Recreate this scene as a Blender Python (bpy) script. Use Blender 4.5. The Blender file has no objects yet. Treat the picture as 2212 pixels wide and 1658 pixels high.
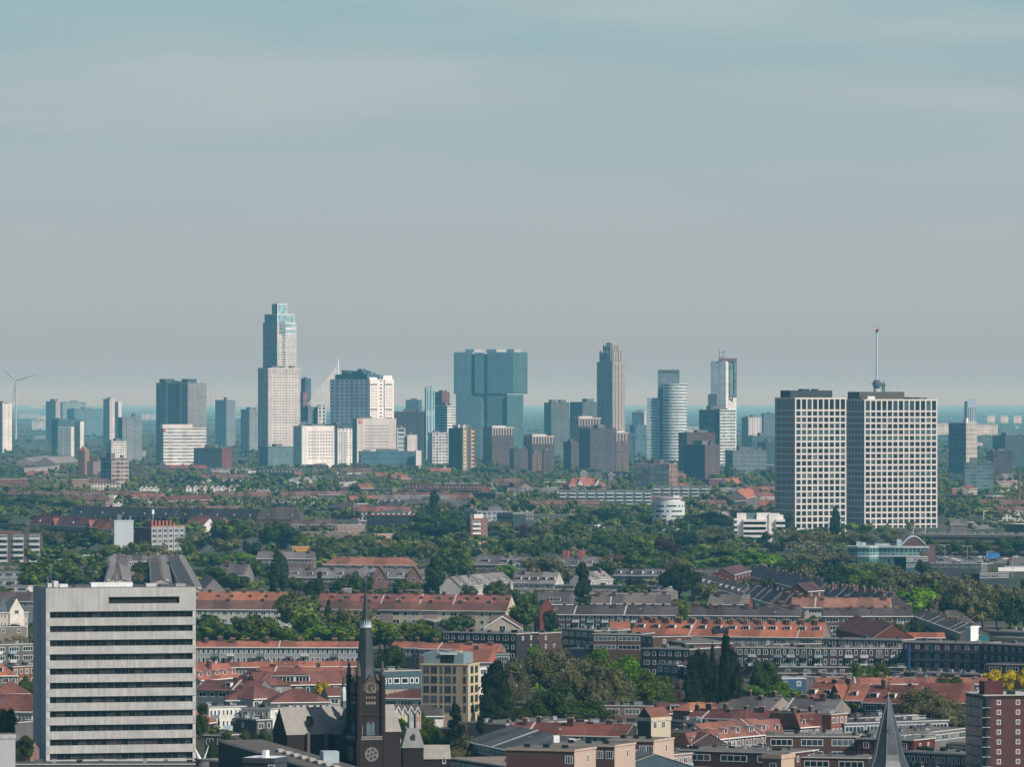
HAZE_COL = (.13, .46, .66, 1); HAZE_A = (1, .86, .62, 1); HAZE_D = 6.3e-5; HAZE_G = .0; LEAF = 1.3; LEAFM = 1.5; TILEK = .72
SUN_EL = 41; SUN_AZ = 52; SUN_E = 4.0; SUN_C = (1.0, .955, .875); SKY_S = .05; SKY_TINT = (.98, 1.06, 1.14); EXPO = 0.28
LOWS = ((0, (.27, .275, .28)), (.02, (.325, .365, .38)), (.045, (.305, .385, .41)), (.07, (.24, .38, .42))); VEILC = (.395, .44, .45)
import bpy, math, random
import numpy as np
from mathutils import Vector, Matrix
rnd = random.Random(7)
SC = bpy.context.scene
COL = SC.collection
# ---------------------------------------------------------------- viewpoint: a telephoto lens HC metres above a flat city
F = 13000.0; HC = 90.0; HY = 866.0; CX = 1106.0; Q = 0.2506
OFF = {'A1': (0, 609.5), 'A2': (554.1, 609.5), 'A3': (1108.2, 609.5), 'A4': (1657.9, 609.5),
       'B1': (0, 969.7), 'B2': (554.1, 969.7), 'B3': (1108.2, 969.7), 'B4': (1657.9, 969.7),
       'C1': (0, 1242.3), 'C2': (554.1, 1242.3), 'C3': (1108.2, 1242.3), 'C4': (1657.9, 1242.3),
       'D': (0, 0)}
def cv(C, x, y):
    if C == 'D': return x, y
    ox, oy = OFF[C]; return ox + x*Q, oy + y*Q
def scale_at(yD, h): return (yD-HY)/(HC-h)          # lens units per metre for something at height h
def ground_pt(xD, s): return Vector(((xD-CX)/s, F/s, 0.0))
def at(C, x, y, h):
    X, Y = cv(C, x, y); s = scale_at(Y, h); p = ground_pt(X, s); p.z = h; return p, s

LABELS = {}
def tag(o, label, cat, group=None, kind=None):
    o['label'] = label; o['category'] = cat
    if group: o['group'] = group
    if kind: o['kind'] = kind
    LABELS.setdefault(label, []).append(o.name)
def thing(name, label, cat, loc=(0, 0, 0), rot=0.0, group=None, scale=None):
    o = bpy.data.objects.new(name, None); COL.objects.link(o)
    o.empty_display_size = 1.0
    o.location = loc; o.rotation_euler = (0, 0, rot)
    if scale: o.scale = scale
    tag(o, label, cat, group); return o
def put(name, mesh, parent=None, loc=(0, 0, 0), rz=0.0, label=None, kind=None, color=None):
    o = bpy.data.objects.new(name, mesh); COL.objects.link(o)
    if parent is not None: o.parent = parent
    o.location = loc; o.rotation_euler = (0, 0, rz)
    if label: o['label'] = label
    if kind: o['kind'] = kind
    if color: o.color = (*color, 1)
    return o

# ---------------------------------------------------------------- materials
MC = {}
def nt(name):
    m = bpy.data.materials.new(name); m.use_nodes = True
    t = m.node_tree; t.nodes.clear(); return m, t
def N(t, typ, **kw):
    n = t.nodes.new(typ)
    for k, v in kw.items():
        if k.startswith('i_'):
            n.inputs[k[2:].replace('_', ' ')].default_value = v
        else: setattr(n, k, v)
    return n
def L(t, a, b): t.links.new(a, b)
def math_(t, op, a, b=None, c=None):
    n = t.nodes.new('ShaderNodeMath'); n.operation = op
    for i, v in enumerate((a, b, c)):
        if v is None: continue
        if isinstance(v, (int, float)): n.inputs[i].default_value = v
        else: t.links.new(v, n.inputs[i])
    return n.outputs[0]
def mixc(t, f, a, b, mode='MIX'):
    n = t.nodes.new('ShaderNodeMix'); n.data_type = 'RGBA'; n.blend_type = mode
    for s, v in ((n.inputs[0], f), (n.inputs[6], a), (n.inputs[7], b)):
        if isinstance(v, (int, float)): s.default_value = v
        elif isinstance(v, tuple): s.default_value = (*v, 1) if len(v) == 3 else v
        else: t.links.new(v, s)
    return n.outputs[2]
def noise(t, sc, stretch=(1, 1, 1), detail=4, rough=.55, coord='Object'):
    tc = t.nodes.new('ShaderNodeTexCoord'); mp = t.nodes.new('ShaderNodeMapping')
    mp.inputs['Scale'].default_value = stretch
    n = t.nodes.new('ShaderNodeTexNoise'); n.inputs['Scale'].default_value = sc
    n.inputs['Detail'].default_value = detail; n.inputs['Roughness'].default_value = rough
    L(t, tc.outputs[coord], mp.inputs[0]); L(t, mp.outputs[0], n.inputs['Vector'])
    return n.outputs['Fac']
def remap(t, v, a, b, c, d):
    n = t.nodes.new('ShaderNodeMapRange'); n.inputs[1].default_value = a; n.inputs[2].default_value = b
    n.inputs[3].default_value = c; n.inputs[4].default_value = d; L(t, v, n.inputs[0]); return n.outputs[0]
def out(t, bsdf):
    o = t.nodes.new('ShaderNodeOutputMaterial'); L(t, bsdf, o.inputs['Surface'])
def princ(t, col, rough, spec=.35, metal=0.0):
    p = t.nodes.new('ShaderNodeBsdfPrincipled')
    for s, v in ((p.inputs['Base Color'], col), (p.inputs['Roughness'], rough)):
        if isinstance(v, tuple): s.default_value = (*v, 1)
        elif isinstance(v, (int, float)): s.default_value = v
        else: L(t, v, s)
    p.inputs['Specular IOR Level'].default_value = spec; p.inputs['Metallic'].default_value = metal
    return p.outputs[0]
def scl(t, col, k):
    """colour times scalar socket"""
    n = t.nodes.new('ShaderNodeVectorMath'); n.operation = 'SCALE'
    if isinstance(col, tuple): n.inputs[0].default_value = col
    else: L(t, col, n.inputs[0])
    if isinstance(k, (int, float)): n.inputs['Scale'].default_value = k
    else: L(t, k, n.inputs['Scale'])
    return n.outputs[0]
def M(col, rough=.85, var=.2, sc=.35, stretch=(1, 1, 1), spec=.25, metal=0.0, name='surface'):
    key = ('M', col, rough, var, sc, stretch, spec, metal)
    if key in MC: return MC[key]
    m, t = nt(name)
    n1 = noise(t, sc, stretch); n2 = noise(t, sc*7, stretch, 3)
    k = math_(t, 'ADD', remap(t, n1, .25, .75, 1-var, 1+var), remap(t, n2, .2, .8, -var*.6, var*.6))
    out(t, princ(t, scl(t, col, k), rough, spec, metal)); MC[key] = m; return m
def MT(col, var=.25, name='roof_tiles'):
    """clay tile: mottled patches, fine courses, darker grime"""
    key = ('T', col, var)
    if key in MC: return MC[key]
    m, t = nt(name); g_ = (col[0]+col[1]+col[2])/3; col = tuple((c*.88+g_*.12)*TILEK for c in col)
    n1 = noise(t, .12, detail=5); n2 = noise(t, 1.6, detail=3); n3 = noise(t, .5, (1, 1, 3), 2)
    uv = t.nodes.new('ShaderNodeUVMap'); sp = t.nodes.new('ShaderNodeSeparateXYZ'); L(t, uv.outputs[0], sp.inputs[0])
    fr = math_(t, 'FRACT', math_(t, 'MULTIPLY', sp.outputs[1], 3.0))
    k = math_(t, 'ADD', remap(t, n1, .3, .7, 1-var, 1+var), remap(t, n2, .25, .75, -var*.9, var*.9))
    k = math_(t, 'MULTIPLY', math_(t, 'MULTIPLY', k, remap(t, n3, .35, .65, .85, 1.12)), remap(t, fr, 0, 1, .86, 1.1))
    wn = N(t, 'ShaderNodeTexWhiteNoise', noise_dimensions='1D')
    L(t, math_(t, 'FLOOR', math_(t, 'DIVIDE', sp.outputs[0], 6.5)), wn.inputs['W'])
    k = math_(t, 'MULTIPLY', k, remap(t, wn.outputs[0], 0, 1, .66, 1.2))
    c = mixc(t, remap(t, n2, .42, .72, 0, .45), scl(t, col, k), (col[0]*.45, col[0]*.4, col[0]*.35))
    out(t, princ(t, c, .8, .25)); MC[key] = m; return m
def MG(wall, glass, fw=.6, fh=.6, blind=.25, band=False, rough=.75, gr=.18, mull=None, name='facade', gvar=.6):
    """facade whose UV counts bays across and storeys up; each pane has its own tone"""
    key = ('G', wall, glass, fw, fh, blind, band, rough, gr, mull, gvar)
    if key in MC: return MC[key]
    m, t = nt(name)
    uv = t.nodes.new('ShaderNodeUVMap'); sp = t.nodes.new('ShaderNodeSeparateXYZ'); L(t, uv.outputs[0], sp.inputs[0])
    u, v = sp.outputs[0], sp.outputs[1]
    fu = math_(t, 'FRACT', u); fv = math_(t, 'FRACT', v)
    iv = math_(t, 'LESS_THAN', math_(t, 'ABSOLUTE', math_(t, 'SUBTRACT', fv, .5)), fh/2)
    iu = math_(t, 'LESS_THAN', math_(t, 'ABSOLUTE', math_(t, 'SUBTRACT', fu, .5)), fw/2)
    ins = math_(t, 'MULTIPLY', iu, iv)
    cb = t.nodes.new('ShaderNodeCombineXYZ'); L(t, math_(t, 'FLOOR', u), cb.inputs[0]); L(t, math_(t, 'FLOOR', v), cb.inputs[1])
    wn = t.nodes.new('ShaderNodeTexWhiteNoise'); wn.noise_dimensions = '3D'; L(t, cb.outputs[0], wn.inputs['Vector'])
    r = wn.outputs[0]
    lite = math_(t, 'GREATER_THAN', r, 1-blind)
    g = scl(t, glass, remap(t, r, 0, 1, 1-gvar, 1+gvar))
    g = mixc(t, math_(t, 'MULTIPLY', lite, .55), g, (wall[0]*.55+.05, wall[1]*.55+.06, wall[2]*.55+.06))
    n1 = noise(t, .12, (1, 1, .4)); n2 = noise(t, 1.1, (1, 1, .3), 3)
    k = math_(t, 'ADD', remap(t, n1, .25, .75, .88, 1.12), remap(t, n2, .2, .8, -.07, .07))
    wc = t.nodes.new('ShaderNodeTexWhiteNoise'); wc.noise_dimensions = '1D'; L(t, math_(t, 'FLOOR', u), wc.inputs['W'])
    wr_ = t.nodes.new('ShaderNodeTexWhiteNoise'); wr_.noise_dimensions = '1D'; L(t, math_(t, 'ADD', math_(t, 'FLOOR', v), 37.5), wr_.inputs['W'])
    k = math_(t, 'MULTIPLY', k, math_(t, 'MULTIPLY', remap(t, wc.outputs[0], 0, 1, .86, 1.1), remap(t, wr_.outputs[0], 0, 1, .9, 1.08)))
    c = mixc(t, ins, scl(t, wall, k), g)
    ro = math_(t, 'ADD', math_(t, 'MULTIPLY', ins, gr-rough), rough)
    out(t, princ(t, c, ro, .4)); MC[key] = m; return m
def foliage_mat():
    m, t = nt('foliage')
    oi = t.nodes.new('ShaderNodeObjectInfo')
    geo = t.nodes.new('ShaderNodeNewGeometry')
    n1 = noise(t, 3.0, coord='Object', detail=2); wn = t.nodes.new('ShaderNodeTexWhiteNoise'); wn.noise_dimensions = '1D'
    L(t, geo.outputs['Random Per Island'], wn.inputs['W'])
    k = math_(t, 'MULTIPLY', remap(t, wn.outputs[0], 0, 1, .62, 1.38), remap(t, n1, .3, .7, .7, 1.3))
    c = scl(t, oi.outputs['Color'], k)
    d = t.nodes.new('ShaderNodeBsdfDiffuse'); L(t, c, d.inputs[0])
    tr = t.nodes.new('ShaderNodeBsdfTranslucent'); L(t, c, tr.inputs[0])
    mx = t.nodes.new('ShaderNodeMixShader'); mx.inputs[0].default_value = .3
    L(t, d.outputs[0], mx.inputs[1]); L(t, tr.outputs[0], mx.inputs[2]); out(t, mx.outputs[0]); return m

ORANGE = (.45, .115, .048); RED = (.30, .075, .045); BROWN = (.15, .058, .042); DARK = (.062, .05, .052); GREY = (.15, .135, .13)
PINKR = (.34, .085, .06); MAROON = (.12, .03, .028)
BRICK = (.20, .085, .06); DBRICK = (.085, .05, .045); RBRICK = (.19, .035, .026); CREAM = (.56, .49, .37); WHITE = (.74, .74, .72); LGREY = (.42, .43, .43)
TAN = (.42, .28, .2); BEIGE = (.45, .38, .3); CONC = (.5, .49, .47); SLATE = (.06, .07, .08)
GL = (.018, .03, .04)
m_white = M((.72, .72, .7), .6, .08, name='white_paint')
m_glass = M((.012, .020, .027), .14, .3, .8, spec=.22, name='window_glass')
m_glass2 = M((.10, .13, .15), .2, .4, .8, spec=.5, name='curtained_glass')
m_glass4 = M((.05, .10, .11), .1, .5, .8, spec=.5, name='teal_glass')
m_glass3 = M((.03, .05, .065), .1, .4, .8, spec=.5, name='window_glass_pale')
m_black = M((.02, .02, .022), .8, .2, name='black_paint_and_shade')
m_gravel = M((.125, .118, .108), .95, .3, .25, name='roof_gravel')
m_felt = M((.06, .057, .056), .9, .35, .2, name='roof_felt')
m_metal = M((.5, .52, .53), .4, .12, metal=.6, name='zinc')
m_leaf = foliage_mat()
m_bark = M((.07, .055, .045), .9, .3, 2, name='bark')

WHOLE = ('wall', 'roof_tile', 'window', 'crown_tier', 'stay', 'louvre', 'balustrade', 'clock', 'tracery', 'letter', 'sign', 'emblem', 'arch', 'lattice', 'body', 'barge', 'silver', 'belfry', 'rose')
# ---------------------------------------------------------------- mesh building
class MB:
    def __init__(s): s.v = []; s.f = []; s.m = []; s.uv = []
    def poly(s, pts, mi=0, uv=None):
        n = len(s.v); s.v += [tuple(p) for p in pts]; s.f.append(tuple(range(n, n+len(pts)))); s.m.append(mi)
        if uv is None: uv = [(p[0], p[2]) for p in pts]
        s.uv += uv
    def prism(s, P, z0, z1, mi=0, top=None, cw=None, rh=None, edges=None, bottom=False):
        """P counter-clockwise seen from above; UVs count bays and storeys when cw, rh are given"""
        n = len(P); z1l = z1 if isinstance(z1, (list, tuple)) else [z1]*n
        for i in range(n):
            a, b = P[i], P[(i+1) % n]; ln = math.hypot(b[0]-a[0], b[1]-a[1])
            nu = max(1, round(ln/cw)) if cw else ln
            nv = max(1, round((max(z1l)-z0)/rh)) if rh else (max(z1l)-z0)
            k = nv/max(1e-6, (max(z1l)-z0)); e = edges[i] if edges else mi
            s.poly([(a[0], a[1], z0), (b[0], b[1], z0), (b[0], b[1], z1l[(i+1) % n]), (a[0], a[1], z1l[i])], e,
                   [(0, 0), (nu, 0), (nu, k*(z1l[(i+1) % n]-z0)), (0, k*(z1l[i]-z0))])
        s.poly([(p[0], p[1], z1l[i]) for i, p in enumerate(P)], top if top is not None else mi, [(p[0], p[1]) for p in P])
        if bottom: s.poly([(p[0], p[1], z0) for p in reversed(P)], mi, [(p[0], p[1]) for p in reversed(P)])
    def box(s, x0, x1, y0, y1, z0, z1, mi=0, top=None, **k):
        k.setdefault('bottom', True)
        s.prism([(x0, y0), (x1, y0), (x1, y1), (x0, y1)], z0, z1, mi, top, **k)
    def tube(s, a, b, r0, r1, n=6, mi=0, cap=True):
        a = Vector(a); b = Vector(b); d = (b-a).normalized()
        u = d.orthogonal().normalized(); w = d.cross(u)
        A = [a+(u*math.cos(2*math.pi*i/n)+w*math.sin(2*math.pi*i/n))*r0 for i in range(n)]
        B = [b+(u*math.cos(2*math.pi*i/n)+w*math.sin(2*math.pi*i/n))*r1 for i in range(n)]
        for i in range(n):
            j = (i+1) % n; s.poly([A[i], A[j], B[j], B[i]], mi)
        if cap: s.poly(B, mi); s.poly(A[::-1], mi)
    def lathe(s, prof, c=(0, 0), n=12, mi=0, ph=0.0, cw=None, rh=None):
        for (r0, z0), (r1, z1) in zip(prof, prof[1:]):
            for i in range(n):
                a0 = ph+2*math.pi*i/n; a1 = ph+2*math.pi*(i+1)/n
                p = [(c[0]+r0*math.cos(a0), c[1]+r0*math.sin(a0), z0), (c[0]+r0*math.cos(a1), c[1]+r0*math.sin(a1), z0),
                     (c[0]+r1*math.cos(a1), c[1]+r1*math.sin(a1), z1), (c[0]+r1*math.cos(a0), c[1]+r1*math.sin(a0), z1)]
                nu = 2*math.pi*max(r0, r1)/n/(cw or 1); rr = rh or 1
                uv = [(i*nu, z0/rr), ((i+1)*nu, z0/rr), ((i+1)*nu, z1/rr), (i*nu, z1/rr)]
                if r1 < 1e-5: p = p[:3]; uv = uv[:3]
                elif r0 < 1e-5: p = [p[0], p[2], p[3]]; uv = [uv[0], uv[2], uv[3]]
                s.poly(p, mi, uv)
        if prof[-1][0] > 1e-5:
            s.poly([(c[0]+prof[-1][0]*math.cos(ph+2*math.pi*i/n), c[1]+prof[-1][0]*math.sin(ph+2*math.pi*i/n), prof[-1][1]) for i in range(n)], mi)
    def mesh(s, name, mats):
        me = bpy.data.meshes.new(name); me.from_pydata(s.v, [], s.f)
        for m in mats: me.materials.append(m)
        if any(s.m): me.polygons.foreach_set('material_index', s.m)
        ul = me.uv_layers.new(name='UVMap'); ul.data.foreach_set('uv', np.array(s.uv, dtype=np.float32).ravel())
        me.update(); return me
    def pieces(s):
        """split into clusters of faces whose boxes touch"""
        par = {}; B = []
        for f in s.f:
            P = [s.v[i] for i in f]; B.append([min(p[j] for p in P)-.04 for j in range(3)]+[max(p[j] for p in P)+.04 for j in range(3)])
        n = len(B); r = list(range(n))
        def find(i):
            while r[i] != i: r[i] = r[r[i]]; i = r[i]
            return i
        pos = {}
        for i, f in enumerate(s.f):
            for j in f:
                q = tuple(round(c, 2) for c in s.v[j])
                if q in pos: r[find(i)] = find(pos[q])
                else: pos[q] = i
        C = {}
        for i in range(n):
            k = find(i); b = C.get(k)
            C[k] = [min(b[j], B[i][j]) for j in range(3)]+[max(b[j], B[i][j]) for j in (3, 4, 5)] if b else list(B[i])
        ks = list(C)
        for a in range(len(ks)):
            for b in range(a+1, len(ks)):
                x, y = C[ks[a]], C[ks[b]]
                if all(x[j] <= y[j+3] and y[j] <= x[j+3] for j in range(3)): r[find(ks[a])] = find(ks[b])
        G = {}
        for i in range(n): G.setdefault(find(i), []).append(i)
        off = np.cumsum([0]+[len(f) for f in s.f]).tolist(); out_ = []
        for g in G.values():
            m = MB()
            for i in g:
                f = s.f[i]; m.poly([s.v[j] for j in f], s.m[i], s.uv[off[i]:off[i+1]])
            out_.append(m)
        return out_
    def build(s, name, mats, parent=None, **k):
        if not isinstance(mats, (list, tuple)): mats = [mats]
        if parent is not None and 8 < len(s.f) < 260 and not any(w_ in name for w_ in WHOLE):
            ps = s.pieces()
            if 1 < len(ps) <= 40:
                for m in ps: o = put(name, m.mesh(name, mats), parent, **k)
                return o
        return put(name, s.mesh(name, mats), parent, **k)

# ---------------------------------------------------------------- windows as objects
WM = {}
def win_mesh(w, h, mull=1, frame=None, g=0, t=.13):
    key = (round(w, 2), round(h, 2), mull, frame, g, t)
    if key in WM: return WM[key]
    b = MB(); hw = w/2; fr = M(frame, .6, .1, name='window_frame') if frame else m_white
    b.box(-hw, hw, -.07, .0, 0, t); b.box(-hw, hw, -.07, .0, h-t, h)
    b.box(-hw, -hw+t, -.07, 0, t, h-t); b.box(hw-t, hw, -.07, 0, t, h-t)
    for i in range(mull):
        x = -hw+w*(i+1)/(mull+1); b.box(x-t*.35, x+t*.35, -.06, 0, t, h-t)
    b.poly([(-hw+t, -.03, t), (hw-t, -.03, t), (hw-t, -.03, h-t), (-hw+t, -.03, h-t)], 1)
    WM[key] = b.mesh('window', [fr, (m_glass, m_glass2, m_glass3, m_glass4)[g]]); return WM[key]
def windows(parent, spec, most=100, name='window'):
    """spec: (x, y, z, rz, mesh). The first `most` are parts, the rest one part."""
    for (x, y, z, rz, me) in spec[:most]: put(name, me, parent, (x, y, z), rz)
    rest = spec[most:]
    if rest:
        V = []; Fc = []; mi = []; mats = []; base = 0
        for (x, y, z, rz, me) in rest:
            c, s_ = math.cos(rz), math.sin(rz)
            for v in me.vertices: V.append((x+v.co.x*c-v.co.y*s_, y+v.co.x*s_+v.co.y*c, z+v.co.z))
            for m_ in me.materials:
                if m_ not in mats: mats.append(m_)
            for p in me.polygons: Fc.append(tuple(base+i for i in p.vertices)); mi.append(mats.index(me.materials[p.material_index]))
            base += len(me.vertices)
        nm = bpy.data.meshes.new('more_windows'); nm.from_pydata(V, [], Fc)
        for m_ in mats: nm.materials.append(m_)
        nm.polygons.foreach_set('material_index', mi); put('window_field', nm, parent, kind='stuff')

# ---------------------------------------------------------------- towers: near corner, left face and right face from the picture
def frame_of(C, xl, xm, xr, yt, s, th=None, depth=20, h=None):
    Xl, Yt = cv(C, xl, yt); Xm, _ = cv(C, xm, yt); Xr, _ = cv(C, xr, yt)
    if s is None: s = scale_at(Yt, h)
    top = HC-(Yt-HY)/s
    wl = max(0, (Xm-Xl)/s); wr = max(0, (Xr-Xm)/s)
    if th is None: th = math.degrees(math.atan2(wl, wr))
    th = math.radians(th)
    p = ground_pt(Xm, s); phi = math.atan2(p.x, p.y)
    if wl < .5: a, b, rot = wr, depth, 0.0
    elif wr < .5: a, b, rot = depth, wl, math.radians(90)
    else: a = wr/math.cos(th); b = wl/math.sin(th); rot = th
    return p, rot-phi, a, b, top, s
def tower(C, xl, xm, xr, yt, s, name, label, cat='office tower', wall=CONC, glass=GL, cw=3.0, rh=3.4, fw=.6, fh=.55, th=None, depth=20, h=None,
          left=None, roofm=None, plant=(), group=None, blind=.25, grp=None, pitch=0, parapet=.8, gr=.18, plantc=(.13, .14, .15), roofc=None):
    p, rot, a, b, top, s = frame_of(C, xl, xm, xr, yt, s, th, depth, h)
    t = thing(name, label, cat, p, rot, group)
    mr = MG(wall, glass, fw, fh, blind, gr=gr); ml = MG(left or wall, glass, fw, fh, blind, gr=gr)  # left, where given, mostly puts that face's shade into its colour
    mb = MB(); mb.prism([(0, 0), (a, 0), (a, b), (0, b)], 0, top, 0, 2, cw, rh, edges=[0, 0, 1, 1])
    if parapet: mb.box(-.15, a+.15, -.15, b+.15, top-parapet, top+.1, 3, 2)
    mb.build('wall', [mr, ml, roofm or m_gravel, M(wall, .8)], t)
    if not plant and a > 9 and parapet and name not in ('white_cube_building', 'grey_block', 'corner_apartments', 'stepped_flats', 'corner_house', 'red_brick_flats', 'corner_building', 'hospital_tower', 'apartment_tower'):
        q_ = random.Random(int(a*97+b*31)); u_ = q_.uniform(.08, .5); plant = [(u_, u_+q_.uniform(.2, .4), .3, .7, q_.uniform(2, 4.5)), (.05 if u_ > .3 else .8, .18 if u_ > .3 else .92, .3, .5, q_.uniform(1, 3))]
    for (u0, u1, v0, v1, hh) in plant:
        k = MB(); k.box(u0*a, u1*a, v0*b, v1*b, top+.1, top+.1+hh)
        k.build('roof_plant_room', M(plantc, .8), t)
    return t, a, b, top, s

# ---------------------------------------------------------------- rows of houses
def chimney_mesh(w, d, h, pots=3, c=DBRICK):
    key = ('chim', w, d, h, pots, c)
    if key in WM: return WM[key]
    b = MB(); b.box(-w/2, w/2, -d/2, d/2, -1.2, h); b.box(-w/2-.08, w/2+.08, -d/2-.08, d/2+.08, h, h+.14, 1)
    for i in range(pots):
        x = -w/2+w*(i+.5)/pots; b.tube((x, 0, h+.1), (x, 0, h+.55), .13, .1, 6, 2)
    WM[key] = b.mesh('chimney', [M(c, .9), M((.4, .38, .35), .8), M((.25, .09, .06), .8)]); return WM[key]
def dormer_mesh(w, h, d, c=WHITE, roofc=(.3, .3, .3)):
    key = ('dorm', w, h, d, c, roofc)
    if key in WM: return WM[key]
    b = MB(); b.box(-w/2, w/2, 0, d, 0, h, 0); b.box(-w/2-.15, w/2+.15, -.25, d, h, h+.16, 1)
    n = max(1, round(w/1.1))
    for i in range(n):
        x0 = -w/2+.15+(w-.3)*i/n; x1 = -w/2+.15+(w-.3)*(i+1)/n
        b.poly([(x0+.07, -.03, .2), (x1-.07, -.03, .2), (x1-.07, -.03, h-.15), (x0+.07, -.03, h-.15)], 2)
    WM[key] = b.mesh('dormer', [M(c, .7, .1), M(roofc, .8), m_glass]); return WM[key]
def terrace(C, x0, y0, x1, y1, he, label, hr=None, depth=10, roof='gable', wall=BRICK, tile=ORANGE, wins='pair', nf=2, bay=5.4, chim=0, dorm=0,
            fh=2.9, name='terraced_houses', cat='row of houses', trim=True, balc=False, group=None, lower=None, vents=0, dw=1.6, dc=WHITE, gable_front=0,
            end=None, skyl=0, wz=1.5, front2=None, flatm=None, seed=0, toprow=.75, chc=DBRICK, dz=.25, wf=None):
    R = random.Random(hash((C, x0, y0)) % 9999 + seed) if False else random.Random(int(x0*7+y0*13+seed))
    wall = tuple(c*(.6 if max(wall) < .5 else .84) for c in wall)
    p0, s0 = at(C, x0, y0, he); p1, s1 = at(C, x1, y1, he)
    d = p1-p0; Ln = math.hypot(d.x, d.y); rot = math.atan2(d.y, d.x)
    s = (s0+s1)/2
    t = thing(name, label, cat, (p0.x, p0.y, 0), rot, group)
    hr = hr if hr is not None else he+(4.2 if roof != 'flat' else 0)
    mw = M(wall, .85, .16, .3, name='brickwork'); me_ = M(end or wall, .85, .16, .3); mt = MT(tile)
    b = MB(); D = depth
    far = s < 3.0
    wmat = MG(wall, (.03, .045, .055), .5, .5, .3) if far else mw
    P = [(0, 0), (Ln, 0), (Ln, D), (0, D)]
    b.prism(P, 0, he, 0, 1, cw=2.6 if far else None, rh=fh if far else None, edges=[0, 1, 1, 1])
    if roof == 'gable':
        b.poly([(Ln, 0, he), (Ln, D, he), (Ln, D/2, hr)], 1); b.poly([(0, D, he), (0, 0, he), (0, D/2, hr)], 1)
    b.build('wall', [wmat, me_], t)
    r = MB(); ov = .35; slope = math.hypot(D/2, hr-he)
    if roof == 'gable':
        z_ = he-.12
        k = (hr-he)/(D/2)
        for (ya, yb) in ((-ov, D/2), (D+ov, D/2)):
            za = he-ov*k
            q = [(-.2, ya, za+.1), (Ln+.2, ya, za+.1), (Ln+.2, yb, hr+.1), (-.2, yb, hr+.1)]
            uv = [(0, 0), (Ln, 0), (Ln, slope), (0, slope)]
            r.poly(q if ya < yb else q[::-1], 0, uv if ya < yb else uv[::-1])
        r.poly([(-.2, -ov, he-ov*k+.1), (-.2, D/2, hr+.1), (-.2, D/2, hr-.15), (-.2, -ov, he-ov*k-.15)], 1)
        r.poly([(Ln+.2, -ov, he-ov*k-.15), (Ln+.2, D/2, hr-.15), (Ln+.2, D/2, hr+.1), (Ln+.2, -ov, he-ov*k+.1)], 1)
        if lower:   # lower slope of another tile in front, like a lean-to mansard
            pass
    elif roof == 'hip':
        hd = min(D/2, Ln/2)
        A, B_, C_, D_ = (-ov, -ov, he), (Ln+ov, -ov, he), (Ln+ov, D+ov, he), (-ov, D+ov, he)
        E, G = (hd, D/2, hr), (Ln-hd, D/2, hr)
        r.poly([A, B_, G, E], 0, [(0, 0), (Ln, 0), (Ln-hd, slope), (hd, slope)]); r.poly([C_, D_, E, G], 0, [(0, 0), (Ln, 0), (Ln-hd, slope), (hd, slope)])
        r.poly([B_, C_, G], 0, [(0, 0), (D, 0), (D/2, slope)]); r.poly([D_, A, E], 0, [(0, 0), (D, 0), (D/2, slope)])
    elif roof == 'mansard':
        i = 1.3; q0 = [(-.1, -.3), (Ln+.1, -.3), (Ln+.1, D+.3), (-.1, D+.3)]; q1 = [(0, i), (Ln, i), (Ln, D-i), (0, D-i)]
        for a_ in range(4):
            b_ = (a_+1) % 4; l_ = math.hypot(q0[b_][0]-q0[a_][0], q0[b_][1]-q0[a_][1])
            r.poly([(*q0[a_], he), (*q0[b_], he), (*q1[b_], hr), (*q1[a_], hr)], 0, [(0, 0), (l_, 0), (l_, hr-he), (0, hr-he)])
        r.poly([(*q, hr) for q in q1], 1)
    elif roof == 'flat':
        r.box(-.2, Ln+.2, -.2, D+.2, he-.02, he+.25, 1, 0)
        r.box(.1, Ln-.1, .1, D-.1, he+.25, he+.3, 0)
    tm = (flatm or m_felt) if roof == 'flat' else mt
    r.build('roof', [tm, m_felt if roof == 'mansard' else M((.5, .49, .46), .7) if roof == 'flat' and trim else M((.3, .26, .24), .8)], t)
    if trim and roof != 'flat':
        g = MB(); g.box(-.25, Ln+.25, -.55, -.3, he-.2, he+.06, 0); g.build('gutter', m_white if trim is True else M(trim, .7), t)
    k_ = (hr-he)/(D/2) if roof in ('gable', 'hip') else 3
    # windows on the front
    if not far and wins:
        n = max(1, round(Ln/bay)); bw = Ln/n; sp = []
        for fl in range(nf):
            z = he-fh*(fl+1)+toprow
            for i in range(n):
                xc = (i+.5)*bw; g = R.choice((0, 0, 1, 2))
                fr = wf
                if wins == 'pair':
                    sp.append((xc-bw*.22, 0, z, 0, win_mesh(bw*.36, wz, 1, fr, g))); sp.append((xc+bw*.26, 0, z, 0, win_mesh(bw*.2, wz, 0, fr, R.choice((0, 1, 2)))))
                elif wins == 'wide': sp.append((xc, 0, z, 0, win_mesh(bw*.72, wz, 3, fr, g)))
                elif wins == 'one': sp.append((xc, 0, z, 0, win_mesh(min(1.5, bw*.4), wz, 1, fr, g)))
                elif wins == 'three':
                    for q in (-.31, 0, .31): sp.append((xc+bw*q, 0, z, 0, win_mesh(bw*.2, wz, 0, fr, R.choice((0, 1, 2)))))
                elif wins == 'slot': sp.append((xc, 0, z, 0, win_mesh(bw*.9, wz, 4, fr, g)))
        if s > 6:
            for fl in range(nf):
                for v_ in (.3, .68):
                    if R.random() < .8: sp.append((Ln, D*v_, he-fh*(fl+1)+toprow, math.pi/2, win_mesh(1.1, 1.4, 1, None, R.choice((0, 1, 2)))))
                    if R.random() < .8: sp.append((0, D*v_, he-fh*(fl+1)+toprow, -math.pi/2, win_mesh(1.1, 1.4, 1, None, R.choice((0, 1, 2)))))
        windows(t, sp)
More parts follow.
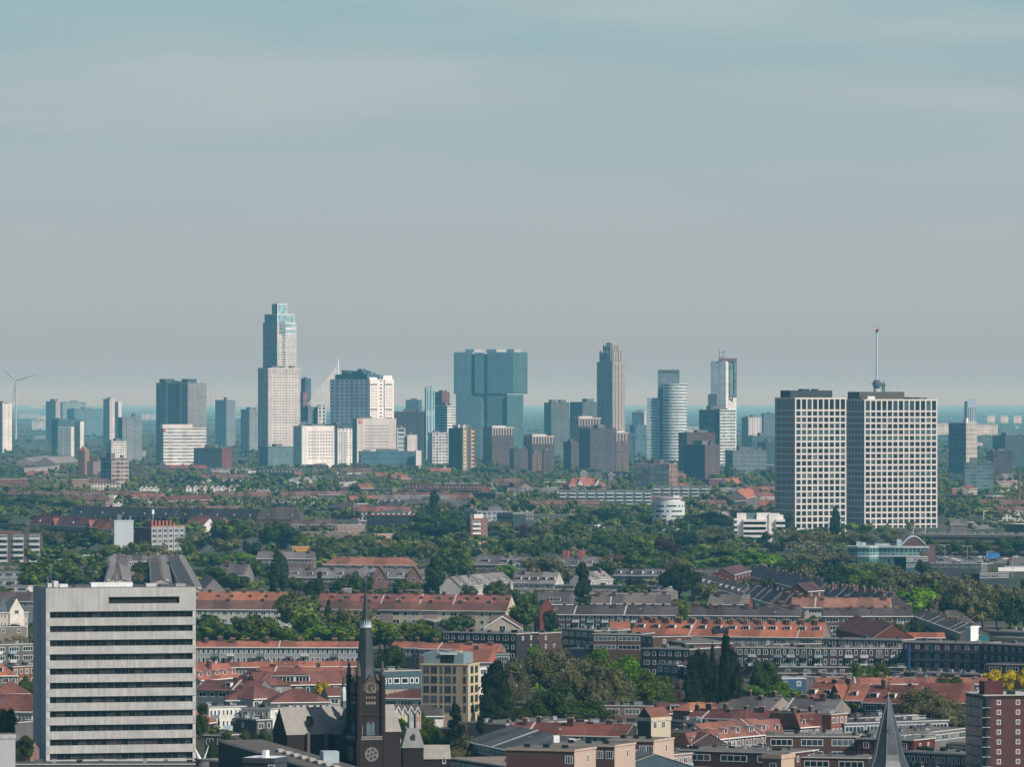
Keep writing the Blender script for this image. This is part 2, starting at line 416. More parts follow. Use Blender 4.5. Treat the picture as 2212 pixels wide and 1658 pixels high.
        if s > 5 and roof == 'gable':
            kk = (hr-he)/(D/2)
            for i in range(int(Ln/17)):
                x = 17*(i+.5)+R.uniform(-4, 4)
                if R.random() < .6: k = MB(); k.poly([(x-.22, -.3, he-.3*kk+.22), (x+.22, -.3, he-.3*kk+.22), (x+.22, D/2, hr+.3), (x-.22, D/2, hr+.3)]); k.poly([(x+.22, -.3, he-.3*kk), (x+.22, D/2, hr), (x+.22, D/2, hr+.3), (x+.22, -.3, he-.3*kk+.22)]); k.build('verge', M((.42, .40, .38), .8), t)
                for _ in range(R.choice((0, 1, 2))):
                    xx = x+R.uniform(2, 13); f_ = R.uniform(.3, .8)
                    if xx < Ln-1: k = MB(); k.poly([(-.4, -.3, -.3*kk), (.4, -.3, -.3*kk), (.4, .3, .3*kk), (-.4, .3, .3*kk)]); k.build('skylight', R.choice((m_glass2, m_glass, m_metal)), t, loc=(xx, D/2*f_, he+D/2*f_*kk+.2))
                if R.random() < .5: k = MB(); h_ = R.uniform(1.5, 2.8); k.tube((0, 0, 0), (0, 0, h_), .05, .04, 4); k.box(-.6, .6, -.03, .03, h_-.15, h_-.1); k.build('aerial', m_metal, t, loc=(x+3, D/2, hr))
        if balc:
            for fl in range(nf):
                z = he-fh*(fl+1)+.05
                for i in range(n):
                    if R.random() < .7:
                        k = MB(); x = (i+.3)*bw
                        k.box(x-1.3, x+1.3, -1.3, 0, z-.12, z); k.box(x-1.3, x+1.3, -1.34, -1.28, z, z+.95, 1)
                        k.build('balcony', [M((.45, .45, .44), .8), M(R.choice(((.5, .52, .53), (.16, .18, .2), (.25, .35, .4))), .6)], t)
    if chim:
        for i in range(chim):
            x = Ln*(i+.5)/chim+R.uniform(-.8, .8)
            if roof == 'flat': y, z = D*R.uniform(.25, .7), he+.4
            elif roof == 'mansard': y, z = D*.4, hr
            else: y, z = D/2-R.choice((0, 0, 1.2)), hr-R.choice((0, 0, .8))
            put('chimney', chimney_mesh(R.choice((1.1, 1.6)), .7, R.choice((.9, 1.3)), R.choice((2, 3)), chc), t, (x, y, z))
    if dorm:
        for i in range(dorm):
            x = Ln*(i+.5)/dorm+R.uniform(-.4, .4)
            yy = D/2*dz; z = he+(yy+.0)*k_ if roof != 'mansard' else he+.5; y = yy if roof != 'mansard' else .1
            if roof == 'flat': y, z = 2.5, he+.3
            put('dormer', dormer_mesh(dw, 1.35, 1.6, dc), t, (x, y, z))
    if skyl:
        for i in range(skyl):
            x = Ln*(i+.5)/skyl+R.uniform(-2, 2); yy = D/2*.55; z = he+yy*k_+.16
            k = MB(); k.poly([(-.4, -.3, -.3*k_), (.4, -.3, -.3*k_), (.4, .3, .3*k_), (-.4, .3, .3*k_)], 0)
            k.build('skylight', m_glass2, t, loc=(x, yy, z))
    for i in range(int(vents*(1.8 if roof == 'flat' and s > 7 else 1))):
        x = min(Ln-1, Ln*(i+.5)/(vents*(1.8 if roof == 'flat' and s > 7 else 1))+R.uniform(-1, 1))
        k = MB(); w = R.choice((.45, .7, 1.1)); k.box(-w, w, -.4, .4, 0, R.uniform(.5, .9)); k.box(-w-.08, w+.08, -.48, .48, .9, 1.0, 0)
        k.build('roof_vent', R.choice((m_black, m_metal, M((.12, .12, .12), .8))), t, loc=(x, D*R.uniform(.2, .75), (he if roof == 'flat' else hr)+.2))
    return t, Ln, rot, s

# ---------------------------------------------------------------- trees
def crown_mesh(kind, n, q, seed, blobs=10, core=True):
    R = np.random.RandomState(seed); B = []
    if kind == 'poplar':
        for i in range(blobs*2):
            z = R.uniform(.08, .88); w = .5*math.sin(math.pi*min(1, (z*.82+.18)))**.7*(1.0 if z < .75 else .72)
            a = R.uniform(0, 6.28); r = w*.42; B.append((math.cos(a)*r, math.sin(a)*r, z, w*.5+.07, .11+.03*R.rand()))
    elif kind == 'conifer':
        for i in range(blobs*2):
            z = R.uniform(.08, .95); w = .48*(1-z)+.03; a = R.uniform(0, 6.28)
            B.append((math.cos(a)*w*.5, math.sin(a)*w*.5, z, w*.55+.03, .09))
    else:
        zc = .52
        for i in range(blobs):
            a = 2.4*i+R.uniform(-.4, .4); e = R.uniform(-.65, .95); rr = .32*math.sqrt(max(0, 1-e*e*.8))*R.uniform(.75, 1.15)
            B.append((math.cos(a)*rr, math.sin(a)*rr, zc+e*.30, R.uniform(.17, .25), R.uniform(.14, .2)))
        B.append((0, 0, zc, .3, .26))
    B = np.array(B); idx = R.randint(0, len(B), n)
    dirs = R.normal(size=(n, 3)); dirs /= np.linalg.norm(dirs, axis=1)[:, None]; dirs[:, 2] = np.where(dirs[:, 2] < -.35, -dirs[:, 2], dirs[:, 2])
    rad = R.uniform(.72, 1.06, n) if kind != 'bare' else R.uniform(.35, 1.12, n)
    c = B[idx, :3]+dirs*np.stack([B[idx, 3], B[idx, 3], B[idx, 4]], 1)*rad[:, None]
    # each clump: a small leaf-shaped quad, facing roughly outwards with wobble
    nn = dirs+R.normal(scale=.55, size=(n, 3)); nn /= np.linalg.norm(nn, axis=1)[:, None]
    up = R.normal(size=(n, 3)); u = np.cross(nn, up); u /= np.linalg.norm(u, axis=1)[:, None]; w = np.cross(nn, u)
    sz = (q*R.uniform(.6, 1.4, n))[:, None]; ar = 1.0
    if kind in ('poplar', 'conifer'): asp = .45
    else: asp = .8
    sc = np.array([1, 1, asp])
    V = np.concatenate([c+u*sz*sc, c+w*sz*.7*sc, c-u*sz*sc, c-w*sz*.7*sc], 1).reshape(-1, 3)
    me = bpy.data.meshes.new('crown')
    Fv = np.arange(4*n); ncore = 0; cv_ = []; cf = []
    if core:
        for (x, y, z, r, h) in B:
            k0 = 4*n+len(cv_); rings = 3; seg = 6; f_ = .74 if kind != 'bare' else .6
            pts = [(x, y, z-h*f_)]
            for i in range(1, rings+1):
                ph = -math.pi/2+math.pi*i/(rings+1)
                for j in range(seg):
                    a = 2*math.pi*j/seg+i; pts.append((x+r*f_*math.cos(ph)*math.cos(a), y+r*f_*math.cos(ph)*math.sin(a), z+h*f_*math.sin(ph)))
            pts.append((x, y, z+h*f_)); cv_ += pts
            for j in range(seg):
                j2 = (j+1) % seg; cf.append((k0, k0+1+j2, k0+1+j)); cf.append((k0+len(pts)-1, k0+1+(rings-1)*seg+j, k0+1+(rings-1)*seg+j2))
                for i in range(rings-1): cf.append((k0+1+i*seg+j, k0+1+i*seg+j2, k0+1+(i+1)*seg+j2, k0+1+(i+1)*seg+j))
    allv = V.tolist()+cv_; allf = Fv.reshape(-1, 4).tolist()+[list(f) for f in cf]
    me.from_pydata(allv, [], allf); me.materials.append(m_leaf); me.update(); return me
def trunk_mesh(seed, kind='round', top=.5):
    R = random.Random(seed); b = MB()
    b.tube((0, 0, -.02), (R.uniform(-.02, .02), 0, top*.6), .028, .02, 6); p = (0, 0, top*.55)
    for i in range(6 if kind != 'poplar' else 3):
        a = i*1.05+R.uniform(-.3, .3); r = R.uniform(.16, .3) if kind != 'poplar' else .1
        b.tube(p, (math.cos(a)*r, math.sin(a)*r, top*R.uniform(.9, 1.35)), .013, .005, 4)
    return b.mesh('trunk', [m_bark])
CROWN = {}
def crowns(kind, near):
    key = (kind, near)
    if key not in CROWN:
        k = {'round': (2600 if near else 900, .030 if near else .048), 'bare': (3600 if near else 1300, .022 if near else .036),
             'poplar': (3000 if near else 1000, .040 if near else .065), 'conifer': (1800 if near else 800, .05)}[kind]
        CROWN[key] = [crown_mesh(kind, k[0], k[1], 11+i*7+(3 if near else 0), core=True) for i in range(5)]
    return CROWN[key]
TRUNK = {'round': [trunk_mesh(i) for i in range(3)], 'poplar': [trunk_mesh(9, 'poplar')], }
TCOL = {'D': ((.052, .076, .018), 'dark green'), 'G': ((.080, .112, .015), 'mid green'), 'L': ((.105, .20, .010), 'bright green'), 'O': ((.108, .106, .046), 'olive brown'),
        'K': ((.026, .040, .016), 'very dark green'), 'Y': ((.52, .40, .012), 'bright yellow'), 'P': ((.05, .022, .03), 'dark purple'), 'B': ((.11, .075, .055), 'reddish brown'),
        'E': ((.100, .125, .030), 'soft green')}
ORD = ['leftmost', 'second from left', 'third from left', 'fourth from left', 'fifth from left', 'sixth from left', 'seventh from left', 'eighth from left', 'ninth from left', 'tenth from left',
       'eleventh from left', 'twelfth from left', 'thirteenth from left', 'fourteenth from left', 'fifteenth from left', 'sixteenth from left', 'seventeenth from left', 'eighteenth from left', 'nineteenth from left', 'twentieth from left', '21st from left', '22nd from left', '23rd from left', '24th from left', '25th from left', '26th from left', '27th from left', '28th from left']
KIND = {'r': ('round', 'round_tree', 'tree'), 'b': ('bare', 'sparse_tree', 'thin-leaved tree'), 'p': ('poplar', 'poplar_tree', 'tall poplar'), 'c': ('conifer', 'conifer_tree', 'conical tree'),
        's': ('round', 'shrub', 'shrub')}
NTREE = [0]
def one_tree(xD, s, w, h, kind, col, label, group, sink=0.0):
    base, nm, _ = KIND[kind]; p = ground_pt(xD, s)
    t = thing(nm, label, 'shrub' if kind == 's' else 'tree', p, rnd.uniform(0, 6.28), group, (w, w, h))
    c = TCOL[col][0]; j = rnd.uniform(.8, 1.2)*LEAF*((.95 if kind == 'b' else .76) if s > 6.2 else 1)
    put('crown', rnd.choice(crowns(base, s > 6.2)), t, color=tuple(x*j for x in c), rz=rnd.uniform(0, 6.28))
    if kind != 's': put('trunk', rnd.choice(TRUNK['poplar' if base == 'poplar' else 'round']), t)
    NTREE[0] += 1; return t
def trees(place, rows, group=None):
    """rows: (crop, x centre, y top, width, kind, height, colour)"""
    R_ = sorted(rows, key=lambda r: cv(r[0], r[1], r[2])[0]); n = len(R_)
    for i, (C, x, y, w, kind, h, col) in enumerate(R_):
        X, Y = cv(C, x, y); s = scale_at(Y, h)
        word = TCOL[col][1]+' '+KIND[kind][2]
        o = '' if n == 1 else ', '+(ORD[i] if i < n-1 else 'rightmost')
        one_tree(X, s, w*Q/s*((1.4 if s < 6.2 else 1.22) if kind in 'rb' else 1.14 if kind == 'p' else 1.05), h, kind, col, f'{word} {place}{o}', group or ('trees '+place if n > 1 else None))
# ================================================================ far skyline
def grid_relief(mb, a, z0, z1, xs, zs, d, wp, ws, axis='x', off=0.0, mi=0):
    """proud piers at xs and spandrels at zs on the face y=off (axis x) or x=off (axis y)"""
    for x in xs:
        if axis == 'x': mb.box(x-wp/2, x+wp/2, off-d, off, z0, z1, mi)
        else: mb.box(off-d, off, x-wp/2, x+wp/2, z0, z1, mi)
    for z in zs:
        if axis == 'x': mb.box(0, a, off-d+.02, off, z-ws/2, z+ws/2, mi)
        else: mb.box(off-d+.02, off, 0, a, z-ws/2, z+ws/2, mi)
# ---- twin white office towers on the right
def europoint(xl, xm, xr, yt, s, nb, label, nside):
    p, rot, a, b, top, s = frame_of('A4', xl, xm, xr, yt, s, 25)
    t = thing('office_tower', label, 'office tower', p, rot, 'the two white gridded office towers on the right')
    stone = M((.60, .565, .53), .75, .1, .2, (1, 1, .3), name='pale_stone')
    core = MG((.02, .03, .035), (.02, .03, .035), .9, .9, .1)
    mb = MB(); mb.prism([(0, 0), (a, 0), (a, b), (0, b)], 0, top-.5, 0, 2)
    bw = a/nb; fl = 4.2; d = .55; z1 = top
    xs = [i*bw for i in range(nb+1)]
    zt = top-.6; ztop2 = top-8.6
    zs = [zt]+[ztop2-i*fl for i in range(int(ztop2/fl)+1)]
    grid_relief(mb, a, 0, z1, xs, zs, d, 1.0, 1.15, 'x', 0, 1)
    sb = b/nside
    grid_relief(mb, b, 0, z1, [i*sb for i in range(nside+1)]+[(i+.5)*sb for i in range(nside)], zs, .3, .5, 1.1, 'y', 0, 1)
    mb.box(a, a+.3, 0, b, 0, top, 1); mb.box(0, a, b, b+.3, 0, top, 1)
    for i in range(nb): mb.box(i*bw+.5, (i+1)*bw-.5, -.1, 0, 0, .1, 1)
    mb.build('wall', [core, stone, m_gravel], t)
    sp = []; R = random.Random(nb)
    for j in range(len(zs)-1):
        hi, lo = zs[j]-.58, zs[j+1]+.58
        for i in range(nb):
            g = 0
            if j in (4, 5) and R.random() < .65: g = 3
            elif R.random() < .3: g = R.choice((2, 2, 3, 1))
            sp.append(((i+.5)*bw, -.02, lo, 0, win_mesh(bw-1.02, hi-lo, 0, (.03, .04, .05), g, .12)))
    windows(t, sp)
    return t, a, b, top, s
t, a, b, top, s = europoint(68, 240, 672, 997, 3.22, 9, 'white gridded office slab, left one of the pair, with black roof box', 8)
k = MB(); k.box(.02*a, .86*a, .3*b, .8*b, top, top+4.8); k.box(.3*a, .44*a, .4*b, .6*b, top+4.8, top+5.8); k.box(.55*a, .62*a, .4*b, .6*b, top+4.8, top+5.8); k.build('roof_plant_room', M((.045, .05, .055), .8), t)
t, a, b, top, s = europoint(616, 838, 1458, 1011, 3.07, 13, 'white gridded office slab, right one of the pair, wider front', 9)
k = MB(); k.box(.03*a, .66*a, .3*b, .75*b, top, top+5.2); k.build('roof_plant_room', M((.10, .085, .075), .9, .5, 2), t)
k = MB(); k.box(.06*a, .16*a, .05*b, .2*b, top, top+2); k.build('roof_cabin', m_white, t)
for x, h in ((.36, 5), (.41, 7), (.47, 5), (.62, 8), (.9, 3), (.3, 3)):
    k = MB(); k.tube((x*a, .4*b, top+5 if x < .65 else top), (x*a, .4*b, top+5+h if x < .65 else top+h), .14, .08, 5); k.build('roof_antenna', m_metal, t)
k = MB()
for i in range(26):
    x = rnd.uniform(.68, .98) if i % 2 else rnd.uniform(-.0, .03); k.box(x*a, x*a+rnd.uniform(.5, 1.6), rnd.uniform(.1, .5)*b, .55*b, top, top+rnd.uniform(.6, 1.5))
k.build('roof_equipment', M((.12, .13, .13), .7), t)
# slender tower with crow's nest behind the right slab
p = ground_pt(cv('A4', 943, 0)[0], 2.05); s = 2.05
def hz(C, y, s): return HC-(cv(C, 0, y)[1]-HY)/s
t = thing('observation_tower', 'slender grey observation tower with crow nest rising behind the right slab', 'observation tower', p)
k = MB(); zc = hz('A4', 905, s); zt = hz('A4', 405, s)
k.lathe([(4.2, 0), (3.6, zc-2)], n=14); k.build('shaft', M((.45, .5, .54), .7), t)
k = MB(); z0 = hz('A4', 880, s); z1 = hz('A4', 850, s); k.lathe([(3.4, z0-5), (4.6, z0-1), (4.7, z0+1), (3.4, z1), (1.2, z1+1)], n=14); k.build('crow_nest', M((.07, .09, .10), .6), t)
k = MB(); k.box(5, 8.6, -1, 1, z0-10, z0+1); k.box(-6.8, -4, -.4, .4, z0, z0+.6); k.box(4.5, 9.5, -1.4, 1.4, z0-2, z0-1); k.tube((7, 0, z0), (7, 0, z0+4), .5, .3, 5); k.build('lift_bracket', M((.10, .12, .13), .7), t)
k = MB(); k.tube((0, 0, z1), (0, 0, zt), 1.15, .8, 8); k.build('mast', M((.42, .55, .62), .5), t)
k = MB(); k.lathe([(1.2, zt-3), (3.3, zt-.5), (3.3, zt+1.5), (1, zt+2)], n=10); k.tube((-2.6, 0, zt+1), (-2.6, 0, zt+4), .2, .1, 4); k.tube((2.4, 0, zt+1), (2.4, 0, zt+4.5), .2, .1, 4); k.tube((0, 0, zt), (0, 0, zt+9), .22, .08, 4)
k.build('mast_head', M((.35, .36, .4), .7), t)
k = MB(); k.lathe([(0.01, -.2), (1.5, -.2), (1.5, .2), (.01, .2)], n=10); o = k.build('sign_disc', M((.75, .3, .18), .7), t, loc=(2.4, -3.3, zt)); o.rotation_euler = (math.pi/2, 0, 0)
k = MB(); k.lathe([(0.01, -.2), (1.2, -.2), (1.2, .2), (.01, .2)], n=10); o = k.build('sign_disc', M((.7, .7, .75), .7), t, loc=(-2.4, -3.3, zt)); o.rotation_euler = (math.pi/2, 0, 0)

# ---- tall stepped tower on the left of the skyline
S = 1.6
TEAL = (.10, .22, .27); W8 = (.7, .7, .68)
p, rot, a, b, top, s = frame_of('A2', 55, 178, 345, 350, S, 38)
t = thing('residential_tower', 'tallest skyscraper, pale stepped tower with glass crown and thin antenna', 'skyscraper', p, rot)
gsh = MG((.30, .36, .40), (.09, .15, .19), .7, .7, .1); wh = MG((.56, .56, .54), (.12, .16, .19), .45, .62, .15)
mb = MB(); mb.prism([(0, 0), (a, 0), (a, b), (0, b)], 0, top, 0, 2, 2.2, 3.2, edges=[0, 0, 1, 1]); mb.build('wall', [wh, gsh, m_gravel], t)
zt = top; z45 = hz('A2', 450, s)
k = MB(); k.prism([(.12*a, -.25), (.42*a, -.25), (.42*a, 0), (.12*a, 0)], z45, zt, 0, 1, 2.2, 3.2); k.build('glazed_bay', [MG((.25, .35, .38), (.05, .12, .15), .9, .6), m_white], t)
k = MB(); k.prism([(.42*a, -.25), (a, -.25), (a, 0), (.42*a, 0)], z45, zt, 0, 1, 8, 6.4); k.build('glazed_band', [MG((.62, .66, .66), (.25, .38, .42), 1.1, .6), m_white], t)
k = MB(); k.prism([(.26*a, -.3), (.42*a, -.3), (.42*a, 0), (.26*a, 0)], hz('A2', 740, s), z45-.2, 0, 1, 2.6, 3.2); k.build('loggia_column', [MG((.6, .62, .6), (.03, .06, .08), .9, .62, .1), m_white], t)
for nm, xl, xm, xr, y0, y1, ix in (('upper_tier', 72, 182, 328, 280, 350, 0), ('crown_box', 137, 185, 265, 190, 280, 1)):
    wl = (xm-xl)*Q/s/math.sin(math.radians(38)); wr = (xr-xm)*Q/s/math.cos(math.radians(38)); z0, z1 = hz('A2', y1, s), hz('A2', y0, s)
    k = MB(); o_ = 1.0+ix*2
    k.prism([(o_, o_), (o_+wr, o_), (o_+wr, o_+wl), (o_, o_+wl)], z0, z1, 0, 2, 2.2, 2.6, edges=[0, 0, 1, 1])
    k.box(o_-.3, o_+wr+.3, o_-.35, o_+wl+.3, z1-.6, z1+.6, 2); k.box(o_-.3, o_+.9, o_-.32, o_+.5, z0, z1, 2); k.box(o_+wr-.6, o_+wr+.3, o_-.3, o_+.5, z0, z1, 2)
    k.build(nm, [MG((.3, .48, .52), (.2, .38, .43), .8, .8, .1), MG((.12, .26, .32), (.10, .22, .28), .8, .8, .1), m_white], t)
k = MB(); k.tube((3.4, 4, hz('A2', 190, s)), (3.4, 4, hz('A2', 128, s)), .35, .12, 5); k.build('antenna', m_metal, t)
k = MB(); k.prism([(a, 4), (a+2.6, 4), (a+2.6, 16), (a, 16)], 0, hz('A2', 492, s), 0, 0, 2.2, 3.2); k.build('side_wing', MG((.4, .5, .53), (.15, .28, .33), .7, .7), t)
# white gridded block in front of it
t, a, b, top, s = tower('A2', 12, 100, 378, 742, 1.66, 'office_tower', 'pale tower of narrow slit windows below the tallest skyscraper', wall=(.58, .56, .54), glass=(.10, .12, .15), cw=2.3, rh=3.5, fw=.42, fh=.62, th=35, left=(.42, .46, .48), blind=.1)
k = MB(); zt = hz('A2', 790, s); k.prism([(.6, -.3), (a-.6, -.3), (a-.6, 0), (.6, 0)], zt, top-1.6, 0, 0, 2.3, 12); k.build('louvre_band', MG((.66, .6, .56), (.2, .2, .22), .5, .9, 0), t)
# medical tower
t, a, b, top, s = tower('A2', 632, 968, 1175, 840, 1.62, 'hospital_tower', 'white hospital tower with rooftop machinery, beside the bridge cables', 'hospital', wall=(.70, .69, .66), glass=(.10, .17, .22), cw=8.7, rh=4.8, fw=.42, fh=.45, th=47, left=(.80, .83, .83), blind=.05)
zu = hz('A2', 885, s); zl = hz('A2', 1100, s)
k = MB(); k.box(.0*a, .34*a, -2.2, 0, 0, top, 1); k.box(.62*a, a+.0, -2.2, 0, 0, top, 1); k.build('projecting_bay', [MG((.8, .79, .76), (.2, .22, .24), .3, .5, 0), M((.72, .71, .68), .8, .05)], t)
sp = []
for (u0, u1) in ((.03, .3), (.65, .96)):
    for c in range(3):
        for r in range(12):
            z = zu-6-r*3.9
            if abs(z-zl) > 3: sp.append(((u0+(u1-u0)*(c+.5)/3)*a, -2.22, z, 0, win_mesh(1.3, 1.9, 0, (.25, .28, .3), 0)))
windows(t, sp)
for z in (zu, zl):
    for (u0, u1) in ((.01, .30), (.63, .92)):
        k = MB(); k.box(u0*a, u1*a, -2.28, -2.2, z-.9, z+.9); k.build('dark_slot', M((.08, .11, .13), .6), t)
k = MB(); k.prism([(.05*a, .08*b), (.6*a, .08*b), (.6*a, .9*b), (.05*a, .9*b)], top, top+6.5); k.prism([(.1*a, .2*b), (.45*a, .2*b), (.45*a, .5*b), (.1*a, .5*b)], top+6.5, top+10); k.box(.1*a, .3*a, .25*b, .35*b, top+10, top+14)
for i in range(22):
    v = rnd.uniform(.08, .85); k.box(rnd.uniform(.1, .5)*a, rnd.uniform(.1, .5)*a+.6, v*b, v*b+rnd.uniform(.5, 4), top+6, top+rnd.uniform(8, 12.5))
k.build('roof_machinery', M((.06, .10, .12), .7, .4), t)
k = MB(); k.prism([(.02*a, 0), (.34*a, 0), (.28*a, .1*b), (.08*a, .1*b)], top, top+2.5); k.prism([(.6*a, 0), (.98*a, 0), (.9*a, .1*b), (.68*a, .1*b)], top, top+5); k.build('roof_gable', M((.8, .79, .76), .8), t)
# cable-stayed bridge
s = 1.5; p = ground_pt(cv('A2', 705, 0)[0], s)
t = thing('cable_bridge', 'white cable-stayed bridge with leaning pylon behind the hospital tower', 'bridge', p)
def bx(x): return (x-705)*Q/s
k = MB(); zt = hz('A2', 662, s)
P0 = [(bx(688), 0), (bx(724), 0), (bx(724), 4), (bx(688), 4)]
for (x0, x1, y0, y1, mi) in ((690, 700, 950, 662, 0), (700, 712, 950, 662, 0)):
    k.v += []; a0 = (bx(676 if x0 == 690 else 694), 0, hz('A2', 1010, s))
k.poly([(bx(672), 0, 8), (bx(712), 0, 8), (bx(704), 0, zt), (bx(694), 0, zt)]); k.poly([(bx(712), 0, 8), (bx(728), 3, 8), (bx(708), 3, zt), (bx(704), 0, zt)], 1)
k.poly([(bx(728), 3, 8), (bx(672), 5, 8), (bx(694), 4, zt), (bx(708), 3, zt)]); k.poly([(bx(672), 5, 8), (bx(672), 0, 8), (bx(694), 0, zt), (bx(694), 4, zt)])
k.poly([(bx(694), 0, zt), (bx(704), 0, zt), (bx(708), 3, zt), (bx(694), 4, zt)])
k.build('pylon', [M((.32, .5, .58), .5), M((.85, .85, .84), .5)], t)
for i in range(14):
    f = i/13; k = MB(); k.tube((bx(690-3*f), 0, hz('A2', 730+110*f, s)), (bx(438+240*f*.9), 8, hz('A2', 1062+f*70, s)), .85, .85, 4); k.build('stay_cable', M((.85, .86, .86), .5), t)
k = MB(); k.prism([(bx(430), 4), (bx(900), 30), (bx(900), 50), (bx(430), 24)], 12, 16); k.build('deck', M((.5, .5, .5), .7), t)
# ---- De dark glass slab cluster
tq = ground_pt(cv('A2', 1700, 0)[0], 1.45); s = 1.45
t = thing('glass_tower_complex', 'broad dark teal complex of joined glass towers shifted at half height', 'skyscraper', tq, -math.atan2(tq.x, tq.y))
def dx(x): return (x-1700)*Q/s
gd = MG((.045, .105, .135), (.045, .10, .13), .7, .6, .05, gr=.3, gvar=.2); gl = MG((.12, .22, .235), (.07, .16, .18), .75, .7, .12, gr=.25, gvar=.25); gd2 = MG((.055, .12, .15), (.06, .13, .155), .7, .6, .05, gr=.3, gvar=.2)
zt = hz('A2', 605, s); zm = hz('A2', 965, s)
for nm, x0, x1, y0, y1, d0, mats in (('upper_block', 1700, 1862, 605, 965, 4, gd2), ('upper_block', 1880, 1962, 612, 965, 0, gd), ('upper_block', 1990, 2212, 605, 965, 6, gd), ('upper_block', 2206, 2337, 605, 965, 7, gl),
                                     ('lower_block', 1718, 1935, 965, 1380, 3, gd2), ('lower_block', 1990, 2160, 965, 1380, 8, gd), ('lower_block', 2160, 2300, 972, 1380, 2, gl)):
    k = MB(); k.prism([(dx(x0), d0), (dx(x1), d0), (dx(x1), d0+30), (dx(x0), d0+30)], 0 if y1 > 1300 else hz('A2', y1, s), hz('A2', y0, s), 0, 1, 3.6, 3.6, bottom=True); k.build(nm, [mats, M((.06, .12, .15), .7)], t)
k = MB(); k.prism([(dx(1862), 12), (dx(1990), 12), (dx(1990), 34), (dx(1862), 34)], 0, hz('A2', 622, s), 0, 0, 3.6, 3.6); k.build('recessed_core', MG((.13, .19, .21), (.10, .17, .19), .7, .6, .05), t)
k = MB(); k.poly([(dx(1962), -2, zt-12), (dx(2000), 4, zt), (dx(1990), 4, zm), (dx(1962), 4, zm)]); k.poly([(dx(1962), -2, zt-12), (dx(1962), 4, zm), (dx(1962), 5, zt)])
for x0, x1, c in ((1800, 1876, 1), (1876, 1960, 0), (1983, 2068, 1), (2068, 2155, 0), (2155, 2222, 1), (2222, 2280, 0)):
    k = MB(); k.box(dx(x0), dx(x1), 8, 24, zt, zt+(4.5 if c else 3.8)); k.build('roof_plant_room', M((.08, .16, .19) if c else (.6, .62, .62), .7), t)
# ---- stepped stone tower
p, rot, a, b, top, s = frame_of('A3', 722, 858, 965, 690, 1.5, 46)
t = thing('residential_tower', 'brown stone skyscraper with stepped ziggurat crown', 'skyscraper', p, rot)
st = MG((.34, .315, .30), (.13, .14, .15), .55, .42, .1); st2 = MG((.27, .25, .25), (.10, .12, .14), .55, .42, .1)  # st2 is the same stone with the left side's shade painted in
k = MB(); k.prism([(0, 0), (a, 0), (a, b), (0, b)], 0, top, 0, 2, 2.6, 3.3, edges=[0, 0, 1, 1]); k.build('wall', [st, st2, m_gravel], t)
for i, (ins, y) in enumerate(((.09, 605), (.22, 555), (.36, 537))):
    z0 = top if i == 0 else hz('A3', (690, 605, 555)[i], s)
    k = MB(); k.prism([(ins*a, ins*b), ((1-ins)*a, ins*b), ((1-ins)*a, (1-ins)*b), (ins*a, (1-ins)*b)], z0, hz('A3', y, s), 0, 2, 2.6, 3.3, edges=[0, 0, 1, 1])
    for q in range(4):
        u = ins+(1-2*ins)*(q+.5)/4; w = .035
        k.box((u-w)*a, (u+w)*a, ins*b-1.4, ins*b, z0-2, hz('A3', y, s)+2.2, 3); k.box(ins*a-1.4, ins*a, (u-w)*b, (u+w)*b, z0-2, hz('A3', y, s)+2.2, 4)
    k.build('crown_tier', [st, st2, m_gravel, M((.36, .32, .29), .8), M((.22, .28, .28), .8)], t)
for u in (.25, .5, .75):
    k = MB(); k.box((u-.03)*a, (u+.03)*a, -.9, 0, 0, top-4); k.build('pier', M((.34, .3, .28), .8), t)
# ---- round-fronted office
p = ground_pt(cv('A3', 1395, 0)[0], 1.56); s = 1.56
t = thing('office_tower', 'office tower with curved banded glass front and taller flat back', 'skyscraper', p, -math.atan2(p.x, p.y))
def wx(x): return (x-1395)*Q/s
bnd = MG((.62, .66, .66), (.10, .17, .20), 1.1, .48, .05, gr=.2)
r = (1498-1290)/2*Q/s; k = MB(); k.lathe([(r, 0), (r, hz('A3', 880, s))], n=32, cw=3, rh=4.2); k.lathe([(r+.2, hz('A3', 884, s)), (r+.2, hz('A3', 878, s))], n=32, mi=1); k.build('curved_front', [bnd, M((.6, .64, .65), .6)], t)
k = MB(); k.prism([(wx(1247), r*.6), (wx(1435), r*.6), (wx(1435), r*.6+18), (wx(1247), r*.6+18)], 0, hz('A3', 775, s), 0, 1, 3, 4.2); k.build('rear_slab', [MG((.12, .17, .19), (.08, .13, .16), .6, .5, .05), m_gravel], t)
k = MB(); k.prism([(wx(1249), r*.6-1), (wx(1434), r*.6-1), (wx(1434), r*.6+19), (wx(1249), r*.6+19)], hz('A3', 775, s), hz('A3', 757, s)); k.build('top_band', M((.10, .10, .11), .7), t)
k = MB(); k.prism([(wx(1155), r*.2), (wx(1262), r*.2), (wx(1262), r*.2+20), (wx(1155), r*.2+20)], 0, hz('A3', 1000, s), 0, 1, 3, 4.2); k.build('side_wing', [MG((.38, .47, .50), (.16, .24, .28), 1.1, .45, .05), m_gravel], t)
k = MB(); k.tube((wx(1267), 14, hz('A3', 757, s)), (wx(1267), 14, hz('A3', 662, s)), .3, .1, 4); k.build('antenna', m_metal, t)
for y in (792, 832):
    k = MB(); k.box(wx(1435), wx(1460), r*.6+2, r*.6+3, hz('A3', y, s)-.4, hz('A3', y, s)+.4); k.build('boom', m_metal, t)
